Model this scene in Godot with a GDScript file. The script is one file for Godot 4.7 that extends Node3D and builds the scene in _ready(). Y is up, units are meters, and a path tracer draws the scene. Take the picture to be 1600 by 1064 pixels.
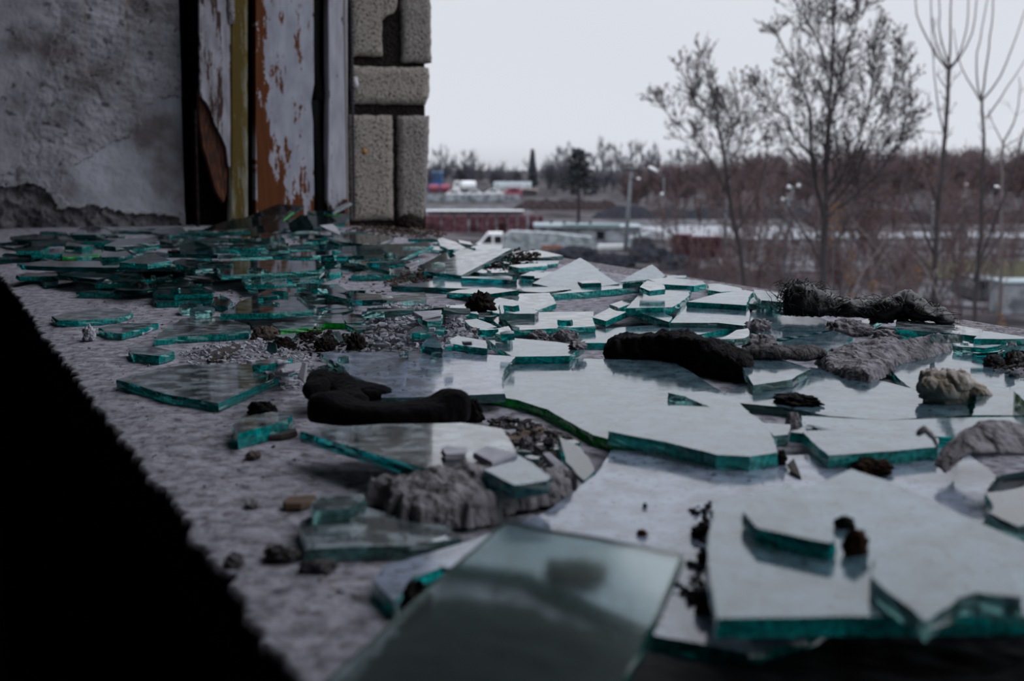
extends Node3D
# A smashed window: glass shards lie on a deep concrete sill, bare trees and a depot yard stand outside.
# World: y up, metres. The sill top is y = 0, the sill runs along -z, outdoors is +x; the ground outside is y = GROUND.

const GROUND := -7.4
var M := {}
var names := {}
var rng := RandomNumberGenerator.new()
var hf := Vector3(0.3894, 0, -0.92107)      # the heading of the yard outside (along) and its right hand (across)
var hr := Vector3(0.92107, 0, 0.3894)

# ------------------------------------------------------------------ naming and adding
func numbered(called: String) -> String:
	var n: int = names.get(called, -1) + 1
	names[called] = n
	return called if n == 0 else "%s_%03d" % [called, n]

func put(called: String, mesh: Mesh, mat: Material, parent: Node = null, at := Vector3.ZERO, turn := 0.0) -> MeshInstance3D:
	var o := MeshInstance3D.new()
	o.mesh = mesh
	if mat:
		o.material_override = mat
	o.position = at
	o.rotation.y = turn
	if parent == null or parent == self:
		o.name = numbered(called)
		add_child(o, true)
	else:
		var n := 0
		var want := called
		while parent.has_node(NodePath(want)):
			n += 1
			want = "%s_%03d" % [called, n]
		o.name = want
		parent.add_child(o, true)
	return o

func base(called: String, at := Vector3.ZERO, turn := 0.0) -> Node3D:
	var o := Node3D.new()
	o.name = numbered(called)
	o.position = at
	o.rotation.y = turn
	add_child(o, true)
	return o

func tag(o: Node, label: String, category: String, group := "", kind := "") -> Node:
	if label: o.set_meta("label", label)
	if category: o.set_meta("category", category)
	if group: o.set_meta("group", group)
	if kind: o.set_meta("kind", kind)
	return o

func structure(o: Node, label := "", category := "") -> Node:
	return tag(o, label, category, "", "structure")

func copy_of(thing: Node3D, at: Vector3, turn: float, label: String, group := "", size := 1.0) -> Node3D:
	var c: Node3D = thing.duplicate()
	c.name = numbered(String(thing.name).rstrip("0123456789").rstrip("_"))
	add_child(c, true)
	c.position = at
	c.rotation = Vector3(0, turn, 0)
	c.scale = Vector3.ONE * size
	c.set_meta("label", label)
	if group: c.set_meta("group", group)
	return c

func site(across: float, along: float, y := GROUND) -> Vector3:
	return hr * across + hf * along + Vector3(0, y, 0)

# ------------------------------------------------------------------ mesh helpers
func begin() -> SurfaceTool:
	var st := SurfaceTool.new()
	st.begin(Mesh.PRIMITIVE_TRIANGLES)
	return st

func tri(st: SurfaceTool, a: Vector3, b: Vector3, c: Vector3) -> void:
	st.add_vertex(a); st.add_vertex(b); st.add_vertex(c)

func quad(st: SurfaceTool, a: Vector3, b: Vector3, c: Vector3, d: Vector3) -> void:
	tri(st, a, b, c); tri(st, a, c, d)

func done(st: SurfaceTool, smooth := false) -> ArrayMesh:
	if smooth: st.index()
	st.generate_normals()
	return st.commit()

# a box with chamfered edges; clockwise faces
func add_box(st: SurfaceTool, c: Vector3, s: Vector3, bevel := 0.0, t := Transform3D.IDENTITY) -> void:
	var h := s / 2.0
	var b := minf(bevel, minf(h.x, minf(h.y, h.z)) * 0.9)
	st.set_smooth_group(-1)
	for axis in 3:
		var u := (axis + 1) % 3
		var v := (axis + 2) % 3
		for sg in [-1.0, 1.0]:
			var p := []
			for k in [[-1, -1], [1, -1], [1, 1], [-1, 1]]:
				var q := Vector3.ZERO
				q[axis] = sg * h[axis]
				q[u] = k[0] * (h[u] - b)
				q[v] = k[1] * (h[v] - b)
				p.append(t * (c + q))
			if sg > 0: quad(st, p[3], p[2], p[1], p[0])
			else: quad(st, p[0], p[1], p[2], p[3])
	if b <= 0.0: return
	for axis in 3:                                    # bevel strips along each axis
		var u := (axis + 1) % 3
		var v := (axis + 2) % 3
		for su in [-1.0, 1.0]:
			for sv in [-1.0, 1.0]:
				var p := []
				for k in [[-1.0, 0], [1.0, 0], [1.0, 1], [-1.0, 1]]:
					var q := Vector3.ZERO
					q[axis] = k[0] * (h[axis] - b)
					q[u] = su * (h[u] - (b if k[1] == 1 else 0.0))
					q[v] = sv * (h[v] - (b if k[1] == 0 else 0.0))
					p.append(t * (c + q))
				if su * sv > 0: quad(st, p[3], p[2], p[1], p[0])
				else: quad(st, p[0], p[1], p[2], p[3])
	for sx in [-1.0, 1.0]:
		for sy in [-1.0, 1.0]:
			for sz in [-1.0, 1.0]:
				var x := t * (c + Vector3(sx * h.x, sy * (h.y - b), sz * (h.z - b)))
				var y := t * (c + Vector3(sx * (h.x - b), sy * h.y, sz * (h.z - b)))
				var z := t * (c + Vector3(sx * (h.x - b), sy * (h.y - b), sz * h.z))
				if sx * sy * sz > 0: tri(st, x, z, y)
				else: tri(st, x, y, z)

func box_mesh(s: Vector3, bevel := 0.0, c := Vector3.ZERO) -> ArrayMesh:
	var st := begin()
	add_box(st, c, s, bevel)
	return done(st)

# tube along points with radii
func add_tube(st: SurfaceTool, pts: PackedVector3Array, radii: PackedFloat32Array, sides := 5, capped := false) -> void:
	var rings := []
	var ref := Vector3(0.31, 0.17, 0.93)
	for i in pts.size():
		var d := (pts[mini(i + 1, pts.size() - 1)] - pts[maxi(i - 1, 0)]).normalized()
		var a := d.cross(ref)
		if a.length() < 0.05: a = d.cross(Vector3(0.9, 0.1, -0.2))
		a = a.normalized()
		var b := d.cross(a)
		var ring := PackedVector3Array()
		for k in sides:
			var w := TAU * k / sides
			ring.append(pts[i] + (a * cos(w) + b * sin(w)) * radii[i])
		rings.append(ring)
	for i in pts.size() - 1:
		for k in sides:
			var k2 := (k + 1) % sides
			quad(st, rings[i][k2], rings[i + 1][k2], rings[i + 1][k], rings[i][k])
	if capped:
		for k in range(1, sides - 1):
			tri(st, rings[0][0], rings[0][k + 1], rings[0][k])
			var e: PackedVector3Array = rings[-1]
			tri(st, e[0], e[k], e[k + 1])

# a flat outline in the xy plane (counter-clockwise), extruded from z = 0 to z = depth
func add_prism(st: SurfaceTool, outline: PackedVector2Array, depth: float, t := Transform3D.IDENTITY) -> void:
	var o := outline
	if Geometry2D.is_polygon_clockwise(o): o.reverse()
	var idx := Geometry2D.triangulate_polygon(o)
	st.set_smooth_group(-1)
	for k in range(0, idx.size(), 3):
		var a := o[idx[k]]; var b := o[idx[k + 1]]; var c := o[idx[k + 2]]
		if (b - a).cross(c - a) < 0.0:
			var w := b; b = c; c = w
		tri(st, t * Vector3(a.x, a.y, depth), t * Vector3(c.x, c.y, depth), t * Vector3(b.x, b.y, depth))
		tri(st, t * Vector3(a.x, a.y, 0), t * Vector3(b.x, b.y, 0), t * Vector3(c.x, c.y, 0))
	for k in o.size():
		var a := o[k]; var b := o[(k + 1) % o.size()]
		quad(st, t * Vector3(a.x, a.y, 0), t * Vector3(a.x, a.y, depth), t * Vector3(b.x, b.y, depth), t * Vector3(b.x, b.y, 0))

func prism(outline: PackedVector2Array, depth: float) -> ArrayMesh:
	var st := begin()
	add_prism(st, outline, depth)
	return done(st)

# a lump: an icosphere-like ball, squashed and pushed about by noise
func lump(size: Vector3, rough: float, detail: int, seed_: int, freq := 2.0, sharp := 0.0, flat_base := -0.6) -> ArrayMesh:
	var n := FastNoiseLite.new()
	n.seed = seed_
	n.frequency = freq
	n.fractal_octaves = 5
	n.fractal_gain = 0.55
	var st := begin()
	st.set_smooth_group(-1 if detail < 12 else 0)
	var grid := []
	for i in detail + 1:
		var row := PackedVector3Array()
		var lat := PI * (float(i) / detail - 0.5)
		for j in detail * 2:
			var lon := TAU * j / (detail * 2.0)
			var d := Vector3(cos(lat) * cos(lon), sin(lat), cos(lat) * sin(lon))
			var r := 1.0 + rough * n.get_noise_3dv(d)
			if sharp > 0.0:
				r -= sharp * absf(n.get_noise_3dv(d * 2.3 + Vector3(7, 3, 1)))
			var p := d * r
			p.y = maxf(p.y, flat_base)
			row.append(p * size * 0.5)
		grid.append(row)
	var m := detail * 2
	for i in detail:
		for j in m:
			var j2 := (j + 1) % m
			if i > 0: tri(st, grid[i][j], grid[i][j2], grid[i + 1][j2])
			if i < detail - 1: tri(st, grid[i][j], grid[i + 1][j2], grid[i + 1][j])
	return done(st, detail >= 12)

# ------------------------------------------------------------------ textures and materials
func noise_tex(seed_: int, freq: float, colors: Array, stops: Array, octaves := 5, size := 512, kind := FastNoiseLite.TYPE_SIMPLEX_SMOOTH, warp := 0.0, normal := false, bump := 4.0) -> NoiseTexture2D:
	var n := FastNoiseLite.new()
	n.seed = seed_
	n.noise_type = kind
	n.frequency = freq
	n.fractal_octaves = octaves
	if warp > 0.0:
		n.domain_warp_enabled = true
		n.domain_warp_amplitude = warp
	var t := NoiseTexture2D.new()
	t.width = size
	t.height = size
	t.seamless = true
	t.noise = n
	if normal:
		t.as_normal_map = true
		t.bump_strength = bump
	elif colors.size():
		var g := Gradient.new()
		g.offsets = PackedFloat32Array(stops)
		g.colors = PackedColorArray(colors)
		t.color_ramp = g
	return t

func grey(v: float) -> Color:
	return Color(v, v, v)

func matte(color: Color, rough := 0.9, tex: Texture2D = null, scale := Vector3.ONE, spec := 0.5) -> StandardMaterial3D:
	var m := StandardMaterial3D.new()
	m.albedo_color = color
	m.roughness = rough
	m.metallic_specular = spec
	if tex:
		m.albedo_texture = tex
		m.uv1_triplanar = true
		m.uv1_world_triplanar = true
		m.uv1_scale = scale
	return m

func bumpy(m: StandardMaterial3D, tex: Texture2D, cm: float) -> StandardMaterial3D:
	m.heightmap_enabled = true
	m.heightmap_texture = tex
	m.heightmap_scale = cm
	return m

func glass(color: Color, body: float, rough: float, tex: Texture2D, scale := 9.0) -> StandardMaterial3D:
	var m := matte(Color(color, body), rough, tex, Vector3.ONE * scale)
	m.refraction_enabled = true
	m.refraction_scale = 0.05
	return m

func make_materials() -> void:
	var dust := noise_tex(11, 0.010, [grey(0.62), grey(0.80), grey(0.92), grey(1.0)], [0.0, 0.4, 0.62, 1.0], 6)
	var dust2 := noise_tex(14, 0.012, [grey(0.35), grey(0.55), grey(0.8), grey(1.0)], [0.0, 0.42, 0.6, 1.0], 6)
	var shine := noise_tex(15, 0.012, [grey(0.30), grey(0.55), grey(1.0)], [0.0, 0.5, 1.0], 5)
	var fract := noise_tex(16, 0.05, [grey(0.35), grey(0.7), grey(1.0)], [0.0, 0.5, 1.0], 3, 256)
	var specks := noise_tex(17, 0.045, [grey(0.38), grey(0.80), grey(1.0), grey(1.0)], [0.16, 0.25, 0.32, 1.0], 4)
	M.pale = glass(Color(0.53, 0.675, 0.75), 0.40, 0.16, dust)
	M.mid = glass(Color(0.86, 0.92, 0.95), 0.55, 0.10, dust2)
	M.lilac = glass(Color(0.69, 0.75, 0.85), 0.68, 0.2, dust)
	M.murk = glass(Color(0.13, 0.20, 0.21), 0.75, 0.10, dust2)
	M.dark = glass(Color(0.22, 0.36, 0.38), 0.45, 0.08, dust2)
	M.clear = glass(Color(0.80, 0.88, 0.87), 0.05, 0.10, null)
	M.dim = glass(Color(0.56, 0.65, 0.68), 0.32, 0.08, dust2)
	M.white = matte(Color(0.86, 0.86, 0.87), 0.35, dust, Vector3.ONE * 9)
	for k in ["pale", "mid", "dim", "dark", "lilac"]:
		if k != "dark":
			M[k].detail_enabled = true
			M[k].detail_blend_mode = BaseMaterial3D.BLEND_MODE_MUL
			M[k].detail_albedo = specks
		M[k].roughness_texture = shine
		M[k].roughness_texture_channel = BaseMaterial3D.TEXTURE_CHANNEL_RED
	M.e_teal = glass(Color(0.10, 0.97, 0.94), 0.40, 0.08, fract, 22)
	M.e_dark = glass(Color(0.07, 0.70, 0.72), 0.10, 0.10, fract, 22)
	M.e_bright = glass(Color(0.70, 1.0, 0.98), 0.12, 0.14, fract, 22)
	M.e_pale = glass(Color(0.60, 0.90, 0.88), 0.15, 0.2, fract, 22)
	M.e_green = glass(Color(0.03, 0.97, 0.34), 0.60, 0.2, fract, 22)
	M.e_glow = glass(Color(0.36, 1.0, 0.97), 0.55, 0.1, fract, 22)
	M.e_flake = null
	M.e_clear = glass(Color(0.10, 0.40, 0.36), 0.5, 0.1, fract, 22)
	M.pale.metallic_specular = 0.36
	M.lilac.metallic_specular = 0.36
	M.under = glass(Color(0.80, 0.90, 0.90), 0.5, 0.1, dust2)
	var grit := noise_tex(21, 0.020, [grey(0.6), grey(0.82), grey(0.92), grey(1.0)], [0.0, 0.38, 0.55, 1.0], 6)
	var grit_h := noise_tex(22, 0.030, [], [], 6)
	M.concrete = bumpy(matte(Color(0.69, 0.69, 0.735), 0.95, grit, Vector3.ONE * 7, 0.25), grit_h, 0.12)
	M.concrete.detail_enabled = true
	M.concrete.detail_blend_mode = BaseMaterial3D.BLEND_MODE_MUL
	M.concrete.detail_albedo = noise_tex(23, 0.03, [Color(0.70, 0.66, 0.64), Color(0.97, 0.95, 0.95), Color(1, 1, 1)], [0.22, 0.36, 1.0], 5)
	M.plaster = bumpy(matte(Color(0.80, 0.80, 0.84), 0.92, noise_tex(24, 0.006, [Color(0.55, 0.52, 0.5), Color(0.8, 0.8, 0.8), Color(1, 1, 1)], [0.2, 0.45, 1.0], 6), Vector3.ONE * 1.6, 0.3), grit_h, 0.3)
	M.plaster_new = bumpy(matte(Color(0.66, 0.69, 0.75), 0.92, noise_tex(25, 0.01, [grey(0.78), grey(1.0)], [0.2, 0.8], 5), Vector3.ONE * 2, 0.3), grit_h, 0.1)
	M.mortar = bumpy(matte(Color(0.62, 0.60, 0.62), 1.0, grit, Vector3.ONE * 8, 0.2), grit_h, 0.5)
	M.mortar_shaded = bumpy(matte(Color(0.16, 0.155, 0.16), 1.0, grit, Vector3.ONE * 8, 0.2), grit_h, 0.5)  # mortar darkened all over to carry the shade on the block's front
	M.joint = bumpy(matte(Color(0.20, 0.18, 0.17), 1.0, grit, Vector3.ONE * 9, 0.2), grit_h, 0.5)
	var pores := noise_tex(26, 0.05, [Color(0.28, 0.26, 0.24), Color(0.85, 0.84, 0.82), Color(1, 1, 1)], [0.24, 0.36, 1.0], 4)
	M.brick = bumpy(matte(Color(0.68, 0.655, 0.635), 0.95, pores, Vector3.ONE * 6, 0.25), grit_h, 0.16)
	M.brick_b = bumpy(matte(Color(0.63, 0.615, 0.605), 0.95, pores, Vector3.ONE * 7, 0.25), grit_h, 0.18)
	M.shade_black = matte(Color(0.07, 0.07, 0.075), 0.95, grit, Vector3.ONE * 2, 0.15)  # near-black: shade of the unlit room and frame recesses put into the colour
	M.black = matte(Color(0.035, 0.035, 0.04), 0.95)

# ------------------------------------------------------------------ glass shards
# pts: the corners of the top face relative to `at` (tenths of a millimetre), thick in tenths of a millimetre
func shard(called: String, at: Vector3, pts: Array, thick: float, face: String, edge: String, seed_: int, label: String, group := "") -> MeshInstance3D:
	var r := RandomNumberGenerator.new()
	r.seed = seed_ * 7919 + 13
	var top := PackedVector3Array()
	for k in range(0, pts.size(), 3):
		top.append(Vector3(pts[k], pts[k + 1], pts[k + 2]) * 0.0001)
	var c := Vector3.ZERO
	for p in top: c += p
	c /= top.size()
	var n := Vector3.ZERO
	for k in top.size(): n += (top[k] - c).cross(top[(k + 1) % top.size()] - c)
	n = n.normalized()
	if n.y < 0:
		n = -n
		top.reverse()
	# outline with small fracture steps along each edge
	var ring := PackedVector3Array()
	for k in top.size():
		var a := top[k]; var b := top[(k + 1) % top.size()]
		var len_ := a.distance_to(b)
		var side := n.cross(b - a).normalized()
		ring.append(a)
		var steps := clampi(int(len_ / 0.006), 1, 9)
		var bow := r.randf_range(-0.02, 0.02) * len_
		for j in range(1, steps):
			var f := float(j) / steps
			ring.append(a.lerp(b, f) + side * (bow * 4.0 * f * (1.0 - f) + r.randf_range(-0.00035, 0.00035)))
	var m := ring.size()
	var th := thick * 0.0001
	var ux := (top[1] - top[0]).normalized()
	var uy := n.cross(ux)
	var flat := PackedVector2Array()
	for p in ring: flat.append(Vector2(p.dot(ux), p.dot(uy)))
	var idx := Geometry2D.triangulate_polygon(flat)
	var st := begin()
	st.set_smooth_group(-1)
	var sb := begin()
	sb.set_smooth_group(-1)
	for k in range(0, idx.size(), 3):
		var a := ring[idx[k]]; var b := ring[idx[k + 1]]; var d := ring[idx[k + 2]]
		if (b - a).cross(d - a).dot(n) < 0.0:
			var w := b; b = d; d = w
		tri(st, a, d, b)
		tri(sb, a - n * th, b - n * th, d - n * th)
	sb.generate_normals()
	st.generate_normals()
	var clear := face == "clear"
	var mesh: ArrayMesh
	if not clear:
		mesh = sb.commit()
		st.commit(mesh)
	var se := begin()
	se.set_smooth_group(-1)
	var outward := -1.0 if _area(flat) > 0.0 else 1.0
	var mid := []
	for k in m:
		var a := ring[k]; var b := ring[(k + 1) % m]; var z := ring[(k + m - 1) % m]
		var side := n.cross((b - z)).normalized() * outward
		mid.append([a - n * th * r.randf_range(0.22, 0.5) + side * r.randf_range(-0.0002, 0.0007), a - n * th * r.randf_range(0.6, 0.85) + side * r.randf_range(-0.0001, 0.0008)])
	for k in m:
		var k2 := (k + 1) % m
		var cols := [[ring[k], mid[k][0], mid[k][1], ring[k] - n * th], [ring[k2], mid[k2][0], mid[k2][1], ring[k2] - n * th]]
		for j in 3:
			if outward < 0.0: quad(se, cols[0][j], cols[1][j], cols[1][j + 1], cols[0][j + 1])
			else: quad(se, cols[1][j], cols[0][j], cols[0][j + 1], cols[1][j + 1])
	se.generate_normals()
	if clear:
		mesh = se.commit()
		st.commit(mesh)
		sb.commit(mesh)
	else: se.commit(mesh)
	mesh.surface_set_material(0, M.e_clear if clear else M.under if edge != "flake" else M[face])
	mesh.surface_set_material(1, M[face])
	mesh.surface_set_material(2, M.clear if clear else M["e_" + edge])
	var o := put(called, mesh, null, null, at)
	tag(o, label, "glass shard", group)
	return o

func _area(p: PackedVector2Array) -> float:
	var s := 0.0
	for k in p.size(): s += p[k].cross(p[(k + 1) % p.size()])
	return s

# ------------------------------------------------------------------ camera, sky, exposure
func _ready() -> void:
	rng.seed = 4711
	var cam := Camera3D.new()
	cam.name = "camera"
	cam.fov = 27.188
	cam.near = 0.02
	cam.far = 2000.0
	cam.position = Vector3(0, 0.12, 0)
	cam.rotation_degrees = Vector3(-7.4325, -22.9177, 0)
	var lens := CameraAttributesPhysical.new()
	lens.frustum_focal_length = 49.62
	lens.frustum_focus_distance = 0.92
	lens.frustum_near = 0.02
	lens.frustum_far = 2000.0
	lens.exposure_aperture = 17.0
	cam.attributes = lens
	add_child(cam)
	cam.current = true
	var around := WorldEnvironment.new()
	around.name = "environment"
	var env := Environment.new()
	env.background_mode = Environment.BG_SKY
	env.sky = Sky.new()
	env.sky.sky_material = overcast()
	env.tonemap_mode = Environment.TONE_MAPPER_LINEAR
	env.tonemap_exposure = 1.0
	env.sdfgi_enabled = true
	env.ssao_enabled = true
	env.ssil_enabled = true
	around.environment = env
	add_child(around)
	make_materials()
	build_room()
	build_reveal()
	build_sill()
	build_debris()
	build_shards()
	build_yard()
	build_trees()

# an even overcast: flat near the horizon, brighter towards the zenith; grey ground glow below
func overcast() -> PanoramaSkyMaterial:
	var im := Image.create_empty(512, 256, false, Image.FORMAT_RGBF)
	var n := FastNoiseLite.new()
	n.seed = 2
	n.frequency = 1.1
	n.fractal_octaves = 4
	for y in 256:
		var up := sin(PI * (0.5 - (y + 0.5) / 256.0))
		for x in 512:
			var a := TAU * (x + 0.5) / 512.0
			var l := 0.73 + 1.75 * maxf(up - 0.11, 0.0)
			if up < 0.0: l = 0.60
			else: l *= 1.0 + 0.05 * n.get_noise_3d(cos(a) * sqrt(1.0 - up * up), up * 3.0, sin(a) * sqrt(1.0 - up * up))
			im.set_pixel(x, y, Color(l * 0.965, l, l * 1.085))
	var m := PanoramaSkyMaterial.new()
	m.panorama = ImageTexture.create_from_image(im)
	return m

# ------------------------------------------------------------------ the room and the wall round the window
const ZR := -2.46            # plane of the far reveal
const XI := 0.077            # inner edge of the sill
const XO := 0.87             # outer face of the wall

func slab(called: String, lo: Vector3, hi: Vector3, mat: Material, label: String, category: String) -> void:
	structure(put(called, box_mesh(hi - lo, 0.0), mat, null, (lo + hi) / 2.0), label, category)

func build_room() -> void:
	slab("floor", Vector3(-4.0, -1.1, -4.6), Vector3(XI, -0.9, 3.2), M.shade_black, "floor of the room, its unlit darkness painted near-black", "floor")
	slab("ceiling", Vector3(-4.0, 2.15, -4.6), Vector3(XO, 2.35, 3.2), M.shade_black, "ceiling above the window, shade painted near-black", "ceiling")
	slab("wall_back", Vector3(-4.2, -1.1, -4.6), Vector3(-4.0, 2.35, 3.2), M.shade_black, "wall facing the window, shade painted near-black", "wall")
	slab("wall_left", Vector3(-4.0, -0.9, -4.8), Vector3(XI, 2.15, -4.6), M.shade_black, "wall at the far end of the room, shade painted near-black", "wall")
	slab("wall_right", Vector3(-4.0, -0.9, 3.2), Vector3(XO, 2.15, 3.4), M.shade_black, "wall behind the viewer, shade painted near-black", "wall")
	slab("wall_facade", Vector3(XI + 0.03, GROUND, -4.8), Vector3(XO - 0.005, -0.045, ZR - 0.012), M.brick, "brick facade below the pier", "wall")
	slab("wall_window", Vector3(XI + 0.03, GROUND, ZR - 0.012), Vector3(0.715, -0.045, 3.2), M.shade_black, "dark wall below the sill", "wall")
	slab("wall_pier", Vector3(XI, -0.045, -4.8), Vector3(XO - 0.02, 2.15, ZR - 0.16), M.shade_black, "wall beyond the far side of the window", "wall")
	slab("wall_near", Vector3(XI, -0.045, 1.1), Vector3(XO, 2.15, 3.2), M.shade_black, "wall on the near side of the window", "wall")
	slab("wall_lintel", Vector3(XI, 1.9, ZR - 0.13), Vector3(XO, 2.15, 1.1), M.shade_black, "wall above the window", "wall")

func build_sill() -> void:
	var n := FastNoiseLite.new()
	n.seed = 5
	n.frequency = 18.0
	n.fractal_octaves = 5
	var e := FastNoiseLite.new()
	e.seed = 9
	e.frequency = 26.0
	e.fractal_octaves = 4
	var st := begin()
	st.set_smooth_group(0)
	var rows := []
	var z := 1.1
	var zs := PackedFloat32Array()
	while z > ZR - 0.12:
		zs.append(z)
		z -= 0.05 if z > -0.2 else 0.004 if z > -0.9 else 0.009
	zs.append(ZR - 0.13)
	var nx := 110
	for zz in zs:
		var row := PackedVector3Array()
		var ragged := XI + 0.0045 * e.get_noise_2d(zz, 0.0) + 0.003 * e.get_noise_2d(zz * 3.0, 5.0)
		row.append(Vector3(ragged + 0.012, -0.05, zz))
		row.append(Vector3(ragged + 0.004 + 0.004 * e.get_noise_2d(zz * 2.0, 9.0), -0.02, zz))
		row.append(Vector3(ragged, -0.007 + 0.003 * e.get_noise_2d(zz * 4.0, 19.0), zz))
		for i in nx + 1:
			var f := float(i) / nx
			var x := ragged + 0.0015 + (0.665 - ragged) * f * (0.35 + 0.65 * f)
			var y := 0.0007 * n.get_noise_2d(x, zz) + 0.0004 * n.get_noise_2d(x * 4.0, zz * 4.0)
			if f < 0.08: y -= (0.08 - f) / 0.08 * 0.0022 * (1.0 + n.get_noise_2d(zz * 2.0, 3.0))
			row.append(Vector3(x, y, zz))
		row.append(Vector3(0.672, -0.02, zz))
		rows.append(row)
	for i in rows.size() - 1:
		for j in rows[0].size() - 1:
			quad(st, rows[i][j], rows[i + 1][j], rows[i + 1][j + 1], rows[i][j + 1])
	var o := put("sill", done(st, true), M.concrete)
	structure(o, "rough bare concrete window sill covered with broken glass", "window sill")
	var led := box_mesh(Vector3(0.08, 0.03, 1.1 - ZR + 0.13), 0.003)
	var l := put("ledge", led, M.mortar, null, Vector3(0.70, -0.019, (1.1 + ZR - 0.13) / 2.0))
	structure(l, "pale outer ledge beyond the glass", "ledge")

# ------------------------------------------------------------------ the far side of the window: plaster, old frame boards, brick
# a sheet of plaster in the plane z = ZR, pushed in and out by depth(x, y)
func relief(x0: float, x1: float, y0: float, y1: float, nx: int, ny: int, back: float, depth: Callable, tint: Variant = null) -> ArrayMesh:
	var st := begin()
	st.set_smooth_group(0)
	var g := []
	var shades := []
	for i in ny + 1:
		var row := PackedVector3Array()
		var y := lerpf(y0, y1, float(i) / ny)
		row.append(Vector3(x0, y, -back))
		for j in nx + 1:
			var x := lerpf(x0, x1, float(j) / nx)
			row.append(Vector3(x, y, depth.call(x, y)))
		row.append(Vector3(x1, y, -back))
		g.append(row)
		var cs := PackedColorArray()
		for q in row: cs.append(tint.call(q.x, y) if tint != null else Color.WHITE)
		shades.append(cs)
	for i in ny:
		for j in nx + 2:
			for k in [[i, j], [i + 1, j], [i + 1, j + 1], [i, j], [i + 1, j + 1], [i, j + 1]]:
				st.set_color(shades[k[0]][k[1]])
				st.add_vertex(g[k[0]][k[1]])
	return done(st, true)

# a board whose outline lies in the xy plane, with a paint picture laid over its front (u across, v down)
func board_mesh(outline: PackedVector2Array, depth: float, box: Rect2, bevel := 0.0) -> ArrayMesh:
	var o := outline
	if Geometry2D.is_polygon_clockwise(o): o.reverse()
	var st := begin()
	st.set_smooth_group(-1)
	var inner := o
	if bevel > 0.0:
		var off := Geometry2D.offset_polygon(o, -bevel)
		if off.size() == 1 and off[0].size() == o.size():
			inner = off[0]
			if Geometry2D.is_polygon_clockwise(inner): inner.reverse()
			var best := 0
			for k in inner.size():
				if inner[k].distance_to(o[0]) < inner[best].distance_to(o[0]): best = k
			var turned := PackedVector2Array()
			for k in inner.size(): turned.append(inner[(k + best) % inner.size()])
			inner = turned
	var uv := func(p: Vector2) -> Vector2: return Vector2((p.x - box.position.x) / box.size.x, 1.0 - (p.y - box.position.y) / box.size.y)
	var idx := Geometry2D.triangulate_polygon(inner)
	for k in range(0, idx.size(), 3):
		var a := inner[idx[k]]; var b := inner[idx[k + 1]]; var c := inner[idx[k + 2]]
		if (b - a).cross(c - a) < 0.0:
			var w := b; b = c; c = w
		for p in [a, c, b]:
			st.set_uv(uv.call(p)); st.add_vertex(Vector3(p.x, p.y, 0))
	for k in o.size():
		var a := o[k]; var b := o[(k + 1) % o.size()]
		var ia := inner[k] if inner.size() == o.size() else a
		var ib := inner[(k + 1) % o.size()] if inner.size() == o.size() else b
		if bevel > 0.0:
			for p in [[ia, 0.0], [ib, 0.0], [b, -bevel], [ia, 0.0], [b, -bevel], [a, -bevel]]:
				st.set_uv(uv.call(p[0])); st.add_vertex(Vector3(p[0].x, p[0].y, p[1]))
		for p in [[a, -bevel], [b, -bevel], [b, -depth], [a, -bevel], [b, -depth], [a, -depth]]:
			st.set_uv(uv.call(p[0])); st.add_vertex(Vector3(p[0].x, p[0].y, p[1]))
	return done(st)

# old paint over wood, as colour: bare(u, v) says how bare the wood is, streaks run down the grain
func paint_picture(w: int, h: int, seed_: int, wood_a: Color, wood_b: Color, paint_a: Color, paint_b: Color, bare: Callable) -> ImageTexture:
	var n := FastNoiseLite.new()
	n.seed = seed_
	n.frequency = 1.0
	n.fractal_octaves = 5
	var f := FastNoiseLite.new()
	f.seed = seed_ + 1
	f.frequency = 1.0
	f.fractal_octaves = 3
	var im := Image.create_empty(w, h, false, Image.FORMAT_RGB8)
	for y in h:
		var v := float(y) / h
		for x in w:
			var u := float(x) / w
			var chip := n.get_noise_2d(u * 3.0, v * 4.0) * 0.6 + n.get_noise_2d(u * 11.0, v * 9.0 + 40.0) * 0.42 + n.get_noise_2d(u * 28.0, v * 40.0 + 90.0) * 0.22
			var grain := f.get_noise_2d(u * 22.0, v * 3.0) * 0.5 + 0.5
			var dirt := n.get_noise_2d(u * 3.0 + 9.0, v * 6.0 + 70.0) * 0.5 + 0.5
			var s := smoothstep(-0.05, 0.07, chip - bare.call(u, v))
			im.set_pixel(x, y, wood_a.lerp(wood_b, grain).lerp(paint_a.lerp(paint_b, clampf(dirt * 1.3 - 0.2 + (grain - 0.5) * 0.35, 0.0, 1.0)), s))
	return ImageTexture.create_from_image(im)

func painted(tex: Texture2D, cm := 0.08) -> StandardMaterial3D:
	var m := StandardMaterial3D.new()
	m.albedo_texture = tex
	m.roughness = 0.8
	m.metallic_specular = 0.3
	return bumpy(m, tex, cm)

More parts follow.
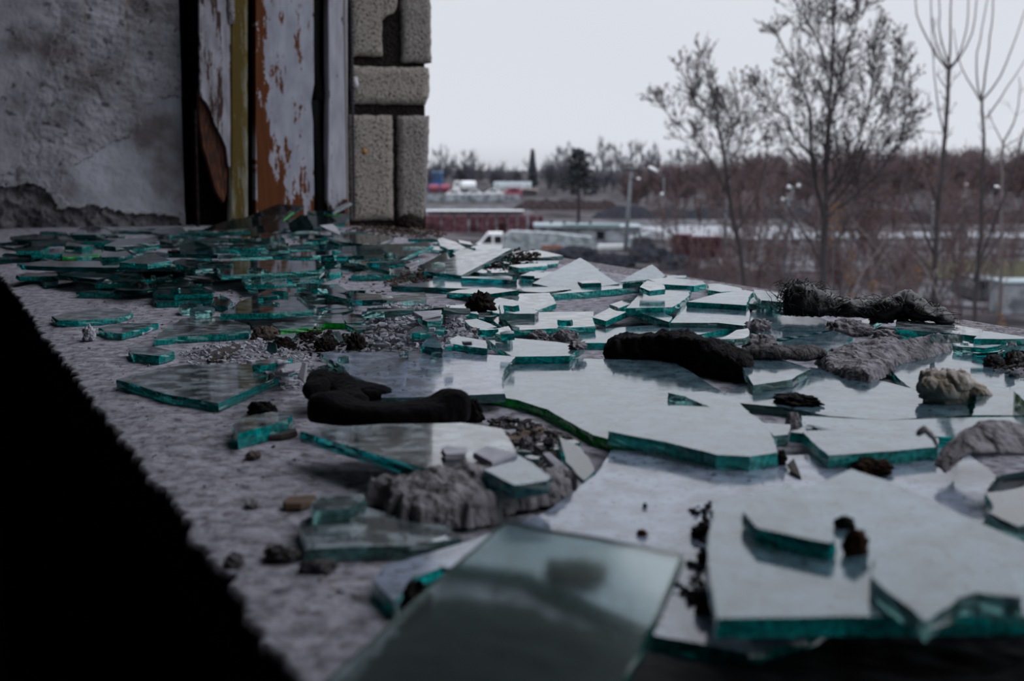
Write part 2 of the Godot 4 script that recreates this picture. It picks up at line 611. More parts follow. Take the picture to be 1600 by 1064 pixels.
# a brick: front relief with worn edges; right_side gives the width (0..1) at each height (0..1)
func brick_mesh(w: float, h: float, depth: float, seed_: int, right_side: Array = [], wear := 0.005) -> ArrayMesh:
	var n := FastNoiseLite.new()
	n.seed = seed_
	n.frequency = 60.0
	n.fractal_octaves = 4
	var e := FastNoiseLite.new()
	e.seed = seed_ + 50
	e.frequency = 22.0
	e.fractal_octaves = 4
	var nx := maxi(int(w / 0.0045), 8)
	var ny := maxi(int(h / 0.0045), 8)
	var st := begin()
	st.set_smooth_group(0)
	var g := []
	for i in ny + 1:
		var v := float(i) / ny
		var full := 1.0
		for k in right_side.size() - 1:
			if v >= right_side[k][0] and v <= right_side[k + 1][0]:
				full = lerpf(right_side[k][1], right_side[k + 1][1], (v - right_side[k][0]) / maxf(right_side[k + 1][0] - right_side[k][0], 0.0001))
		var row := PackedVector3Array()
		for j in nx + 1:
			var u := float(j) / nx
			var x := u * w * full
			var y := v * h
			var d := minf(minf(x, w * full - x), minf(y, h - y))
			var nn := n.get_noise_2d(x, y)
			var z := 0.0007 * nn + 0.002 * e.get_noise_2d(x * 0.6, y * 0.6)
			z -= wear * pow(maxf(1.0 - d / (wear * 1.6), 0.0), 2.0) * (0.8 + 1.2 * maxf(e.get_noise_2d(x + 3.0, y), 0.0))
			if i == 0 or i == ny: y += 0.0022 * e.get_noise_2d(x * 2.0, v * 9.0)
			if j == 0 or j == nx: x += 0.0022 * e.get_noise_2d(u * 9.0 + 4.0, y * 2.0)
			row.append(Vector3(x, y, z))
		g.append(row)
	for i in ny:
		for j in nx:
			quad(st, g[i][j], g[i + 1][j], g[i + 1][j + 1], g[i][j + 1])
	var rim := []
	for j in nx: rim.append(g[0][j])
	for i in ny: rim.append(g[i][nx])
	for j in nx: rim.append(g[ny][nx - j])
	for i in ny: rim.append(g[ny - i][0])
	for k in rim.size():
		var a: Vector3 = rim[k]
		var b: Vector3 = rim[(k + 1) % rim.size()]
		quad(st, a, b, Vector3(b.x, b.y, -depth), Vector3(a.x, a.y, -depth))
	return done(st, true)

func build_reveal() -> void:
	var n := FastNoiseLite.new()
	n.seed = 31
	n.frequency = 9.0
	n.fractal_octaves = 5
	var ridged := FastNoiseLite.new()
	ridged.seed = 33
	ridged.frequency = 13.0
	ridged.fractal_type = FastNoiseLite.FRACTAL_RIDGED
	ridged.fractal_octaves = 4
	# the outline below which the crust has fallen off and the smooth lower coat shows
	var bare := PackedVector2Array([Vector2(0.2254, 0.0620), Vector2(0.2399, 0.0915), Vector2(0.2526, 0.1041), Vector2(0.2789, 0.1189), Vector2(0.3108, 0.1402), Vector2(0.3449, 0.1553), Vector2(0.3665, 0.1683), Vector2(0.3649, 0.1843), Vector2(0.3817, 0.2113), Vector2(0.4055, 0.2223), Vector2(0.4464, 0.2230), Vector2(0.4405, 0.0214), Vector2(0.3121, 0.0289), Vector2(0.2498, 0.0298)])
	var rubble := PackedVector2Array([Vector2(0.0720, 0.0717), Vector2(0.1304, 0.0670), Vector2(0.1555, 0.0731), Vector2(0.1905, 0.0749), Vector2(0.2120, 0.0568), Vector2(0.2242, 0.0302), Vector2(0.2811, 0.0379), Vector2(0.3330, 0.0231), Vector2(0.4294, 0.0161), Vector2(0.4281, -0.0279), Vector2(0.0677, -0.0194)])
	var sound := PackedVector2Array([Vector2(0.0879, 0.4082), Vector2(0.2295, 0.4151), Vector2(0.2362, 0.3335), Vector2(0.2132, 0.2606), Vector2(0.1802, 0.1876), Vector2(0.1613, 0.0939), Vector2(0.0721, 0.0737)])
	var xe := 0.4383
	var depth := func(x: float, y: float) -> float:
		var p := Vector2(x, y) + Vector2(n.get_noise_2d(x * 6.0, y * 6.0), n.get_noise_2d(x * 6.0 + 30.0, y * 6.0)) * 0.006
		var z := 0.0015 * n.get_noise_2d(x, y)
		if Geometry2D.is_point_in_polygon(p, rubble):
			z += -0.012 + 0.014 * n.get_noise_2d(x * 2.2, y * 2.2) + 0.005 * ridged.get_noise_2d(x * 2.0, y * 2.0)
		elif Geometry2D.is_point_in_polygon(p, bare):
			z += -0.004 + 0.0004 * n.get_noise_2d(x * 8.0, y * 8.0)
		elif Geometry2D.is_point_in_polygon(p, sound):
			z += 0.0016 + 0.0008 * n.get_noise_2d(x * 2.0, y * 2.0)
		else:
			z += 0.0022 * n.get_noise_2d(x * 2.5, y * 4.0) - 0.0028 * maxf(ridged.get_noise_2d(x * 1.1, y * 1.1) - 0.35, 0.0)
			z += 0.0012 * n.get_noise_2d(x * 9.0, y * 9.0)
		return z
	
	# what the coats are made of: dirty rubble, old dirty crust, clean lower coat, thin rust runs
	var tint := func(x: float, y: float) -> Color:
		var p := Vector2(x, y) + Vector2(n.get_noise_2d(x * 6.0, y * 6.0), n.get_noise_2d(x * 6.0 + 30.0, y * 6.0)) * 0.006
		if Geometry2D.is_point_in_polygon(p, rubble): return Color(0.36, 0.34, 0.33) * (1.0 + 0.7 * n.get_noise_2d(x * 3.0, y * 3.0))
		if Geometry2D.is_point_in_polygon(p, bare): return Color(0.98, 1.0, 1.04)
		var c := Color(0.86, 0.85, 0.84) * (1.0 + 0.25 * n.get_noise_2d(x * 1.5, y * 1.5))
		var spot := ridged.get_noise_2d(x * 1.1, y * 1.1) * 0.6 + n.get_noise_2d(x * 5.0 + 3.0, y * 5.0)
		c = c.lerp(Color(0.30, 0.29, 0.29), smoothstep(0.50, 0.85, spot))
		for run in [0.2802, 0.3504]:
			c = c.lerp(Color(0.62, 0.46, 0.30), 0.45 * exp(-pow((x - run - 0.004 * n.get_noise_1d(y * 9.0)) / 0.0035, 2.0)) * smoothstep(0.18, 0.36, y))
		return c
	var plaster: StandardMaterial3D = M.plaster.duplicate()
	plaster.vertex_color_use_as_albedo = true
	var wall := put("wall_reveal", relief(XI, xe, -0.06, 0.46, 230, 330, 0.13, depth, tint), plaster, null, Vector3(0, 0, ZR - 0.055))
	structure(wall, "cracked and flaking grey plaster on the far side of the window", "wall")
	var upper := func(x: float, y: float) -> float: return 0.002 * n.get_noise_2d(x, y)
	put("upper_plaster", relief(XI, xe, 0.46, 1.7, 40, 90, 0.13, upper), M.plaster, wall)
	var xr := PackedVector3Array()
	# the slot between plaster and frame, its recess shade put into the colour
	slab("wall_slot", Vector3(xe, -0.045, ZR - 0.16), Vector3(0.4546, 1.7, ZR - 0.09), M.shade_black, "slot between plaster and window frame, its shade painted near-black", "wall")
	# --- frame boards
	var frame := base("window_1", Vector3(0, 0, ZR))
	structure(frame, "remains of an old wooden window frame with peeling white, yellow and brown paint", "window frame")
	var y0 := -0.01
	var hh := 0.44
	var brown := Color(0.47, 0.28, 0.16)
	var brown2 := Color(0.34, 0.19, 0.11)
	var white := Color(0.74, 0.75, 0.80)
	var dirty := Color(0.52, 0.51, 0.54)
	var p3 := painted(paint_picture(128, 512, 3, brown, brown2, white, Color(0.60, 0.61, 0.66), func(u, v): return 0.62 * (smoothstep(0.34, 0.04, u) * (0.7 + 0.5 * v) + smoothstep(0.52, 1.0, v) * (1.25 - 0.85 * u)) - 0.30))
	var p1 := painted(paint_picture(96, 512, 5, Color(0.34, 0.27, 0.25), Color(0.27, 0.2, 0.18), Color(0.74, 0.74, 0.78), dirty, func(u, v): return -0.06 - 0.5 * smoothstep(0.68, 0.86, u) - 0.12 * v))
	var p2 := painted(paint_picture(64, 512, 8, Color(0.44, 0.34, 0.10), Color(0.33, 0.31, 0.20), Color(0.40, 0.40, 0.34), Color(0.62, 0.60, 0.55), func(u, v): return 0.42 - 0.5 * smoothstep(0.5, 1.0, v) - 0.55 * smoothstep(0.45, 0.9, u)))
	var p4 := painted(paint_picture(64, 512, 12, Color(0.10, 0.09, 0.10), Color(0.2, 0.15, 0.13), Color(0.78, 0.78, 0.82), Color(0.64, 0.64, 0.68), func(u, v): return -0.52 + 0.75 * smoothstep(0.80, 1.0, v)))
	var wood := matte(Color(0.52, 0.27, 0.06), 0.6, noise_tex(41, 0.02, [Color(0.35, 0.28, 0.22), Color(1, 1, 1)], [0.25, 0.8], 4), Vector3(26, 2.5, 26))
	var b1 := PackedVector2Array([Vector2(0.4626, 0.4476), Vector2(0.5158, 0.4504), Vector2(0.5067, 0.1013), Vector2(0.5035, 0.1057), Vector2(0.5010, 0.1354), Vector2(0.4937, 0.1540), Vector2(0.4822, 0.1769), Vector2(0.4762, 0.1964), Vector2(0.4700, 0.2104), Vector2(0.4637, 0.2179), Vector2(0.4583, 0.2221)])
	put("board", board_mesh(b1, 0.012, Rect2(0.4546, y0, 0.055, hh), 0.001), p1, frame, Vector3(0, 0, 0.010))
	var b1w := PackedVector2Array([Vector2(0.4587, 0.2340), Vector2(0.5091, 0.2349), Vector2(0.5045, 0.0593), Vector2(0.4962, 0.0394), Vector2(0.4834, 0.0595), Vector2(0.4755, 0.0926), Vector2(0.4635, 0.1364), Vector2(0.4582, 0.1799)])
	put("torn_board", board_mesh(b1w, 0.02, Rect2(0.4546, y0, 0.055, hh), 0.001), wood, frame, Vector3(0, 0, -0.004))
	put("backing_board", box_mesh(Vector3(0.7230 - 0.4546, 1.76, 0.03), 0.001), M.shade_black, frame, Vector3((0.7230 + 0.4546) / 2.0, 0.84, -0.06))
	put("inner_strip", box_mesh(Vector3(0.004, 0.20, 0.012), 0.001), M.joint, frame, Vector3(0.4503, 0.10, 0.0))
	var b2 := PackedVector2Array([Vector2(0.5158, 0.4504), Vector2(0.5478, 0.4520), Vector2(0.5411, 0.2246), Vector2(0.5369, 0.0087), Vector2(0.5032, 0.0093), Vector2(0.5096, 0.1694), Vector2(0.5108, 0.2567)])
	put("board", board_mesh(b2, 0.02, Rect2(0.5085, y0, 0.034, hh), 0.004), p2, frame, Vector3(0, 0, 0.006))
	put("caulking", lump(Vector3(0.014, 0.10, 0.012), 0.5, 14, 7, 3.0), M.mortar, frame, Vector3(0.5141, 0.375, 0.008))
	var b3 := PackedVector2Array([Vector2(0.5611, 0.4527), Vector2(0.6638, 0.4581), Vector2(0.6602, 0.3264), Vector2(0.6599, 0.2488), Vector2(0.6535, 0.2153), Vector2(0.6563, 0.1818), Vector2(0.6563, 0.0578), Vector2(0.6525, -0.0218), Vector2(0.5498, -0.0196)])
	put("board", board_mesh(b3, 0.03, Rect2(0.5543, y0, 0.107, hh), 0.0015), p3, frame, Vector3(0, 0, 0.004))
	var b4 := PackedVector2Array([Vector2(0.6868, 0.4593), Vector2(0.7228, 0.4612), Vector2(0.7156, -0.0001), Vector2(0.6776, 0.0006), Vector2(0.6837, 0.2157)])
	put("board", board_mesh(b4, 0.03, Rect2(0.6806, y0, 0.043, hh), 0.0015), p4, frame, Vector3(0, 0, 0.010))
	put("bead", box_mesh(Vector3(0.004, 1.76, 0.006), 0.0015), matte(Color(0.62, 0.60, 0.58), 0.8), frame, Vector3(0.7159, 0.84, 0.0085))
	for k in 9:
		var st := begin()
		var pts := PackedVector3Array()
		var rad := PackedFloat32Array()
		for j in 5:
			pts.append(Vector3(0.6712 + 0.004 * sin(k * 2.1 + j * 1.3), 0.02 + k * 0.2 + j * 0.05, -0.02 + 0.003 * cos(k + j)))
			rad.append(0.009 + 0.002 * sin(k * 3.0 + j * 2.0))
		add_tube(st, pts, rad, 7, true)
		put("packing", done(st), M.black, frame)
	put("lower_strip", box_mesh(Vector3(0.008, 0.05, 0.01), 0.001), wood, frame, Vector3(0.7088, 0.02, 0.02))
	# --- a twisted cable down the joint
	var cable := begin()
	for s in 2:
		var pts := PackedVector3Array()
		var rad := PackedFloat32Array()
		for k in 420:
			var y := 0.01 + k * 0.004
			pts.append(Vector3(0.0016 * cos(y * 420.0 + s * PI), y, 0.0016 * sin(y * 420.0 + s * PI)))
			rad.append(0.0017)
		add_tube(cable, pts, rad, 6)
	tag(put("cable", done(cable, true), matte(Color(0.22, 0.22, 0.25), 0.6), null, Vector3(0.7272, 0, ZR + 0.012)), "thin dark twisted cable hanging between the frame and the bricks", "cable")
	tag(put("cable_clip", lump(Vector3(0.012, 0.024, 0.012), 0.35, 12, 17, 2.0), M.white, null, Vector3(0.7325, 0.2491, ZR + 0.012)), "small white clip on the cable beside the middle brick", "clip")
	# --- the brick pier
	var pier := put("wall_brick", box_mesh(Vector3(0.8722 - 0.7242, 1.76, 0.118), 0.002), M.joint, null, Vector3((0.8722 + 0.7242) / 2.0, 0.83, ZR - 0.071))
	structure(pier, "outer edge of the wall in pale sand-lime brick with dark recessed joints", "wall")
	var at := func(px: Vector2) -> Vector3: return Vector3(px.x, px.y, ZR) - pier.position
	put("brick", brick_mesh(0.8156 - 0.7301, 0.4080 - 0.2994, 0.1, 1, [[0.0, 0.66], [0.58, 0.67], [0.66, 0.76], [0.72, 0.95], [0.85, 1.0], [1.0, 1.0]]), M.brick, pier, at.call(Vector2(0.7321, 0.2985)))
	put("brick", brick_mesh(0.8809 - 0.8242, 0.4117 - 0.2903, 0.1, 2), M.brick_b, pier, at.call(Vector2(0.8254, 0.2897)))
	put("brick", brick_mesh(0.8784 - 0.7301, 0.2823 - 0.2152, 0.1, 3, [[0.0, 0.94], [0.2, 0.99], [1.0, 1.0]], 0.007), M.brick, pier, at.call(Vector2(0.7308, 0.2142)))
	put("brick", brick_mesh(0.8095 - 0.7289, 0.1942 - 0.0048, 0.1, 4, [], 0.007), M.brick, pier, at.call(Vector2(0.7264, 0.0054)))
	put("brick", brick_mesh(0.8796 - 0.8180, 0.1940 - 0.0056, 0.1, 5, [[0.0, 0.80], [0.12, 0.86], [0.3, 0.92], [1.0, 1.0]], 0.007), M.brick_b, pier, at.call(Vector2(0.8162, 0.0062)))
	put("mortar_lump", lump(Vector3(0.05, 0.035, 0.03), 0.5, 16, 9, 2.5), M.joint, pier, at.call(Vector2(0.8359, -0.0024)))
	put("pebble", lump(Vector3(0.009, 0.012, 0.006), 0.3, 12, 3, 2.0), matte(Color(0.68, 0.50, 0.22), 0.7), pier, at.call(Vector2(0.7522, 0.1291)))
	var y := 0.4163
	var k := 10
	while y < 1.6:
		put("brick", brick_mesh(0.8784 - 0.7301, 0.066, 0.1, k), M.brick, pier, at.call(Vector2(0.7301, y)))
		put("brick", brick_mesh(0.8095 - 0.7301, 0.18, 0.1, k + 1), M.brick_b, pier, at.call(Vector2(0.7301, y + 0.082)))
		put("brick", brick_mesh(0.8796 - 0.8180, 0.18, 0.1, k + 2), M.brick, pier, at.call(Vector2(0.8180, y + 0.082)))
		y += 0.28
		k += 3

# ------------------------------------------------------------------ mortar, plaster, cloth and other debris on the sill
# a crust: a rough heap inside an outline on the sill (x, z in metres), thick in the middle and ragged at its border
func crust(outline: PackedVector2Array, y: float, thick: float, rough: float, cell: float, seed_: int, edge := 0.008, freq := 70.0) -> ArrayMesh:
	var n := FastNoiseLite.new()
	n.seed = seed_
	n.frequency = freq
	n.fractal_octaves = 5
	n.fractal_gain = 0.6
	var lo := outline[0]
	var hi := outline[0]
	for p in outline:
		lo = lo.min(p)
		hi = hi.max(p)
	lo -= Vector2.ONE * cell * 2.0
	var nx := int((hi.x - lo.x) / cell) + 4
	var nz := int((hi.y - lo.y) / cell) + 4
	var st := begin()
	st.set_smooth_group(0)
	var g := []
	var ins := []
	for i in nz:
		var row := PackedVector3Array()
		var flags := []
		for j in nx:
			var p := lo + Vector2(j, i) * cell
			var w := p + Vector2(n.get_noise_2d(p.x * 1.3, p.y * 1.3), n.get_noise_2d(p.x * 1.3 + 9.0, p.y * 1.3)) * edge * 0.5
			var inside := Geometry2D.is_point_in_polygon(w, outline)
			var h := 0.0
			if inside:
				var d := 1e9
				for k in outline.size():
					d = minf(d, w.distance_to(Geometry2D.get_closest_point_to_segment(w, outline[k], outline[(k + 1) % outline.size()])))
				h = thick * (0.35 + 0.65 * sqrt(clampf(d / edge, 0.0, 1.0))) * (1.0 + rough * n.get_noise_2d(p.x, p.y)) + 0.0009 * n.get_noise_2d(p.x * 6.0, p.y * 6.0)
			flags.append(inside)
			row.append(Vector3(p.x, y + (h if inside else -0.0005), p.y))
		g.append(row)
		ins.append(flags)
	for i in nz - 1:
		for j in nx - 1:
			if ins[i][j] or ins[i + 1][j] or ins[i][j + 1] or ins[i + 1][j + 1]:
				quad(st, g[i][j], g[i][j + 1], g[i + 1][j + 1], g[i + 1][j])
	return done(st, true)

# a roll along base points: [point, half width, height]; boxy > 0 squares its section
func roll(spine: Array, sides: int, boxy: float, rough: float, seed_: int, freq := 60.0, sub := 8) -> ArrayMesh:
	var n := FastNoiseLite.new()
	n.seed = seed_
	n.frequency = freq
	n.fractal_octaves = 5
	n.fractal_gain = 0.6
	var curve := Curve3D.new()
	for s in spine: curve.add_point(s[0])
	var st := begin()
	st.set_smooth_group(0)
	var rings := []
	var count := (spine.size() - 1) * sub
	for i in count + 1:
		var f := float(i) / sub
		var k := mini(int(f), spine.size() - 2)
		var u := f - k
		u = u * u * (3.0 - 2.0 * u)
		var p: Vector3 = (spine[k][0] as Vector3).lerp(spine[k + 1][0], f - k)
		var w: float = lerpf(spine[k][1], spine[k + 1][1], u)
		var h: float = lerpf(spine[k][2], spine[k + 1][2], u)
		var dir: Vector3 = ((spine[k + 1][0] as Vector3) - (spine[k][0] as Vector3)).normalized()
		if k + 2 < spine.size(): dir = dir.lerp(((spine[k + 2][0] as Vector3) - (spine[k + 1][0] as Vector3)).normalized(), (f - k) * 0.5).normalized()
		var side := Vector3.UP.cross(dir).normalized()
		var end := minf(1.0, minf(i, count - i) / 2.5)
		end = sqrt(maxf(end, 0.02))
		var ring := PackedVector3Array()
		for s in sides:
			var a := TAU * s / sides
			var c := cos(a)
			var q := sin(a)
			var e := 1.0 / (1.0 + boxy)
			c = signf(c) * pow(absf(c), e)
			q = signf(q) * pow(absf(q), e)
			var v := p + side * c * w * end + Vector3.UP * (h * 0.5 + q * h * 0.5 * end)
			var push := rough * n.get_noise_3dv(v)
			v += (side * c + Vector3.UP * q).normalized() * push
			v.y = maxf(v.y, p.y - 0.001)
			ring.append(v)
		rings.append(ring)
	for i in count:
		for s in sides:
			var s2 := (s + 1) % sides
			quad(st, rings[i][s], rings[i][s2], rings[i + 1][s2], rings[i + 1][s])
	for e in [0, count]:
		var mid := Vector3.ZERO
		for v in rings[e]: mid += v
		mid /= sides
		for s in sides:
			var s2 := (s + 1) % sides
			if e == 0: tri(st, mid, rings[e][s2], rings[e][s])
			else: tri(st, mid, rings[e][s], rings[e][s2])
	return done(st, true)

func clod(called: String, at: Vector3, size: Vector3, rough: float, sharp: float, seed_: int, mat: String, label: String, category: String) -> void:
	var o := put(called, lump(size, rough, 22, seed_, 1.7, sharp, -0.5), M[mat], null, at + Vector3(0, size.y * 0.25, 0), seed_ * 0.7)
	tag(o, label, category)

func flake(called: String, at: Vector3, pts: Array, thick: float, mat: String, seed_: int, label: String, category: String) -> void:
	M["e_flake"] = M[mat]
	var o := shard(called, at, pts, thick, mat, "flake", seed_, label)
	o.set_meta("category", category)
	M["e_flake"] = M.plaster

# one flake of plaster, a few millimetres across
func flake_mesh(seed_: int) -> ArrayMesh:
	var r := RandomNumberGenerator.new()
	r.seed = seed_
	var k := r.randi_range(4, 6)
	var st := begin()
	st.set_smooth_group(-1)
	var top := PackedVector3Array()
	var low := PackedVector3Array()
	for i in k:
		var a := TAU * (i + r.randf_range(-0.3, 0.3)) / k
		var d := r.randf_range(0.6, 1.1)
		top.append(Vector3(cos(a) * d, 0.16 + r.randf_range(-0.06, 0.08), sin(a) * d * 0.7))
		low.append(Vector3(cos(a) * d * 1.05, -0.16 + r.randf_range(-0.05, 0.05), sin(a) * d * 0.75))
	for i in k:
		var j := (i + 1) % k
		if i > 0 and i < k - 1:
			tri(st, top[0], top[i], top[i + 1])
			tri(st, low[0], low[i + 1], low[i])
		quad(st, top[i], low[i], low[j], top[j])
	return done(st)

# loose crumbs: many flakes scattered inside an outline (x, z), as one object that nobody could count
func crumbs(called: String, outline: PackedVector2Array, y: float, count: int, smallest: float, largest: float, seed_: int, mat: Material, label: String, heap := 0.004) -> void:
	var r := RandomNumberGenerator.new()
	r.seed = seed_
	var lo := outline[0]
	var hi := outline[0]
	for p in outline:
		lo = lo.min(p)
		hi = hi.max(p)
	var st := begin()
	var kinds := []
	for k in 6: kinds.append(flake_mesh(seed_ + k))
	var c := Vector2.ZERO
	for p in outline: c += p / outline.size()
	var made := 0
	while made < count:
		var p := Vector2(r.randf_range(lo.x, hi.x), r.randf_range(lo.y, hi.y))
		if not Geometry2D.is_point_in_polygon(p, outline): continue
		made += 1
		var s := lerpf(smallest, largest, pow(r.randf(), 2.5))
		var d := 1e9
		for k in outline.size():
			d = minf(d, p.distance_to(Geometry2D.get_closest_point_to_segment(p, outline[k], outline[(k + 1) % outline.size()])))
		var up := heap * clampf(d / 0.012, 0.0, 1.0) * r.randf()
		var b := Basis.from_euler(Vector3(r.randf_range(-0.5, 0.5), r.randf() * TAU, r.randf_range(-0.5, 0.5))).scaled_local(Vector3(s, s * r.randf_range(0.7, 1.6), s))
		st.append_from(kinds[made % 6], 0, Transform3D(b, Vector3(p.x, y + up + s * 0.2, p.y)))
	var o := put(called, st.commit(), mat)
	tag(o, label, "crumbs", "", "stuff")

func flat(points: Array) -> PackedVector2Array:
	var o := PackedVector2Array()
	for p in points: o.append(Vector2(p.x, p.z))
	return o

func build_debris() -> void:
	var grit_h: Texture2D = M.mortar.heightmap_texture
	var grit: Texture2D = M.mortar.albedo_texture
	M.soil = bumpy(matte(Color(0.42, 0.37, 0.35), 1.0, grit, Vector3.ONE * 9, 0.2), grit_h, 0.5)
	M.soildark = bumpy(matte(Color(0.22, 0.195, 0.18), 1.0, grit, Vector3.ONE * 9, 0.2), grit_h, 0.5)
	M.mortardark = bumpy(matte(Color(0.40, 0.385, 0.39), 1.0, grit, Vector3.ONE * 9, 0.2), grit_h, 0.5)
	M.char = bumpy(matte(Color(0.16, 0.15, 0.15), 0.95, grit, Vector3.ONE * 9, 0.25), grit_h, 0.5)
	M.chardark = bumpy(matte(Color(0.17, 0.13, 0.125), 0.95, grit, Vector3.ONE * 9, 0.25), grit_h, 0.5)
	M.rust = bumpy(matte(Color(0.40, 0.26, 0.20), 0.95, grit, Vector3.ONE * 9, 0.25), grit_h, 0.4)
	M.rustdark = bumpy(matte(Color(0.24, 0.15, 0.09), 0.9, grit, Vector3.ONE * 9, 0.25), grit_h, 0.4)
	M.moss = bumpy(matte(Color(0.22, 0.15, 0.10), 1.0, grit, Vector3.ONE * 14, 0.2), grit_h, 0.8)
	M.wood = matte(Color(0.42, 0.33, 0.26), 0.85, grit, Vector3(4, 20, 20))
	M.wooddark = matte(Color(0.25, 0.21, 0.19), 0.85, grit, Vector3(4, 20, 20))
	M.foam = bumpy(matte(Color(0.76, 0.73, 0.71), 0.95, noise_tex(51, 0.012, [Color(0.82, 0.78, 0.70), Color(1, 1, 1)], [0.25, 0.55], 4), Vector3.ONE * 9, 0.3), grit_h, 0.15)
	M.felt = bumpy(matte(Color(0.075, 0.075, 0.08), 1.0, grit, Vector3.ONE * 12, 0.1), grit_h, 0.15)
	M.felt.rim_enabled = true
	M.felt.rim = 0.25
	M.e_flake = M.plaster
	M.fibre = matte(Color(0.06, 0.06, 0.065), 0.45)
	# the mortar block across the middle, its shaded front put into the dark colour
	var block := roll([[Vector3(0.3689, 0.0000, -0.7351), 0.004, 0.010], [Vector3(0.3759, 0.0000, -0.7322), 0.008, 0.0155], [Vector3(0.3866, 0.0000, -0.7220), 0.010, 0.0170], [Vector3(0.3989, 0.0000, -0.7058), 0.011, 0.0195], [Vector3(0.4058, 0.0000, -0.6816), 0.010, 0.0190], [Vector3(0.4044, 0.0000, -0.6521), 0.009, 0.0165], [Vector3(0.4052, -0.0000, -0.6328), 0.006, 0.0120]], 26, 1.2, 0.0055, 3, 75.0, 11)
	tag(put("mortar_block", block, M.mortar_shaded), "long dark block of old mortar standing on edge behind the big pale slab", "mortar block")
	# its thin rough tail running right into the mortar strip
	var tail := roll([[Vector3(0.4197, 0.0080, -0.6704), 0.006, 0.006], [Vector3(0.4301, 0.0080, -0.6605), 0.009, 0.008], [Vector3(0.4465, 0.0080, -0.6536), 0.008, 0.007], [Vector3(0.4689, 0.0080, -0.6551), 0.006, 0.006]], 16, 0.6, 0.004, 5, 70.0, 8)
	tag(put("mortar_tail", tail, M.mortardark), "thin rough ridge of mortar between the dark block and the grey strip", "mortar")
	var strip := crust(flat([Vector3(0.4667, 0.0100, -0.6575), Vector3(0.4878, 0.0100, -0.6749), Vector3(0.5365, 0.0100, -0.7052), Vector3(0.5498, 0.0100, -0.7063), Vector3(0.5464, 0.0100, -0.6877), Vector3(0.5878, 0.0100, -0.7040), Vector3(0.5753, 0.0100, -0.6755), Vector3(0.5409, 0.0100, -0.6524), Vector3(0.4994, 0.0100, -0.6325), Vector3(0.4713, 0.0100, -0.6073), Vector3(0.4493, 0.0100, -0.5897), Vector3(0.4444, 0.0100, -0.6014), Vector3(0.4518, 0.0100, -0.6311)]), 0.004, 0.0075, 0.7, 0.0014, 12, 0.010, 30.0)
	tag(put("mortar_strip", strip, M.mortar), "broad strip of rough grey mortar behind the mossy pale slab", "mortar strip")
	var big := crust(flat([Vector3(0.1394, 0.0000, -0.4570), Vector3(0.1538, 0.0000, -0.4711), Vector3(0.1735, 0.0000, -0.4702), Vector3(0.1938, 0.0000, -0.4584), Vector3(0.2097, 0.0000, -0.4433), Vector3(0.1965, 0.0000, -0.4319), Vector3(0.1783, 0.0000, -0.4217), Vector3(0.1606, 0.0000, -0.4117), Vector3(0.1477, 0.0000, -0.4121), Vector3(0.1405, 0.0000, -0.4306)]), 0.0025, 0.0125, 0.45, 0.0010, 21, 0.028, 30.0)
	tag(put("concrete_lump", big, M.mortar), "large rough lump of grey concrete in the foreground left of the lilac slab", "concrete lump")
	# the black rag
	var rag := base("rag")
	tag(rag, "crumpled black felt rag lying on the tilted dark slab", "rag")
	put("fold", roll([[Vector3(0.1565, 0.0060, -0.5915), 0.006, 0.012], [Vector3(0.1608, 0.0060, -0.5832), 0.011, 0.0135], [Vector3(0.1706, 0.0060, -0.5726), 0.011, 0.010], [Vector3(0.1849, 0.0060, -0.5635), 0.012, 0.0095], [Vector3(0.1984, 0.0060, -0.5609), 0.012, 0.010], [Vector3(0.2093, 0.0060, -0.5627), 0.011, 0.0145], [Vector3(0.2168, 0.0060, -0.5644), 0.007, 0.0135]], 24, 0.5, 0.0016, 8, 30.0, 10), M.felt, rag)
	put("fold", roll([[Vector3(0.1652, 0.0060, -0.6296), 0.005, 0.009], [Vector3(0.1768, 0.0060, -0.6516), 0.008, 0.012], [Vector3(0.1834, 0.0060, -0.6527), 0.008, 0.0105], [Vector3(0.1830, 0.0060, -0.6221), 0.006, 0.007], [Vector3(0.1829, 0.0060, -0.6076), 0.004, 0.005]], 20, 0.4, 0.0025, 9, 45.0, 9), M.felt, rag)
	put("flap", roll([[Vector3(0.1907, 0.0060, -0.6746), 0.006, 0.005], [Vector3(0.1911, 0.0060, -0.6495), 0.009, 0.006], [Vector3(0.1973, 0.0060, -0.6350), 0.009, 0.006], [Vector3(0.1971, 0.0060, -0.6274), 0.006, 0.004]], 16, 0.6, 0.0016, 10, 40.0, 8), M.felt, rag)
	# the bundle of black fibres at the rim
	var bundle := base("fibre_bundle")
	tag(bundle, "tangled bundle of black tarry fibres lying along the outer rim", "fibre bundle")
	var spine := [[Vector3(0.5688, 0.0080, -0.8451), 0.010, 0.020], [Vector3(0.5742, 0.0080, -0.8340), 0.016, 0.0235], [Vector3(0.5868, 0.0080, -0.8287), 0.014, 0.0185], [Vector3(0.5993, 0.0080, -0.8234), 0.012, 0.0125], [Vector3(0.6111, 0.0080, -0.8097), 0.012, 0.0115], [Vector3(0.6231, 0.0080, -0.8004), 0.013, 0.0150], [Vector3(0.6370, 0.0080, -0.7902), 0.013, 0.0165], [Vector3(0.6392, 0.0080, -0.7725), 0.010, 0.0110], [Vector3(0.6424, 0.0080, -0.7549), 0.005, 0.0030]]
	put("core", roll(spine, 26, 0.0, 0.0075, 13, 45.0, 9), M.fibre, bundle)
	var r := RandomNumberGenerator.new()
	r.seed = 77
	var hairs := begin()
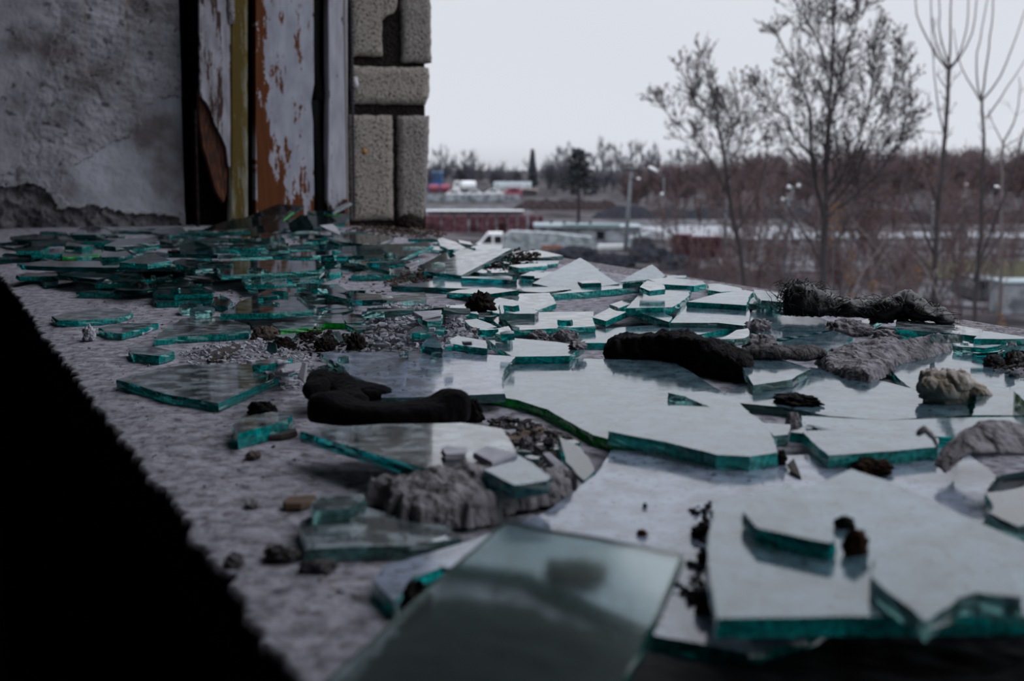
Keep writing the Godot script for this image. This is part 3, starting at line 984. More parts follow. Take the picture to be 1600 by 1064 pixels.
	for k in 620:
		var f := r.randf() * (spine.size() - 1.001)
		if r.randf() < 0.35: f = r.randf() * 1.6
		var i := int(f)
		var p: Vector3 = (spine[i][0] as Vector3).lerp(spine[i + 1][0], f - i)
		var h: float = lerpf(spine[i][2], spine[i + 1][2], f - i)
		var w: float = lerpf(spine[i][1], spine[i + 1][1], f - i)
		var a := r.randf() * TAU
		var along: Vector3 = ((spine[i + 1][0] as Vector3) - (spine[i][0] as Vector3)).normalized()
		var side := Vector3.UP.cross(along)
		var pts := PackedVector3Array()
		var rad := PackedFloat32Array()
		var turn := r.randf_range(-1.6, 1.6)
		var reach := r.randf_range(0.85, 1.12)
		var run := r.randf_range(-0.016, 0.016)
		for j in 7:
			var q := a + turn * j / 6.0
			var lift := reach + 0.25 * sin(j * 1.3 + k)* r.randf()
			pts.append(p + along * run * j / 6.0 + side * cos(q) * w * lift + Vector3.UP * maxf(h * 0.5 + sin(q) * h * 0.55 * lift, 0.001))
			rad.append(0.00034 - 0.00003 * j)
		add_tube(hairs, pts, rad, 4)
	tag(put("strands", done(hairs, true), M.fibre, bundle), "", "", "", "stuff")
	# the foam lump
	var foam := base("foam_lump", Vector3(0.4475, 0.0046, -0.5264))
	tag(foam, "pale beige lump of hardened foam on the wide slab at right", "foam lump")
	var fm := begin()
	var lr := RandomNumberGenerator.new()
	lr.seed = 5
	for k in 22:
		var f := lr.randf_range(-1.0, 1.0)
		var up := (1.0 - f * f) * lr.randf_range(0.25, 1.0)
		var s := lr.randf_range(0.006, 0.010) * (1.15 - 0.5 * absf(f))
		fm.append_from(lump(Vector3(s, s * 0.9, s) * 1.25, 0.35, 14, 60 + k, 1.8), 0, Transform3D(Basis.from_euler(Vector3(0, lr.randf() * 6.0, 0)), hr * (f * 0.0165) + hf * lr.randf_range(-0.005, 0.007) + Vector3(0, 0.0025 + up * 0.0095, 0)))
	put("bubbles", fm.commit(), M.foam, foam)
	put("heart", lump(Vector3(0.026, 0.017, 0.015), 0.4, 24, 90, 1.8), M.foam, foam, Vector3(0, 0.0042, 0), -0.4)
	# the curled scrap at the right border
	var scrap := base("curled_scrap", Vector3(0.3517, 0.0046, -0.3956))
	tag(scrap, "curled grey scrap of bark-like peel arching over a dark hollow at right", "scrap")
	var cs := begin()
	cs.set_smooth_group(0)
	var sheet := []
	var wob := FastNoiseLite.new()
	wob.seed = 3
	wob.frequency = 60.0
	for i in 25:
		var f := i / 24.0
		var row := PackedVector3Array()
		for j in 19:
			var g := j / 18.0
			var ang := lerpf(2.75, -0.25, g)
			var rad := 0.0165 + 0.003 * sin(f * 5.0) + 0.0025 * wob.get_noise_2d(f * 0.05, g * 0.05)
			var x := cos(ang) * rad * 1.25 + f * 0.010 + 0.003
			var y := maxf(sin(ang), -0.1) * rad * (0.62 + 0.55 * f) + 0.001
			row.append(hr * x + hf * (-0.012 + f * 0.032 + 0.006 * sin(g * 3.0)) + Vector3(0, y, 0))
		sheet.append(row)
	for i in 24:
		for j in 18:
			quad(cs, sheet[i][j], sheet[i + 1][j], sheet[i + 1][j + 1], sheet[i][j + 1])
			var d := Vector3(0, -0.0009, 0)
			quad(cs, sheet[i][j] + d, sheet[i][j + 1] + d, sheet[i + 1][j + 1] + d, sheet[i + 1][j] + d)
	for j in 18:
		var d := Vector3(0, -0.0009, 0)
		quad(cs, sheet[0][j], sheet[0][j + 1], sheet[0][j + 1] + d, sheet[0][j] + d)
	put("peel", done(cs, true), M.peel if M.has("peel") else M.mortar, scrap)
	put("curl", roll([[hr * -0.0185 + hf * -0.010 + Vector3(0, 0.0115, 0), 0.0018, 0.0032], [hr * -0.0205 + hf * -0.010 + Vector3(0, 0.0155, 0), 0.0014, 0.0028], [hr * -0.0235 + hf * -0.010 + Vector3(0, 0.0180, 0), 0.0016, 0.003], [hr * -0.0265 + hf * -0.010 + Vector3(0, 0.0165, 0), 0.0015, 0.0028]], 10, 0.0, 0.0006, 4), M.mortar, scrap)
	# added black layer, standing in for the shade under front slab and pane
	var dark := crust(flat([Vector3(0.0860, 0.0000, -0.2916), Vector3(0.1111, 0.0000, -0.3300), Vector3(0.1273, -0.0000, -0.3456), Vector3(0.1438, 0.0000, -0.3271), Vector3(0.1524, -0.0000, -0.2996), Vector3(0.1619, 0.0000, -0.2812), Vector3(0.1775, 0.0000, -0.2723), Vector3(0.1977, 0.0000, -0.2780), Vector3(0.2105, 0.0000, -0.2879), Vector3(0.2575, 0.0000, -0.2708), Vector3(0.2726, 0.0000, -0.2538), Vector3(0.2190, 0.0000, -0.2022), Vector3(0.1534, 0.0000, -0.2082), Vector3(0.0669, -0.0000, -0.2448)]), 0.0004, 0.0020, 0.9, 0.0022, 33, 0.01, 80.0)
	tag(put("shade_bed", dark, M.black), "added black layer imitating the shade under the thick front slab and clear pane", "painted shade")
	# crumbs
	crumbs("plaster_crumbs", flat([Vector3(0.2940, 0.0020, -0.9831), Vector3(0.3365, 0.0020, -1.0713), Vector3(0.3783, 0.0020, -1.0227), Vector3(0.3650, 0.0020, -0.9315), Vector3(0.3400, 0.0020, -0.8383), Vector3(0.2932, 0.0020, -0.7930), Vector3(0.2575, 0.0020, -0.8081), Vector3(0.2436, 0.0020, -0.8263), Vector3(0.2742, 0.0020, -0.9097)]), 0.001, 1700, 0.0008, 0.0046, 100, M.plaster, "pale grey plaster crumbs heaped in the middle behind the grey slab", 0.0055)
	crumbs("plaster_crumbs", flat([Vector3(0.1445, 0.0010, -0.8637), Vector3(0.1705, 0.0010, -0.8977), Vector3(0.2105, 0.0010, -0.8910), Vector3(0.2143, 0.0010, -0.8250), Vector3(0.2045, 0.0010, -0.7596), Vector3(0.1771, 0.0010, -0.6959), Vector3(0.1709, 0.0010, -0.7116), Vector3(0.1880, 0.0010, -0.7666), Vector3(0.1798, 0.0010, -0.8105), Vector3(0.1420, 0.0010, -0.8071)]), 0.0006, 800, 0.0007, 0.0028, 200, M.plaster, "plaster crumbs spread in front of the kite-shaped glass")
	crumbs("soil_crumbs", flat([Vector3(0.2103, 0.0010, -0.8483), Vector3(0.2346, 0.0010, -0.9276), Vector3(0.2584, 0.0010, -0.9251), Vector3(0.2630, 0.0010, -0.8519), Vector3(0.2474, 0.0010, -0.8081), Vector3(0.2164, 0.0010, -0.8036)]), 0.001, 700, 0.0006, 0.0022, 300, M.soildark, "dark soil crumbs in front of the green-edged pane", 0.007)
	crumbs("dark_crumbs", flat([Vector3(0.2170, 0.0010, -0.5410), Vector3(0.2388, 0.0010, -0.5873), Vector3(0.2518, 0.0010, -0.5733), Vector3(0.2518, 0.0010, -0.5263), Vector3(0.2313, 0.0010, -0.4693), Vector3(0.2146, 0.0010, -0.4483), Vector3(0.2124, 0.0010, -0.4715), Vector3(0.2146, 0.0010, -0.5075)]), 0.001, 420, 0.0008, 0.0034, 400, M.mortardark, "broken mortar crumbs in the hollow under the green edge", 0.004)
	crumbs("far_crumbs", flat([Vector3(0.4875, 0.0020, -1.2471), Vector3(0.5633, 0.0020, -1.4313), Vector3(0.6721, 0.0020, -1.6101), Vector3(0.6927, 0.0020, -1.5398), Vector3(0.5895, 0.0020, -1.3265), Vector3(0.5438, 0.0020, -1.2862)]), 0.002, 700, 0.001, 0.004, 500, M.soildark, "dark crumbs behind the big slanted slab", 0.01)
	crumbs("rim_crumbs", flat([Vector3(0.6398, 0.0000, -2.2040), Vector3(0.6886, 0.0000, -2.2946), Vector3(0.7577, 0.0000, -2.1975), Vector3(0.7533, 0.0000, -2.0345), Vector3(0.7093, -0.0000, -1.9428), Vector3(0.6416, 0.0000, -2.0070)]), 0.001, 500, 0.0012, 0.005, 600, M.soil, "grey-brown crumbs along the foot of the brick pier", 0.006)
	crumbs("seam_crumbs", flat([Vector3(0.4088, 0.0020, -1.2804), Vector3(0.4600, 0.0020, -1.3552), Vector3(0.4793, 0.0020, -1.3135), Vector3(0.4313, 0.0020, -1.2341), Vector3(0.4053, 0.0020, -1.2310)]), 0.001, 300, 0.001, 0.004, 700, M.soil, "brown crumbs under the long low plate", 0.008)
	crumbs("edge_crumbs", flat([Vector3(0.1267, 0.0000, -1.2250), Vector3(0.2264, 0.0000, -1.2754), Vector3(0.1914, 0.0000, -0.8275), Vector3(0.1453, 0.0000, -0.5622), Vector3(0.1021, 0.0000, -0.4381), Vector3(0.1092, 0.0000, -0.3687), Vector3(0.0910, 0.0000, -0.3306), Vector3(0.0787, 0.0000, -0.4237), Vector3(0.0831, 0.0000, -0.6180), Vector3(0.0876, 0.0000, -0.9341)]), 0.0, 420, 0.0004, 0.0016, 800, M.mortar, "fine grit scattered over the bare part of the sill", 0.0)
	crumbs("field_crumbs", flat([Vector3(0.1660, 0.0010, -1.4755), Vector3(0.3371, 0.0010, -2.1532), Vector3(0.5581, 0.0010, -2.0598), Vector3(0.5202, 0.0010, -1.6282), Vector3(0.3663, 0.0010, -1.1130), Vector3(0.2705, 0.0010, -1.0024), Vector3(0.2094, 0.0010, -1.1247)]), 0.0005, 900, 0.0007, 0.003, 900, M.mortardark, "plaster crumbs between the crowded panes of the left field", 0.004)
	crumbs("right_crumbs", flat([Vector3(0.5557, 0.0040, -0.6292), Vector3(0.6041, 0.0040, -0.6460), Vector3(0.5902, 0.0040, -0.6011), Vector3(0.5338, 0.0040, -0.5517), Vector3(0.5275, 0.0040, -0.5773)]), 0.003, 260, 0.001, 0.004, 950, M.mortardark, "dark mortar crumbs at the right border", 0.006)
	crumbs("slab_crumbs", flat([Vector3(0.2316, 0.0030, -0.3976), Vector3(0.2449, 0.0030, -0.4014), Vector3(0.1841, 0.0030, -0.2976), Vector3(0.1784, 0.0030, -0.3055), Vector3(0.1825, 0.0030, -0.3212), Vector3(0.2034, 0.0030, -0.3450)]), 0.004, 260, 0.0006, 0.0024, 970, M.char, "charred crumbs along the left side of the front slab", 0.004)

# ------------------------------------------------------------------ the depot yard outside (axes across and along the heading of the yard)
const TURN := -0.39999

func yard_thing(called: String, across: float, along: float, label: String, category: String, group := "", turn := 0.0) -> Node3D:
	return tag(base(called, site(across, along), TURN + turn), label, category, group)

func part_box(o: Node3D, called: String, c: Vector3, s: Vector3, mat: Material, bevel := 0.03) -> MeshInstance3D:
	return put(called, box_mesh(s, bevel), mat, o, c)

# a body whose side outline (x, y) is drawn through the depth z
func part_prism(o: Node3D, called: String, outline: PackedVector2Array, z: float, depth: float, mat: Material) -> MeshInstance3D:
	return put(called, prism(outline, depth), mat, o, Vector3(0, 0, z - depth / 2.0))

func ground_patch(called: String, a0: float, a1: float, d0: float, d1: float, lift: float, mat: Material, label: String) -> void:
	var n := FastNoiseLite.new()
	n.seed = int(a0 * 3.0 + d0)
	n.frequency = 0.11
	var o := PackedVector2Array()
	for k in 14: o.append(Vector2(lerpf(a0, a1, k / 14.0), d0 + 2.5 * n.get_noise_1d(k * 4.0)))
	for k in 4: o.append(Vector2(a1 + 2.0 * n.get_noise_1d(k * 5.0 + 70.0), lerpf(d0, d1, k / 4.0)))
	for k in 14: o.append(Vector2(lerpf(a1, a0, k / 14.0), d1 + 3.0 * n.get_noise_1d(k * 4.0 + 30.0)))
	for k in 4: o.append(Vector2(a0 + 2.0 * n.get_noise_1d(k * 5.0 + 99.0), lerpf(d1, d0, k / 4.0)))
	var st := begin()
	add_prism(st, o, 0.06, Transform3D(Basis(hr, hf, Vector3.UP), Vector3(0, GROUND + lift, 0)))
	structure(put(called, done(st), mat), label, "ground")

# a long low bank of earth or scrub with a bumpy crest
func bank(called: String, a0: float, a1: float, d: float, h: float, w: float, mat: Material, seed_: int, label: String, category: String) -> void:
	var n := FastNoiseLite.new()
	n.seed = seed_
	n.frequency = 0.35
	n.fractal_octaves = 4
	var st := begin()
	st.set_smooth_group(0)
	var nx := int((a1 - a0) / 0.7)
	var g := []
	for i in nx + 1:
		var a := lerpf(a0, a1, float(i) / nx)
		var end := sqrt(clampf(minf(i, nx - i) / 4.0, 0.0, 1.0))
		var row := PackedVector3Array()
		for j in 13:
			var f := j / 12.0
			var y := sin(PI * f) * h * end * (0.8 + 0.55 * n.get_noise_2d(a, f * 3.0))
			row.append(site(a, d + (f - 0.5) * w + 0.3 * n.get_noise_2d(a * 2.0, f * 9.0), GROUND + maxf(y, 0.0)))
		g.append(row)
	for i in nx:
		for j in 12: quad(st, g[i][j], g[i][j + 1], g[i + 1][j + 1], g[i + 1][j])
	tag(put(called, done(st, true), mat), label, category)

func cyl(r0: float, r1: float, h: float, sides := 10) -> ArrayMesh:
	var st := begin()
	add_tube(st, PackedVector3Array([Vector3(0, 0, 0), Vector3(0, h * 0.5, 0), Vector3(0, h, 0)]), PackedFloat32Array([r0, (r0 + r1) / 2.0, r1]), sides, true)
	return done(st)

func bar(a: Vector3, b: Vector3, r: float, sides := 6) -> ArrayMesh:
	var st := begin()
	add_tube(st, PackedVector3Array([a, a.lerp(b, 0.5), b]), PackedFloat32Array([r, r, r]), sides, true)
	return done(st)

func build_yard() -> void:
	var blotch := noise_tex(61, 0.01, [grey(0.5), grey(0.8), grey(1.0)], [0.2, 0.5, 1.0], 5)
	M.ground = matte(Color(0.38, 0.365, 0.38), 1.0, blotch, Vector3.ONE * 0.03, 0.1)
	M.lot = matte(Color(0.47, 0.47, 0.49), 1.0, blotch, Vector3.ONE * 0.06, 0.1)
	M.lot_white = matte(Color(0.60, 0.61, 0.63), 1.0, noise_tex(62, 0.01, [grey(0.7), grey(1.0)], [0.2, 0.6], 4), Vector3.ONE * 0.06, 0.1)
	M.grass = matte(Color(0.35, 0.345, 0.28), 1.0, blotch, Vector3.ONE * 0.2, 0.1)
	M.scrub = matte(Color(0.27, 0.24, 0.25), 1.0, blotch, Vector3.ONE * 0.3, 0.05)
	M.coal = matte(Color(0.24, 0.25, 0.28), 1.0, blotch, Vector3.ONE * 0.5, 0.1)
	M.wall_grey = matte(Color(0.66, 0.68, 0.71), 0.9, blotch, Vector3.ONE * 0.15, 0.2)
	M.roof_grey = matte(Color(0.55, 0.60, 0.62), 0.8)
	M.teal_trim = matte(Color(0.36, 0.47, 0.47), 0.7)
	M.red = matte(Color(0.45, 0.31, 0.34), 0.8, blotch, Vector3.ONE * 0.3, 0.2)
	M.red_dark = matte(Color(0.33, 0.22, 0.245), 0.85, blotch, Vector3.ONE * 0.3, 0.2)
	M.red_bright = matte(Color(0.55, 0.28, 0.34), 0.7)
	M.blue = matte(Color(0.16, 0.36, 0.56), 0.6)
	M.blue_top = matte(Color(0.45, 0.60, 0.72), 0.6)
	M.white_paint = matte(Color(0.86, 0.87, 0.88), 0.6)
	M.glass_dark = matte(Color(0.10, 0.11, 0.13), 0.15)
	M.tyre = matte(Color(0.08, 0.08, 0.09), 0.9)
	M.tarp = matte(Color(0.70, 0.74, 0.76), 0.6, blotch, Vector3.ONE * 0.25, 0.4)
	M.peach = matte(Color(0.66, 0.57, 0.55), 0.9)
	M.orange = matte(Color(0.50, 0.34, 0.29), 0.9)
	M.concrete_pole = matte(Color(0.56, 0.58, 0.61), 0.9, blotch, Vector3.ONE * 0.8, 0.2)
	M.metal_dark = matte(Color(0.20, 0.21, 0.23), 0.7)
	M.porcelain = matte(Color(0.85, 0.86, 0.88), 0.3)
	# --- ground
	var g := box_mesh(Vector3(900, 0.5, 900))
	structure(put("ground", g, M.ground, null, site(60, 330, GROUND - 0.25), TURN), "grey-brown open ground of the yard below the window", "ground")
	ground_patch("lot", -13.770, 2.582, 180, 222, 0.0, M.lot, "pale gravel strip behind the red block stacks")
	ground_patch("lot", 1.496, 32.915, 128, 168, 0.02, M.lot, "pale gravel lot behind the grey shed")
	ground_patch("lot", 13.605, 29.591, 127, 152, 0.10, M.lot_white, "bright pale strip of the lot behind the leaning poles")
	ground_patch("lot", 26.999, 57.175, 130, 140, 0.06, M.lot_white, "thin pale strip of ground right of the leaning poles")
	ground_patch("lawn", 26.229, 41.530, 86, 102, 0.04, M.grass, "strip of dull olive grass at right")
	ground_patch("lot", 12.773, 34.670, 70, 83, 0.05, M.lot, "grey paved strip in front of the grass")
	ground_patch("lot", 13.825, 25.974, 92, 104, 0.07, M.lot, "grey gravel patch behind the big bare tree")
	# --- far left: blue and red tanks, tank truck, wall
	var o := yard_thing("container", -17.484, 312, "blue box container beside the brick edge", "container")
	part_box(o, "body", Vector3(0, 2.1, 0), Vector3(4.4, 4.0, 3.0), M.blue)
	part_box(o, "roof", Vector3(0, 4.2, 0), Vector3(4.5, 0.35, 3.1), M.blue_top)
	for k in 6: part_box(o, "rib", Vector3(-1.9 + k * 0.76, 2.1, 1.53), Vector3(0.14, 3.8, 0.1), M.blue)
	for k in 2:
		var px: float = [-16.435, -14.010][k]
		o = yard_thing("tank", px, 298, ["red tank under the blue container, nearer the brick", "red tank right of the other red tank"][k], "tank")
		var st := begin()
		var prof := [[-1.12, 0.3], [-1.08, 0.62], [-0.95, 0.8], [0.95, 0.8], [1.08, 0.62], [1.12, 0.3]]
		var pts := PackedVector3Array()
		var rad := PackedFloat32Array()
		for q in prof:
			pts.append(Vector3(q[0], 1.0, 0)); rad.append(q[1])
		add_tube(st, pts, rad, 18, true)
		put("shell", done(st), M.red_bright, o)
		part_box(o, "cradle", Vector3(-0.6, 0.2, 0), Vector3(0.2, 0.4, 1.2), M.metal_dark)
		part_box(o, "cradle", Vector3(0.6, 0.2, 0), Vector3(0.2, 0.4, 1.2), M.metal_dark)
	o = yard_thing("tank_truck", -9.438, 286, "white tank truck parked beyond the concrete wall", "truck")
	var tank := begin()
	add_tube(tank, PackedVector3Array([Vector3(-0.9, 1.75, 0), Vector3(-0.75, 1.75, 0), Vector3(2.0, 1.75, 0), Vector3(2.2, 1.75, 0)]), PackedFloat32Array([0.6, 1.0, 1.0, 0.6]), 18, true)
	put("tank", done(tank), M.white_paint, o)
	part_prism(o, "cab", PackedVector2Array([Vector2(-2.4, 0.55), Vector2(-1.1, 0.55), Vector2(-1.1, 2.75), Vector2(-2.1, 2.75), Vector2(-2.4, 1.7)]), 0, 2.0, M.white_paint)
	part_box(o, "window", Vector3(-1.65, 2.05, 1.01), Vector3(0.6, 0.55, 0.04), M.glass_dark)
	part_box(o, "chassis", Vector3(0, 0.6, 0), Vector3(4.6, 0.25, 1.4), M.metal_dark)
	for x in [-1.8, 0.9, 1.8]:
		put("wheel", cyl(0.45, 0.45, 0.3, 14), M.tyre, o, Vector3(x, 0.45, 1.1)).rotation.x = -PI / 2
	for k in 3:
		o = yard_thing("car", [-10.548, -6.874, -3.394][k], [262, 262, 268][k], ["white car below the tank truck, left one", "white car below the tank truck, right one", "pale car right of the tank truck"][k], "car")
		part_prism(o, "body", PackedVector2Array([Vector2(-1.7, 0.3), Vector2(1.7, 0.3), Vector2(1.75, 0.8), Vector2(1.1, 0.95), Vector2(0.6, 1.4), Vector2(-0.9, 1.42), Vector2(-1.4, 0.95), Vector2(-1.75, 0.8)]), 0, 1.6, M.white_paint)
		part_box(o, "window", Vector3(-0.15, 1.15, 0.8), Vector3(1.5, 0.35, 0.05), M.glass_dark)
		for x in [-1.05, 1.05]: put("wheel", cyl(0.3, 0.3, 0.2, 12), M.tyre, o, Vector3(x, 0.3, 0.85)).rotation.x = -PI / 2
	o = yard_thing("car", 0.361, 266, "dull red car before the rounded greenhouse", "car")
	part_prism(o, "body", PackedVector2Array([Vector2(-1.6, 0.3), Vector2(1.6, 0.3), Vector2(1.6, 1.0), Vector2(1.0, 1.75), Vector2(-1.0, 1.75), Vector2(-1.6, 1.0)]), 0, 1.6, M.red_bright)
	part_box(o, "window", Vector3(0, 1.35, 0.8), Vector3(1.5, 0.4, 0.05), M.glass_dark)
	for x in [-0.95, 0.95]: put("wheel", cyl(0.3, 0.3, 0.2, 12), M.tyre, o, Vector3(x, 0.3, 0.85)).rotation.x = -PI / 2
	o = yard_thing("boundary_wall", -7.000, 238, "long pale concrete wall across the far left of the yard", "wall")
	for k in 8:
		part_box(o, "panel", Vector3(-7.4 + k * 2.1, 0.62, 0), Vector3(2.06, 1.24, 0.18), M.wall_grey)
		part_box(o, "post", Vector3(-8.45 + k * 2.1, 0.68, 0.05), Vector3(0.2, 1.36, 0.26), M.wall_grey)
	o = yard_thing("greenhouse", 0.129, 285, "rounded pale greenhouse with a peach front beside the dark conifer", "greenhouse")
	var arch := PackedVector2Array()
	for k in 13: arch.append(Vector2(cos(PI * k / 12.0) * 2.0, 0.9 + sin(PI * k / 12.0) * 1.7))
	var st2 := begin()
	add_prism(st2, arch, 7.6, Transform3D(Basis(Vector3(0, 0, 1), Vector3(0, 1, 0), Vector3(-1, 0, 0)), Vector3(3.8, 0, 0)))
	put("roof", done(st2), M.tarp, o)
	part_box(o, "wall", Vector3(-0.3, 0.55, 0), Vector3(7.2, 1.1, 3.9), M.peach)
	for k in 6: put("hoop", bar(Vector3(-3.6 + k * 1.45, 0.9, 2.03), Vector3(-3.6 + k * 1.45, 2.2, 1.55), 0.06), M.roof_grey, o)
	o = yard_thing("shed", 3.370, 276, "small dark lean-to right of the greenhouse", "shed")
	part_box(o, "body", Vector3(0, 0.6, 0), Vector3(2.8, 1.2, 2), M.metal_dark)
	part_prism(o, "roof", PackedVector2Array([Vector2(-1.6, 1.55), Vector2(-1.6, 1.35), Vector2(1.7, 0.95), Vector2(1.7, 1.15)]), 0, 2.3, M.peach)
	# --- the red block stacks, each column of two
	var widths := [2.05, 1.25, 1.35, 0.75, 0.95, 0.85, 0.95, 0.9, 0.95, 0.85, 0.6]
	var at := -9.209
	for k in widths.size():
		var w: float = widths[k]
		o = yard_thing("block_stack", at + w / 2.0, 142 + 0.25 * sin(k * 2.3), "stack of two dull red blocks in the long row behind the van", "block stack", "red block stacks in the long row")
		part_box(o, "block", Vector3(0, 0.42, 0), Vector3(w - 0.05, 0.8, 1.1), M.red if k % 3 else M.red_dark, 0.05)
		part_box(o, "block", Vector3(0.03 * sin(k), 1.28, 0), Vector3(w - 0.09, 0.82, 1.06), M.red, 0.05)
		at += w + 0.05 + (0.14 if k % 3 == 2 else 0.0)
	o = yard_thing("long_sheet", -4.021, 153, "long white sheet roof behind the red block stacks", "roof")
	part_box(o, "roof", Vector3(0, 1.75, 0), Vector3(10.6, 0.12, 1.6), M.white_paint, 0.02)
	for k in 5: part_box(o, "post", Vector3(-5.0 + k * 2.5, 0.85, 0.6), Vector3(0.1, 1.7, 0.1), M.metal_dark, 0.01)
	part_box(o, "back", Vector3(0, 1.2, -0.6), Vector3(10.4, 0.9, 0.1), M.wall_grey, 0.02)
	o = yard_thing("beam_stack", -0.376, 166, "bright red beams lying above the white sheet roof", "beams")
	for k in 3: part_box(o, "beam", Vector3(0, 0.62 + k * 0.24, -0.3 + k * 0.2), Vector3(3.6, 0.2, 0.3), M.red_bright, 0.02)
	part_box(o, "trestle", Vector3(-1.2, 0.27, 0), Vector3(0.3, 0.5, 0.9), M.metal_dark)
	part_box(o, "trestle", Vector3(1.2, 0.27, 0), Vector3(0.3, 0.5, 0.9), M.metal_dark)
	# --- the grey shed
	o = yard_thing("long_shed", 6.321, 119, "low pale grey shed with a dark square window and greenish eaves", "shed")
	part_box(o, "wall", Vector3(0, 0.85, 0), Vector3(8.6, 1.7, 4.0), M.wall_grey, 0.03)
	part_prism(o, "roof", PackedVector2Array([Vector2(-4.5, 1.7), Vector2(4.5, 1.7), Vector2(4.5, 1.82), Vector2(-4.5, 1.95)]), 0.1, 4.5, M.roof_grey)
	part_box(o, "eaves", Vector3(0.2, 1.86, 2.2), Vector3(4.8, 0.24, 0.3), M.teal_trim, 0.02)
	part_box(o, "window", Vector3(1.02, 1.05, 2.01), Vector3(0.66, 0.7, 0.06), M.glass_dark, 0.01)
	part_box(o, "window_frame", Vector3(1.02, 0.66, 2.03), Vector3(0.8, 0.07, 0.1), M.wall_grey, 0.01)
	part_box(o, "doorway", Vector3(-3.75, 0.95, 2.01), Vector3(0.5, 1.4, 0.06), M.metal_dark, 0.01)
	for k in 4: part_box(o, "vent", Vector3(-3.0 + k * 1.1, 2.0, -0.4), Vector3(0.22, 0.4, 0.22), M.metal_dark, 0.02)
	# --- van with a long covered trailer
	o = yard_thing("covered_truck", 1.812, 105, "white truck cab with a long grey tarpaulin trailer, nearest vehicle left of the poles", "truck")
	part_prism(o, "cab", PackedVector2Array([Vector2(-4.45, 0.5), Vector2(-2.5, 0.5), Vector2(-2.5, 1.95), Vector2(-3.6, 1.95), Vector2(-4.2, 1.2), Vector2(-4.45, 1.05)]), 0, 1.9, M.white_paint)
	part_prism(o, "window", PackedVector2Array([Vector2(-4.05, 1.2), Vector2(-3.3, 1.2), Vector2(-3.3, 1.75), Vector2(-3.6, 1.75)]), 0.95, 0.06, M.glass_dark)
	part_box(o, "window", Vector3(-2.85, 1.45, 0.95), Vector3(0.55, 0.55, 0.06), M.glass_dark, 0.01)
	part_prism(o, "tarpaulin", PackedVector2Array([Vector2(-2.4, 0.6), Vector2(4.3, 0.6), Vector2(4.45, 1.3), Vector2(4.1, 1.62), Vector2(1.0, 1.95), Vector2(-1.9, 2.08), Vector2(-2.4, 1.7)]), 0, 2.1, M.tarp)
	for k in 7: part_box(o, "strap", Vector3(-2.0 + k * 0.95, 1.15, 1.07), Vector3(0.05, 1.0, 0.03), M.roof_grey, 0.01)
	part_box(o, "side_board", Vector3(1.1, 0.9, 1.1), Vector3(1.5, 0.3, 0.08), M.orange, 0.02)
	part_box(o, "chassis", Vector3(0, 0.45, 0), Vector3(8.4, 0.25, 1.4), M.metal_dark)
	for x in [-3.6, 1.8, 2.8]: put("wheel", cyl(0.42, 0.42, 0.25, 14), M.tyre, o, Vector3(x, 0.42, 0.85)).rotation.x = -PI / 2
	# --- between shed and poles
	o = yard_thing("red_cabin", 9.037, 126, "small dark red cabin between the grey shed and the tall pole", "cabin")
	part_box(o, "body", Vector3(0, 0.68, 0), Vector3(1.8, 1.36, 1.6), M.red_dark)
	part_box(o, "door", Vector3(-0.35, 0.6, 0.82), Vector3(0.6, 1.1, 0.05), M.red, 0.01)
	o = yard_thing("white_boards", 8.239, 115.5, "stack of white boards at the foot of the tall pole", "boards")
	for k in 3: part_box(o, "board", Vector3(0.05 * k, 0.1 + k * 0.13, 0), Vector3(2.5, 0.1, 1.0), M.white_paint, 0.01)
	o = yard_thing("hut", 10.510, 114, "little hut with a pale sloping roof right of the tall pole", "hut")
	part_box(o, "body", Vector3(0, 0.5, 0), Vector3(1.5, 1.0, 1.4), M.metal_dark)
	part_prism(o, "roof", PackedVector2Array([Vector2(-1.05, 0.95), Vector2(0.7, 1.35), Vector2(0.95, 1.3), Vector2(0.95, 1.42), Vector2(0.7, 1.48), Vector2(-1.05, 1.08)]), 0, 1.8, M.tarp)
	part_box(o, "panel", Vector3(0.4, 0.35, 0.72), Vector3(0.35, 0.25, 0.05), M.teal_trim, 0.01)
	for k in 2:
		o = yard_thing("post", [9.679, 9.942][k], [111, 110][k], ["short dark post before the hut, left of two", "short dark post before the hut, right of two"][k], "post")
		put("shaft", cyl(0.11, 0.09, 1.6 - k * 0.1), M.metal_dark, o)
		put("cap", cyl(0.14, 0.1, 0.12), M.metal_dark, o, Vector3(0, 1.6 - k * 0.1, 0))
	for k in 2:
		o = yard_thing("freight_box", [13.007, 14.412][k], [108, 105][k], ["dark red freight box, rear and left of two", "dark red freight box, front and right of two"][k], "container")
		var w: float = [1.4, 2.35][k]
		part_box(o, "body", Vector3(0, 0.82, 0), Vector3(w, 1.5, 1.6), M.red_dark)
		for j in 5: part_box(o, "rib", Vector3((j - 2) * w * 0.22, 0.82, 0.82), Vector3(0.08, 1.42, 0.06), M.red_dark, 0.01)
		part_box(o, "roof", Vector3(0, 1.6, 0), Vector3(w + 0.05, 0.08, 1.65), M.red)
	for k in 4:
		var cc: Array = [[4.594, 101, 3.6, 1.15], [6.838, 97, 3.3, 1.0], [9.878, 101, 3.6, 1.2], [11.236, 95, 2.6, 0.9]][k]
		var h := put("gravel_heap", lump(Vector3(cc[2], cc[3] * 2.0, 2.6), 0.35, 24, 70 + k, 2.0, 0.1, -0.02), M.coal, null, site(cc[0], cc[1]), TURN)
		tag(h, ["dark gravel heap before the covered truck", "dark gravel heap left of the tall pole's foot", "dark gravel heap before the hut", "small dark gravel heap beside the red freight boxes"][k], "heap")
	bank("earth_bank", 0.000, 15.596, 205, 1.6, 9.0, M.scrub, 3, "brown scrubby bank behind the gravel lot, left part", "bank")
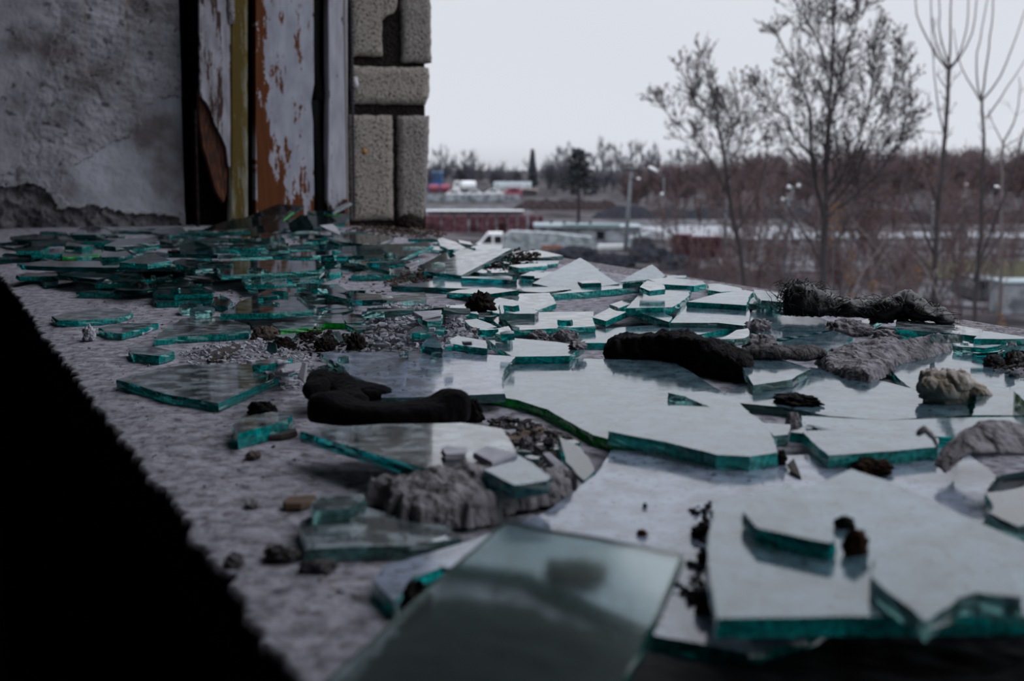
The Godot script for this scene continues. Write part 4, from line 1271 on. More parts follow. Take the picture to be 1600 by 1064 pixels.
	bank("earth_bank", 9.968, 39.076, 176, 1.5, 7.0, M.coal, 4, "dark earth bank behind the tall pole and the street lamps", "bank")
	bank("earth_bank", 33.031, 67.531, 162, 1.5, 6.0, M.scrub, 5, "brown bank behind the right-hand trees", "bank")
	bank("earth_bank", 9.504, 18.215, 87, 0.8, 4.0, M.coal, 6, "low dark bank below the red freight boxes", "bank")
	# --- poles and lamps
	o = yard_thing("power_pole", 9.011, 112, "tall grey power pole with two crossarms, standing left of the street lamp", "pole")
	var lean := Vector3(0.42, 0, 0)
	var st3 := begin()
	add_tube(st3, PackedVector3Array([Vector3(0, 0, 0), Vector3(0.2, 3.2, 0), Vector3(0.42, 6.6, 0)]), PackedFloat32Array([0.19, 0.16, 0.12]), 10, true)
	put("shaft", done(st3), M.concrete_pole, o)
	put("spike", bar(Vector3(0.42, 6.5, 0), Vector3(0.47, 7.9, 0), 0.085), M.metal_dark, o)
	put("crossarm", bar(Vector3(-0.35, 6.55, 0.1), Vector3(1.15, 6.5, 0.1), 0.11), M.metal_dark, o)
	put("crossarm", bar(Vector3(0.4, 5.8, 0.1), Vector3(1.0, 5.75, 0.1), 0.10), M.metal_dark, o)
	for x in [-0.3, 0.2, 0.7, 1.1]: put("insulator", cyl(0.06, 0.04, 0.16), M.metal_dark, o, Vector3(x, 6.58, 0.1))
	put("lamp_head", lump(Vector3(0.32, 0.2, 0.2), 0.1, 12, 3), M.porcelain, o, Vector3(0.98, 5.8, 0.15))
	for k in 4:
		var lx: float = [13.080, 41.095, 57.650, 16.974][k]
		var ld: float = [122.0, 172.0, 170.0, 160.0][k]
		var lh: float = [6.3, 4.9, 3.8, 3.2][k]
		o = yard_thing("street_lamp", lx, ld, ["street lamp with a white head on a slanting arm, right of the power pole", "thin street lamp with a white globe behind the big bare tree", "street lamp with a white head at the right border", "small post lamp just right of the slanting-arm street lamp's foot"][k], "street lamp")
		put("shaft", cyl(0.07, 0.05, lh - 0.5), M.concrete_pole, o)
		var hx: float = [-0.95, 0.5, 0.55, 0.0][k]
		put("arm", bar(Vector3(0, lh - 0.6, 0), Vector3(hx * 0.7, lh, 0.1), 0.045), M.concrete_pole, o)
		var hd := put("head", lump(Vector3([0.95, 0.55, 0.75, 0.4][k], 0.34, 0.4), 0.1, 14, 4 + k), M.porcelain, o, Vector3(hx, lh + 0.15, 0.1))
		hd.rotation.z = [-0.5, 0.3, -0.25, 0.0][k]
	o = yard_thing("pole", 15.912, 106, "plain thin grey pole at the right end of the red freight boxes", "pole")
	var st4 := begin()
	add_tube(st4, PackedVector3Array([Vector3(0, 0, 0), Vector3(0.18, 3.2, 0), Vector3(0.36, 6.4, 0)]), PackedFloat32Array([0.15, 0.12, 0.09]), 9, true)
	put("shaft", done(st4), M.concrete_pole, o)
	put("band", cyl(0.13, 0.13, 0.12), M.metal_dark, o, Vector3(0.33, 5.9, 0))
	o = yard_thing("braced_pole", 17.671, 92, "pair of leaning poles joined at the top with white insulators", "pole")
	put("shaft", bar(Vector3(0.1, 0, 0), Vector3(0.58, 5.6, 0), 0.12, 9), M.concrete_pole, o)
	put("brace", bar(Vector3(-1.15, -0.3, 0.6), Vector3(0.38, 4.9, 0.1), 0.11, 9), M.concrete_pole, o)
	put("crossarm", bar(Vector3(-0.1, 4.65, 0.1), Vector3(1.1, 4.55, 0.1), 0.07), M.metal_dark, o)
	put("crossarm", bar(Vector3(0.2, 5.45, 0.1), Vector3(1.05, 5.5, 0.1), 0.06), M.metal_dark, o)
	for q in [[-0.05, 4.75], [0.1, 4.8], [0.95, 5.65], [0.3, 5.55]]: put("insulator", lump(Vector3(0.26, 0.32, 0.26), 0.15, 12, 8), M.porcelain, o, Vector3(q[0], q[1], 0.1))
	for k in 3:
		o = yard_thing("pole", [38.479, 40.117, 38.134][k], [120, 126, 128][k], ["pale thin pole between the two broom-topped trees, nearer one", "pale thin pole just left of the nearer one", "pale thin pole beside the first broom-topped tree"][k], "pole")
		put("shaft", cyl(0.1, 0.08, [5.2, 4.0, 3.4][k]), M.concrete_pole, o)
		put("cap", lump(Vector3(0.3, 0.2, 0.2), 0.1, 12, 5), M.porcelain, o, Vector3(0, [5.2, 4.0, 3.4][k], 0))
	# --- right border
	o = yard_thing("car", 24.610, 74, "dark car with a pale roof low at the right border", "car")
	part_prism(o, "body", PackedVector2Array([Vector2(-0.9, 0.25), Vector2(0.9, 0.25), Vector2(0.92, 0.8), Vector2(0.65, 1.25), Vector2(-0.65, 1.25), Vector2(-0.92, 0.8)]), 0, 3.6, M.metal_dark)
	part_box(o, "roof", Vector3(0, 1.27, 0), Vector3(1.4, 0.06, 2.0), M.lot, 0.02)
	part_box(o, "windscreen", Vector3(0, 0.98, 1.8), Vector3(1.2, 0.34, 0.04), M.glass_dark, 0.01)
	for x in [-0.75, 0.75]: part_box(o, "wheel", Vector3(x, 0.25, 1.5), Vector3(0.22, 0.5, 0.5), M.tyre, 0.08)
	o = yard_thing("garage", 24.617, 67, "pale grey garage wall cut by the right border", "garage")
	part_box(o, "wall", Vector3(0, 0.75, -1.2), Vector3(2.2, 1.5, 2.0), M.wall_grey)
	part_box(o, "roof", Vector3(0, 1.55, -1.2), Vector3(2.4, 0.12, 2.2), M.roof_grey)
	part_box(o, "doorway", Vector3(0.35, 0.6, -0.18), Vector3(0.55, 1.2, 0.06), M.metal_dark, 0.01)

# ------------------------------------------------------------------ trees and shrubs
# one branch that curves upwards and carries smaller ones; buds sit on the last twigs
func grow(st: SurfaceTool, buds: SurfaceTool, p: Vector3, d: Vector3, length: float, r: float, level: int, prm: Dictionary) -> void:
	var n := 4 if level > 0 else 3
	var pts := PackedVector3Array([p])
	var rad := PackedFloat32Array([r])
	var dir := d
	for k in n:
		dir = (dir + Vector3(rng.randf_range(-1, 1), rng.randf_range(-1, 1), rng.randf_range(-1, 1)) * float(prm.wobble) + Vector3.UP * float(prm.lift)).normalized()
		p += dir * length / n
		pts.append(p)
		rad.append(maxf(r * (1.0 - 0.8 * (k + 1.0) / n), float(prm.thin)))
	add_tube(st, pts, rad, 4 if level > 1 else 3)
	if level <= 0:
		for k in int(prm.buds):
			var q := pts[rng.randi_range(1, n)]
			bud(buds, q + Vector3(rng.randf_range(-1, 1), rng.randf_range(-1, 1), rng.randf_range(-1, 1)) * float(prm.bud) * 0.8, float(prm.bud) * rng.randf_range(0.5, 1.3), dir)
		return
	for k in int(prm.kids):
		var f := rng.randf_range(0.2, 1.0)
		var i := mini(int(f * n), n - 1)
		var q := pts[i].lerp(pts[i + 1], f * n - i)
		var along := (pts[i + 1] - pts[i]).normalized()
		var side := along.cross(Vector3(rng.randf_range(-1, 1), rng.randf_range(-1, 1), rng.randf_range(-1, 1))).normalized()
		var a: float = rng.randf_range(prm.angle * 0.6, prm.angle * 1.3)
		grow(st, buds, q, along * cos(a) + side * sin(a), length * float(prm.ratio) * rng.randf_range(0.6, 1.15), maxf(rad[i + 1] * 0.6, float(prm.thin)), level - 1, prm)

func bud(st: SurfaceTool, c: Vector3, s: float, dir: Vector3) -> void:
	if s <= 0.0: return
	var u := dir.cross(Vector3(rng.randf_range(-1, 1), 0.3, rng.randf_range(-1, 1))).normalized() * s * 0.38
	var v := dir.cross(u).normalized() * s * 0.38
	var t := c + dir * s * 0.8
	var b := c - dir * s * 0.6
	for k in 4:
		var a: Vector3 = [u, v, -u, -v][k]
		var e: Vector3 = [v, -u, -v, u][k]
		tri(st, t, c + a, c + e)
		tri(st, b, c + e, c + a)

# limbs: [[points], first radius, last radius, side twigs per metre]
func limbed_tree(called: String, at: Vector3, limbs: Array, prm: Dictionary, wood: Material, leaf: Material, label: String) -> Node3D:
	var o := base(called, at)
	tag(o, label, "tree")
	var twigs := begin()
	var buds := begin()
	twigs.set_smooth_group(-1)
	for li in limbs.size():
		var l: Array = limbs[li]
		var c := Curve3D.new()
		for q in l[0]: c.add_point(q - at)
		for k in range(1, c.point_count - 1):
			var t := (c.get_point_position(k + 1) - c.get_point_position(k - 1)) / 6.0
			c.set_point_in(k, -t)
			c.set_point_out(k, t)
		var len_ := c.get_baked_length()
		var steps := maxi(int(len_ / 0.35), 5)
		var pts := PackedVector3Array()
		var rad := PackedFloat32Array()
		for k in steps + 1:
			var f := float(k) / steps
			pts.append(c.sample_baked(f * len_) + Vector3(rng.randf_range(-1, 1), 0, rng.randf_range(-1, 1)) * 0.02)
			rad.append(lerpf(l[1], l[2], pow(f, 0.8)))
		var st := begin()
		st.set_smooth_group(0)
		add_tube(st, pts, rad, 8 if l[1] > 0.06 else 6)
		put("trunk" if li == 0 else "limb", done(st, true), wood, o)
		for k in int(len_ * l[3]):
			var f := rng.randf_range(0.12, 1.0)
			var i := mini(int(f * steps), steps - 1)
			var along := (pts[i + 1] - pts[i]).normalized()
			var side := along.cross(Vector3(rng.randf_range(-1, 1), rng.randf_range(-1, 1), rng.randf_range(-1, 1))).normalized()
			var a: float = prm.angle * rng.randf_range(0.7, 1.3)
			grow(twigs, buds, pts[i], along * cos(a) + side * sin(a), float(prm.twig) * rng.randf_range(0.5, 1.3) * (1.2 - 0.7 * f), maxf(rad[i] * 0.35, float(prm.thin)), int(prm.level), prm)
	tag(put("twigs", done(twigs), wood, o), "", "", "", "stuff")
	if float(prm.bud) > 0.0 and int(prm.buds) > 0: tag(put("buds", done(buds), leaf, o), "", "", "", "stuff")
	return o

func wild(called: String, seed_: int, height: float, r: float, stems: int, spread: float, prm: Dictionary, wood: Material, leaf: Material, label: String, category: String, group: String) -> Node3D:
	rng.seed = seed_
	var o := base(called)
	tag(o, label, category, group)
	var st := begin()
	var buds := begin()
	for k in stems:
		var d := Vector3(rng.randf_range(-1, 1) * spread, 1.0, rng.randf_range(-1, 1) * spread).normalized()
		var p := Vector3(rng.randf_range(-1, 1), 0, rng.randf_range(-1, 1)) * 0.3 * (stems - 1) * 0.3
		grow(st, buds, p, d, height * rng.randf_range(0.6, 0.8), r, int(prm.level), prm)
	put("branches", done(st), wood, o)
	if int(prm.buds) > 0: tag(put("buds", done(buds), leaf, o), "", "", "", "stuff")
	return o

func build_trees() -> void:
	M.bark = matte(Color(0.22, 0.20, 0.21), 0.95)
	M.bark_pale = matte(Color(0.40, 0.37, 0.37), 0.95)
	M.bark_far = matte(Color(0.40, 0.40, 0.43), 0.95)  # greyer than near bark; distance haze is mixed into the colour
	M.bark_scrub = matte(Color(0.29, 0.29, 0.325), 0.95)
	M.bark_brown = matte(Color(0.36, 0.315, 0.335), 0.95)
	M.bud = matte(Color(0.24, 0.20, 0.205), 0.95)
	M.bud_brown = matte(Color(0.37, 0.285, 0.26), 0.95)
	M.leaf_yellow = matte(Color(0.48, 0.34, 0.18), 0.9)
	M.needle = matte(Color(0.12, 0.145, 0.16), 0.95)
	M.needle_far = matte(Color(0.19, 0.21, 0.235), 0.95)  # paler, bluer copy of needle with the haze painted in
	# --- far trees along the skyline: five kinds, then copies
	var skyline := "bare grey tree in the far treeline on the horizon"
	var far := {"wobble": 0.22, "lift": 0.10, "thin": 0.035, "buds": 0, "bud": 0.0, "kids": 7, "angle": 0.62, "ratio": 0.52, "level": 3}
	var kinds := []
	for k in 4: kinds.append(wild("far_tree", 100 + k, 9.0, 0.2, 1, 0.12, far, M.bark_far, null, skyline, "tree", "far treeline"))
	var pr := RandomNumberGenerator.new()
	pr.seed = 91
	for i in 64:
		var d := 345.0 + (i % 4) * 26.0 + pr.randf_range(-6, 6)
		var a := lerpf(-27.428, 147.426, (i / 4 + (i % 4) * 0.27 + pr.randf_range(-0.1, 0.1)) / 15.9) * d / 380.0
		var s := pr.randf_range(0.72, 1.18)
		var px := 800.0 + a / d * 2200.0
		if px > 745 and px < 850: s *= 0.72
		if px > 860 and px < 1060: s *= 1.22
		if i < 4:
			kinds[i].position = site(a, d)
			kinds[i].scale = Vector3.ONE * s
		else: copy_of(kinds[i % 4], site(a, d), pr.randf() * TAU, skyline, "far treeline", s)
	# --- dense grey-brown scrub in front of the treeline
	var scrub := "grey leafless bush in the dense belt under the far treeline"
	var bushy := {"wobble": 0.3, "lift": 0.06, "thin": 0.03, "buds": 0, "bud": 0.0, "kids": 12, "angle": 0.7, "ratio": 0.55, "level": 2}
	kinds = []
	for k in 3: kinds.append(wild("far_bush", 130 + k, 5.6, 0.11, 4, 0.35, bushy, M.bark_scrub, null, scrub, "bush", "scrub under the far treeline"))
	for i in 72:
		var d := 288.0 + (i % 4) * 14.0 + pr.randf_range(-2, 2)
		var a := lerpf(-22.039, 121.569, (i / 4 + (i % 4) * 0.27 + pr.randf_range(-0.08, 0.08)) / 17.9) * d / 315.0
		var s := pr.randf_range(0.65, 1.0)
		var bx := 800.0 + a / d * 2200.0
		if bx > 690 and bx < 860 and d < 300.0 and i > 2: continue
		if bx < 900: s *= 1.25
		if bx > 815 and bx < 850 and i > 2: continue
		if i < 3:
			kinds[i].position = site(a, d)
			kinds[i].scale = Vector3.ONE * s
		else: copy_of(kinds[i % 3], site(a, d), pr.randf() * TAU, scrub, "scrub under the far treeline", s)
	# --- the reddish-brown thicket on the right
	var thicket := "reddish-brown leafless tree in the thicket behind the right-hand trees"
	var brushy := {"wobble": 0.28, "lift": 0.07, "thin": 0.028, "buds": 2, "bud": 0.13, "kids": 14, "angle": 0.5, "ratio": 0.48, "level": 2}
	kinds = []
	for k in 4: kinds.append(wild("thicket_tree", 160 + k, 6.8, 0.09, 4, 0.28, brushy, M.bark_brown, M.bud_brown, thicket, "tree", "brown thicket"))
	for i in 60:
		var d := 188.0 + (i % 6) * 16.0 + pr.randf_range(-3, 3)
		var f := (i / 6 + (i % 6) * 0.18 + pr.randf_range(-0.1, 0.1)) / 9.95
		var a := lerpf(16.721, 77.729, f) * d / 200.0
		var s := pr.randf_range(0.8, 1.15) * lerpf(0.85, 1.1, clampf(f * 2.0, 0.0, 1.0))
		if i < 4:
			kinds[i].position = site(a, d)
			kinds[i].scale = Vector3.ONE * s
		else: copy_of(kinds[i % 4], site(a, d), pr.randf() * TAU, thicket, "brown thicket", s)
	# --- low brush nearer, below the big trees
	var brush := "thin brown brush growing below the right-hand trees"
	var low := {"wobble": 0.3, "lift": 0.10, "thin": 0.008, "buds": 3, "bud": 0.05, "kids": 6, "angle": 0.6, "ratio": 0.55, "level": 2}
	kinds = []
	for k in 4: kinds.append(wild("brush", 190 + k, 2.6, 0.03, 7, 0.35, low, M.bark_brown, M.bud_brown, brush, "bush", "brush below the trees"))
	for i in 40:
		var d := 47.0 + (i % 5) * 8.5 + pr.randf_range(-2, 2)
		var a := lerpf(7.938, 23.539, (i / 5 + (i % 5) * 0.2 + pr.randf_range(-0.12, 0.12)) / 7.9) * d / 60.0
		var s := pr.randf_range(0.7, 1.2)
		if i > 3 and a / d * 2200.0 > 670.0: continue
		if i < 4:
			kinds[i].position = site(a, d)
			kinds[i].scale = Vector3.ONE * s
		else: copy_of(kinds[i % 4], site(a, d), pr.randf() * TAU, brush, "brush below the trees", s)
	# --- taller slender shrubs standing among the trees
	var slender := "slender brown shrub with a few dead leaves among the right-hand trees"
	var tall := {"wobble": 0.24, "lift": 0.12, "thin": 0.010, "buds": 4, "bud": 0.085, "kids": 9, "angle": 0.55, "ratio": 0.38, "level": 2}
	kinds = []
	for k in 3: kinds.append(wild("tall_shrub", 220 + k, 9.0, 0.045, 4, 0.14, tall, M.bark_brown, M.bud_brown, slender, "bush", "slender shrubs"))
	for i in 15:
		var d := 58.0 + (i % 3) * 11.0 + pr.randf_range(-1.5, 1.5)
		var a := lerpf(9.711, 24.834, (i + pr.randf_range(-0.2, 0.2)) / 14.0) * d / 70.0
		var s := pr.randf_range(0.65, 1.0)
		if i < 3:
			kinds[i].position = site(a, d)
			kinds[i].scale = Vector3.ONE * s
		else: copy_of(kinds[i % 3], site(a, d), pr.randf() * TAU, slender, "slender shrubs", s)
	# --- conifers
	rng.seed = 7
	var o := base("conifer", site(4.593, 318))
	tag(o, "narrow dark conifer standing above the greenhouse", "tree")
	put("trunk", cyl(0.16, 0.04, 8.6), M.bark, o)
	var st := begin()
	for k in 520:
		var f := pow(rng.randf(), 0.8)
		var a := rng.randf() * TAU
		var r := lerpf(1.25, 0.1, f) * rng.randf_range(0.6, 1.1)
		bud(st, Vector3(cos(a) * r, 1.0 + f * 8.0, sin(a) * r), 0.62, Vector3(cos(a) * 0.5, 0.6, sin(a) * 0.5).normalized())
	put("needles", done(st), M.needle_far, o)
	o = base("pine", site(7.638, 162))
	tag(o, "dark straggling pine with a bare lower trunk, left of the power pole", "tree")
	put("trunk", cyl(0.2, 0.05, 8.2), M.bark, o)
	st = begin()
	var br := begin()
	for k in 34:
		var f := 0.36 + 0.62 * k / 33.0
		var a := k * 2.4
		var l := lerpf(2.6, 0.5, pow((f - 0.36) / 0.62, 1.3)) * rng.randf_range(0.6, 1.15)
		var d := Vector3(cos(a), 0.25, sin(a)).normalized()
		var p := Vector3(0, 8.2 * f, 0)
		add_tube(br, PackedVector3Array([p, p + d * l * 0.5, p + d * l + Vector3(0, 0.2, 0)]), PackedFloat32Array([0.05, 0.035, 0.02]), 4)
		for j in 26:
			var g := rng.randf_range(0.35, 1.1)
			bud(st, p + d * l * g + Vector3(rng.randf_range(-0.4, 0.4), rng.randf_range(-0.15, 0.35), rng.randf_range(-0.4, 0.4)), 0.30, Vector3(rng.randf_range(-1, 1), 0.8, rng.randf_range(-1, 1)).normalized())
	put("branches", done(br), M.bark, o)
	put("needles", done(st), M.needle, o)
	# --- the big trees at right
	rng.seed = 21
	var bb := {"wobble": 0.30, "lift": 0.12, "thin": 0.010, "buds": 6, "bud": 0.06, "kids": 4, "angle": 0.72, "ratio": 0.55, "level": 1, "twig": 1.5}
	limbed_tree("bare_tree", site(9.968, 45), [
		[[Vector3(26.737, -7.171, -37.552), Vector3(26.704, -4.465, -37.566), Vector3(26.704, -3.026, -37.566), Vector3(26.712, -1.903, -37.563)], 0.15, 0.11, 0.4],
		[[Vector3(26.712, -1.903, -37.563), Vector3(26.839, -0.791, -37.727), Vector3(26.890, 0.221, -37.814), Vector3(26.982, 1.836, -37.883), Vector3(27.091, 3.443, -37.946), Vector3(27.145, 5.043, -38.031), Vector3(27.126, 6.424, -38.040)], 0.09, 0.025, 8.0],
		[[Vector3(26.694, -1.903, -37.571), Vector3(26.364, -0.985, -37.493), Vector3(26.078, -0.179, -37.397), Vector3(25.862, 0.813, -37.271), Vector3(25.787, 1.481, -37.194), Vector3(25.471, 2.279, -37.219), Vector3(25.086, 2.928, -37.165), Vector3(24.708, 3.434, -37.108), Vector3(24.313, 4.029, -37.058)], 0.08, 0.018, 8.0],
		[[Vector3(26.875, 3.038, -37.929), Vector3(26.340, 3.781, -37.720), Vector3(25.743, 4.353, -37.539), Vector3(25.190, 4.892, -37.338), Vector3(24.898, 5.538, -37.244)], 0.04, 0.015, 8.0],
		[[Vector3(25.972, 0.219, -37.333), Vector3(25.138, 0.768, -37.143), Vector3(24.883, 1.349, -37.034), Vector3(24.313, 1.495, -36.949), Vector3(23.886, 1.906, -36.804), Vector3(23.373, 2.467, -36.803)], 0.04, 0.014, 8.0],
		[[Vector3(26.904, 0.423, -37.808), Vector3(27.306, 1.446, -38.181), Vector3(27.761, 2.601, -38.422), Vector3(28.142, 3.639, -38.587), Vector3(28.621, 4.684, -38.710), Vector3(28.864, 5.806, -38.825)], 0.06, 0.015, 8.0],
		[[Vector3(26.718, -1.395, -37.561), Vector3(27.349, -0.592, -37.728), Vector3(27.985, 0.243, -37.894), Vector3(28.447, 1.147, -38.024), Vector3(28.717, 2.014, -38.127), Vector3(29.001, 3.217, -38.332), Vector3(29.133, 4.255, -38.494)], 0.06, 0.014, 8.0],
		[[Vector3(26.742, -1.598, -37.551), Vector3(27.357, -0.787, -37.290), Vector3(27.832, 0.241, -37.090), Vector3(28.102, 1.183, -36.976), Vector3(28.525, 1.921, -36.797), Vector3(28.737, 2.259, -36.707), Vector3(28.951, 3.071, -36.616), Vector3(28.536, 3.899, -36.792)], 0.05, 0.012, 8.0],
		[[Vector3(26.710, -1.801, -37.564), Vector3(27.096, -1.175, -36.749), Vector3(27.703, -0.215, -36.059), Vector3(27.958, 0.898, -35.517), Vector3(28.099, 1.953, -35.240)], 0.04, 0.012, 8.0],
		[[Vector3(26.696, -3.436, -37.570), Vector3(26.102, -2.592, -37.387), Vector3(25.331, -1.767, -37.279), Vector3(24.927, -1.163, -37.232)], 0.04, 0.012, 2.0],
		[[Vector3(26.704, -3.026, -37.566), Vector3(27.362, -2.435, -37.723), Vector3(28.052, -1.422, -37.865), Vector3(28.470, -0.395, -37.906)], 0.045, 0.014, 2.5]
	], bb, M.bark, M.bud, "tallest bare tree with forked trunk and dark buds, right of centre")
	limbed_tree("bare_tree", site(8.674, 52), [
		[[Vector3(28.361, -8.305, -44.466), Vector3(28.238, -5.417, -44.518), Vector3(28.048, -3.515, -44.598), Vector3(27.691, -1.865, -44.749), Vector3(27.440, 0.004, -44.855)], 0.12, 0.075, 0.8],
		[[Vector3(27.440, 0.004, -44.855), Vector3(27.205, 1.094, -44.955), Vector3(27.058, 2.132, -45.017), Vector3(26.852, 2.867, -45.104), Vector3(26.606, 3.530, -45.208), Vector3(26.422, 4.328, -45.286)], 0.06, 0.014, 8.0],
		[[Vector3(27.488, -0.275, -44.835), Vector3(27.100, 1.090, -44.782), Vector3(26.496, 1.613, -44.820), Vector3(26.073, 2.226, -44.890), Vector3(25.780, 2.835, -44.906), Vector3(25.362, 3.417, -44.974)], 0.04, 0.013, 8.0],
		[[Vector3(27.617, -1.396, -44.780), Vector3(26.450, 0.466, -44.839), Vector3(25.849, 0.991, -44.876), Vector3(25.190, 1.534, -44.938), Vector3(24.576, 2.319, -44.980)], 0.04, 0.013, 8.0],
		[[Vector3(27.322, 0.584, -44.905), Vector3(27.821, 1.404, -45.128), Vector3(27.734, 1.919, -45.274), Vector3(27.517, 2.434, -45.474)], 0.03, 0.013, 8.0],
		[[Vector3(27.513, -0.462, -44.824), Vector3(27.961, 0.354, -44.961), Vector3(28.272, 1.056, -45.046), Vector3(28.140, 1.642, -45.211)], 0.03, 0.012, 8.0],
		[[Vector3(27.856, -2.571, -44.679), Vector3(28.380, -1.631, -44.458), Vector3(28.784, -0.229, -44.287), Vector3(28.869, 0.816, -44.251)], 0.04, 0.012, 3.5]
	], bb.merged({"twig": 1.35}, true), M.bark, M.bud, "smaller bare tree with budded branches fanning left, before the thin grey pole")
	var br2 := {"wobble": 0.16, "lift": 0.14, "thin": 0.007, "buds": 1, "bud": 0.035, "kids": 2, "angle": 0.8, "ratio": 0.5, "level": 1, "twig": 0.85}
	limbed_tree("broom_tree", site(12.028, 40), [
		[[Vector3(26.700, -6.361, -32.140), Vector3(26.655, -4.140, -32.159), Vector3(26.670, -2.676, -32.153), Vector3(26.684, -1.227, -32.146), Vector3(26.765, 0.209, -32.112), Vector3(26.816, 1.100, -32.091), Vector3(26.823, 2.691, -32.088)], 0.10, 0.05, 6.0],
		[[Vector3(26.779, 2.550, -32.106), Vector3(26.265, 3.079, -32.106), Vector3(25.886, 3.628, -32.158), Vector3(25.657, 4.137, -32.146), Vector3(25.560, 5.082, -32.187)], 0.03, 0.012, 0.2],
		[[Vector3(26.776, 2.620, -32.107), Vector3(26.763, 3.064, -32.439), Vector3(26.744, 3.575, -32.664), Vector3(26.724, 4.150, -32.781), Vector3(26.670, 5.207, -32.804)], 0.026, 0.012, 0.2],
		[[Vector3(26.807, 2.691, -32.095), Vector3(26.601, 3.357, -32.181), Vector3(26.535, 3.829, -32.210), Vector3(26.520, 5.132, -32.216)], 0.026, 0.012, 0.2],
		[[Vector3(26.823, 2.691, -32.088), Vector3(26.830, 3.392, -32.085), Vector3(26.821, 4.090, -32.089), Vector3(26.792, 5.305, -32.101)], 0.034, 0.014, 0.2],
		[[Vector3(26.842, 2.620, -32.080), Vector3(27.265, 2.922, -32.227), Vector3(27.571, 3.698, -32.314), Vector3(27.664, 5.207, -32.383)], 0.026, 0.012, 0.2],
		[[Vector3(26.845, 2.550, -32.079), Vector3(26.938, 2.950, -31.713), Vector3(27.069, 3.610, -31.441), Vector3(27.088, 5.057, -31.324)], 0.026, 0.012, 0.2],
		[[Vector3(26.782, 0.655, -32.105), Vector3(26.768, 2.004, -32.545), Vector3(26.775, 3.174, -32.759), Vector3(26.762, 3.983, -32.873)], 0.028, 0.008, 1.5],
		[[Vector3(26.670, -2.676, -32.153), Vector3(26.007, -1.750, -31.998), Vector3(25.364, -0.672, -31.945), Vector3(25.125, -0.319, -31.937)], 0.035, 0.014, 1.0],
		[[Vector3(26.691, -1.407, -32.144), Vector3(26.356, -0.859, -31.960), Vector3(26.026, -0.411, -31.882)], 0.03, 0.014, 1.0]
	], br2, M.bark, M.bud, "slim tree ending in a broom of long upright shoots, left of two")
	limbed_tree("broom_tree", site(14.011, 42), [
		[[Vector3(29.175, -6.685, -33.265), Vector3(29.154, -4.353, -33.273), Vector3(29.200, -2.816, -33.254), Vector3(29.212, -0.916, -33.249), Vector3(29.202, 0.214, -33.253), Vector3(29.147, 1.149, -33.276), Vector3(29.085, 1.838, -33.303)], 0.085, 0.04, 1.5],
		[[Vector3(29.085, 1.838, -33.303), Vector3(29.085, 2.275, -33.520), Vector3(29.107, 3.024, -33.619), Vector3(29.282, 3.866, -33.654), Vector3(29.539, 5.261, -33.654)], 0.028, 0.012, 0.2],
		[[Vector3(29.102, 1.838, -33.295), Vector3(29.184, 2.819, -33.261), Vector3(29.264, 3.831, -33.227), Vector3(29.322, 5.382, -33.203)], 0.032, 0.013, 0.2],
		[[Vector3(29.121, 1.801, -33.287), Vector3(29.382, 2.525, -32.851), Vector3(29.589, 3.587, -32.547), Vector3(29.723, 4.319, -32.382)], 0.028, 0.012, 0.2],
		[[Vector3(29.071, 1.745, -33.309), Vector3(28.850, 2.466, -33.728), Vector3(28.719, 3.075, -34.001), Vector3(28.634, 3.884, -34.145)], 0.026, 0.010, 0.2],
		[[Vector3(29.213, 1.242, -33.249), Vector3(29.399, 1.737, -32.953), Vector3(29.610, 2.354, -32.647), Vector3(29.846, 3.053, -32.330)], 0.026, 0.010, 0.3],
		[[Vector3(29.089, -3.583, -33.301), Vector3(29.205, -2.033, -32.818), Vector3(29.409, -0.806, -32.406), Vector3(29.514, 0.212, -32.144), Vector3(29.547, 0.942, -32.022)], 0.05, 0.02, 1.0],
		[[Vector3(29.117, -3.391, -33.289), Vector3(29.991, -2.362, -33.354), Vector3(31.024, -1.514, -33.352)], 0.04, 0.02, 0.8],
		[[Vector3(28.139, -2.310, -33.160), Vector3(28.378, -1.746, -33.059), Vector3(28.774, -1.243, -33.000), Vector3(29.169, -0.721, -32.941)], 0.03, 0.012, 0.8]
	], br2, M.bark, M.bud, "slim tree ending in a broom of long upright shoots, right of two")
	limbed_tree("bare_tree", site(19.253, 55), [
		[[Vector3(39.184, -8.791, -43.147), Vector3(39.021, -3.725, -43.216), Vector3(38.923, -0.249, -43.258), Vector3(38.930, 0.685, -43.255)], 0.08, 0.05, 1.0],
		[[Vector3(38.930, 0.685, -43.255), Vector3(39.161, 1.536, -42.940), Vector3(39.222, 2.671, -42.806), Vector3(39.084, 3.148, -42.755)], 0.04, 0.015, 1.5],
		[[Vector3(38.909, 0.636, -43.263), Vector3(38.626, 1.522, -43.600), Vector3(38.563, 1.966, -43.735)], 0.03, 0.012, 1.5],
		[[Vector3(38.938, 0.488, -43.251), Vector3(39.791, 0.982, -43.108), Vector3(40.185, 1.475, -43.050)], 0.03, 0.012, 1.5]
	], br2, M.bark_pale, M.bud, "thin pale tree at the right border behind the second broom-topped tree")
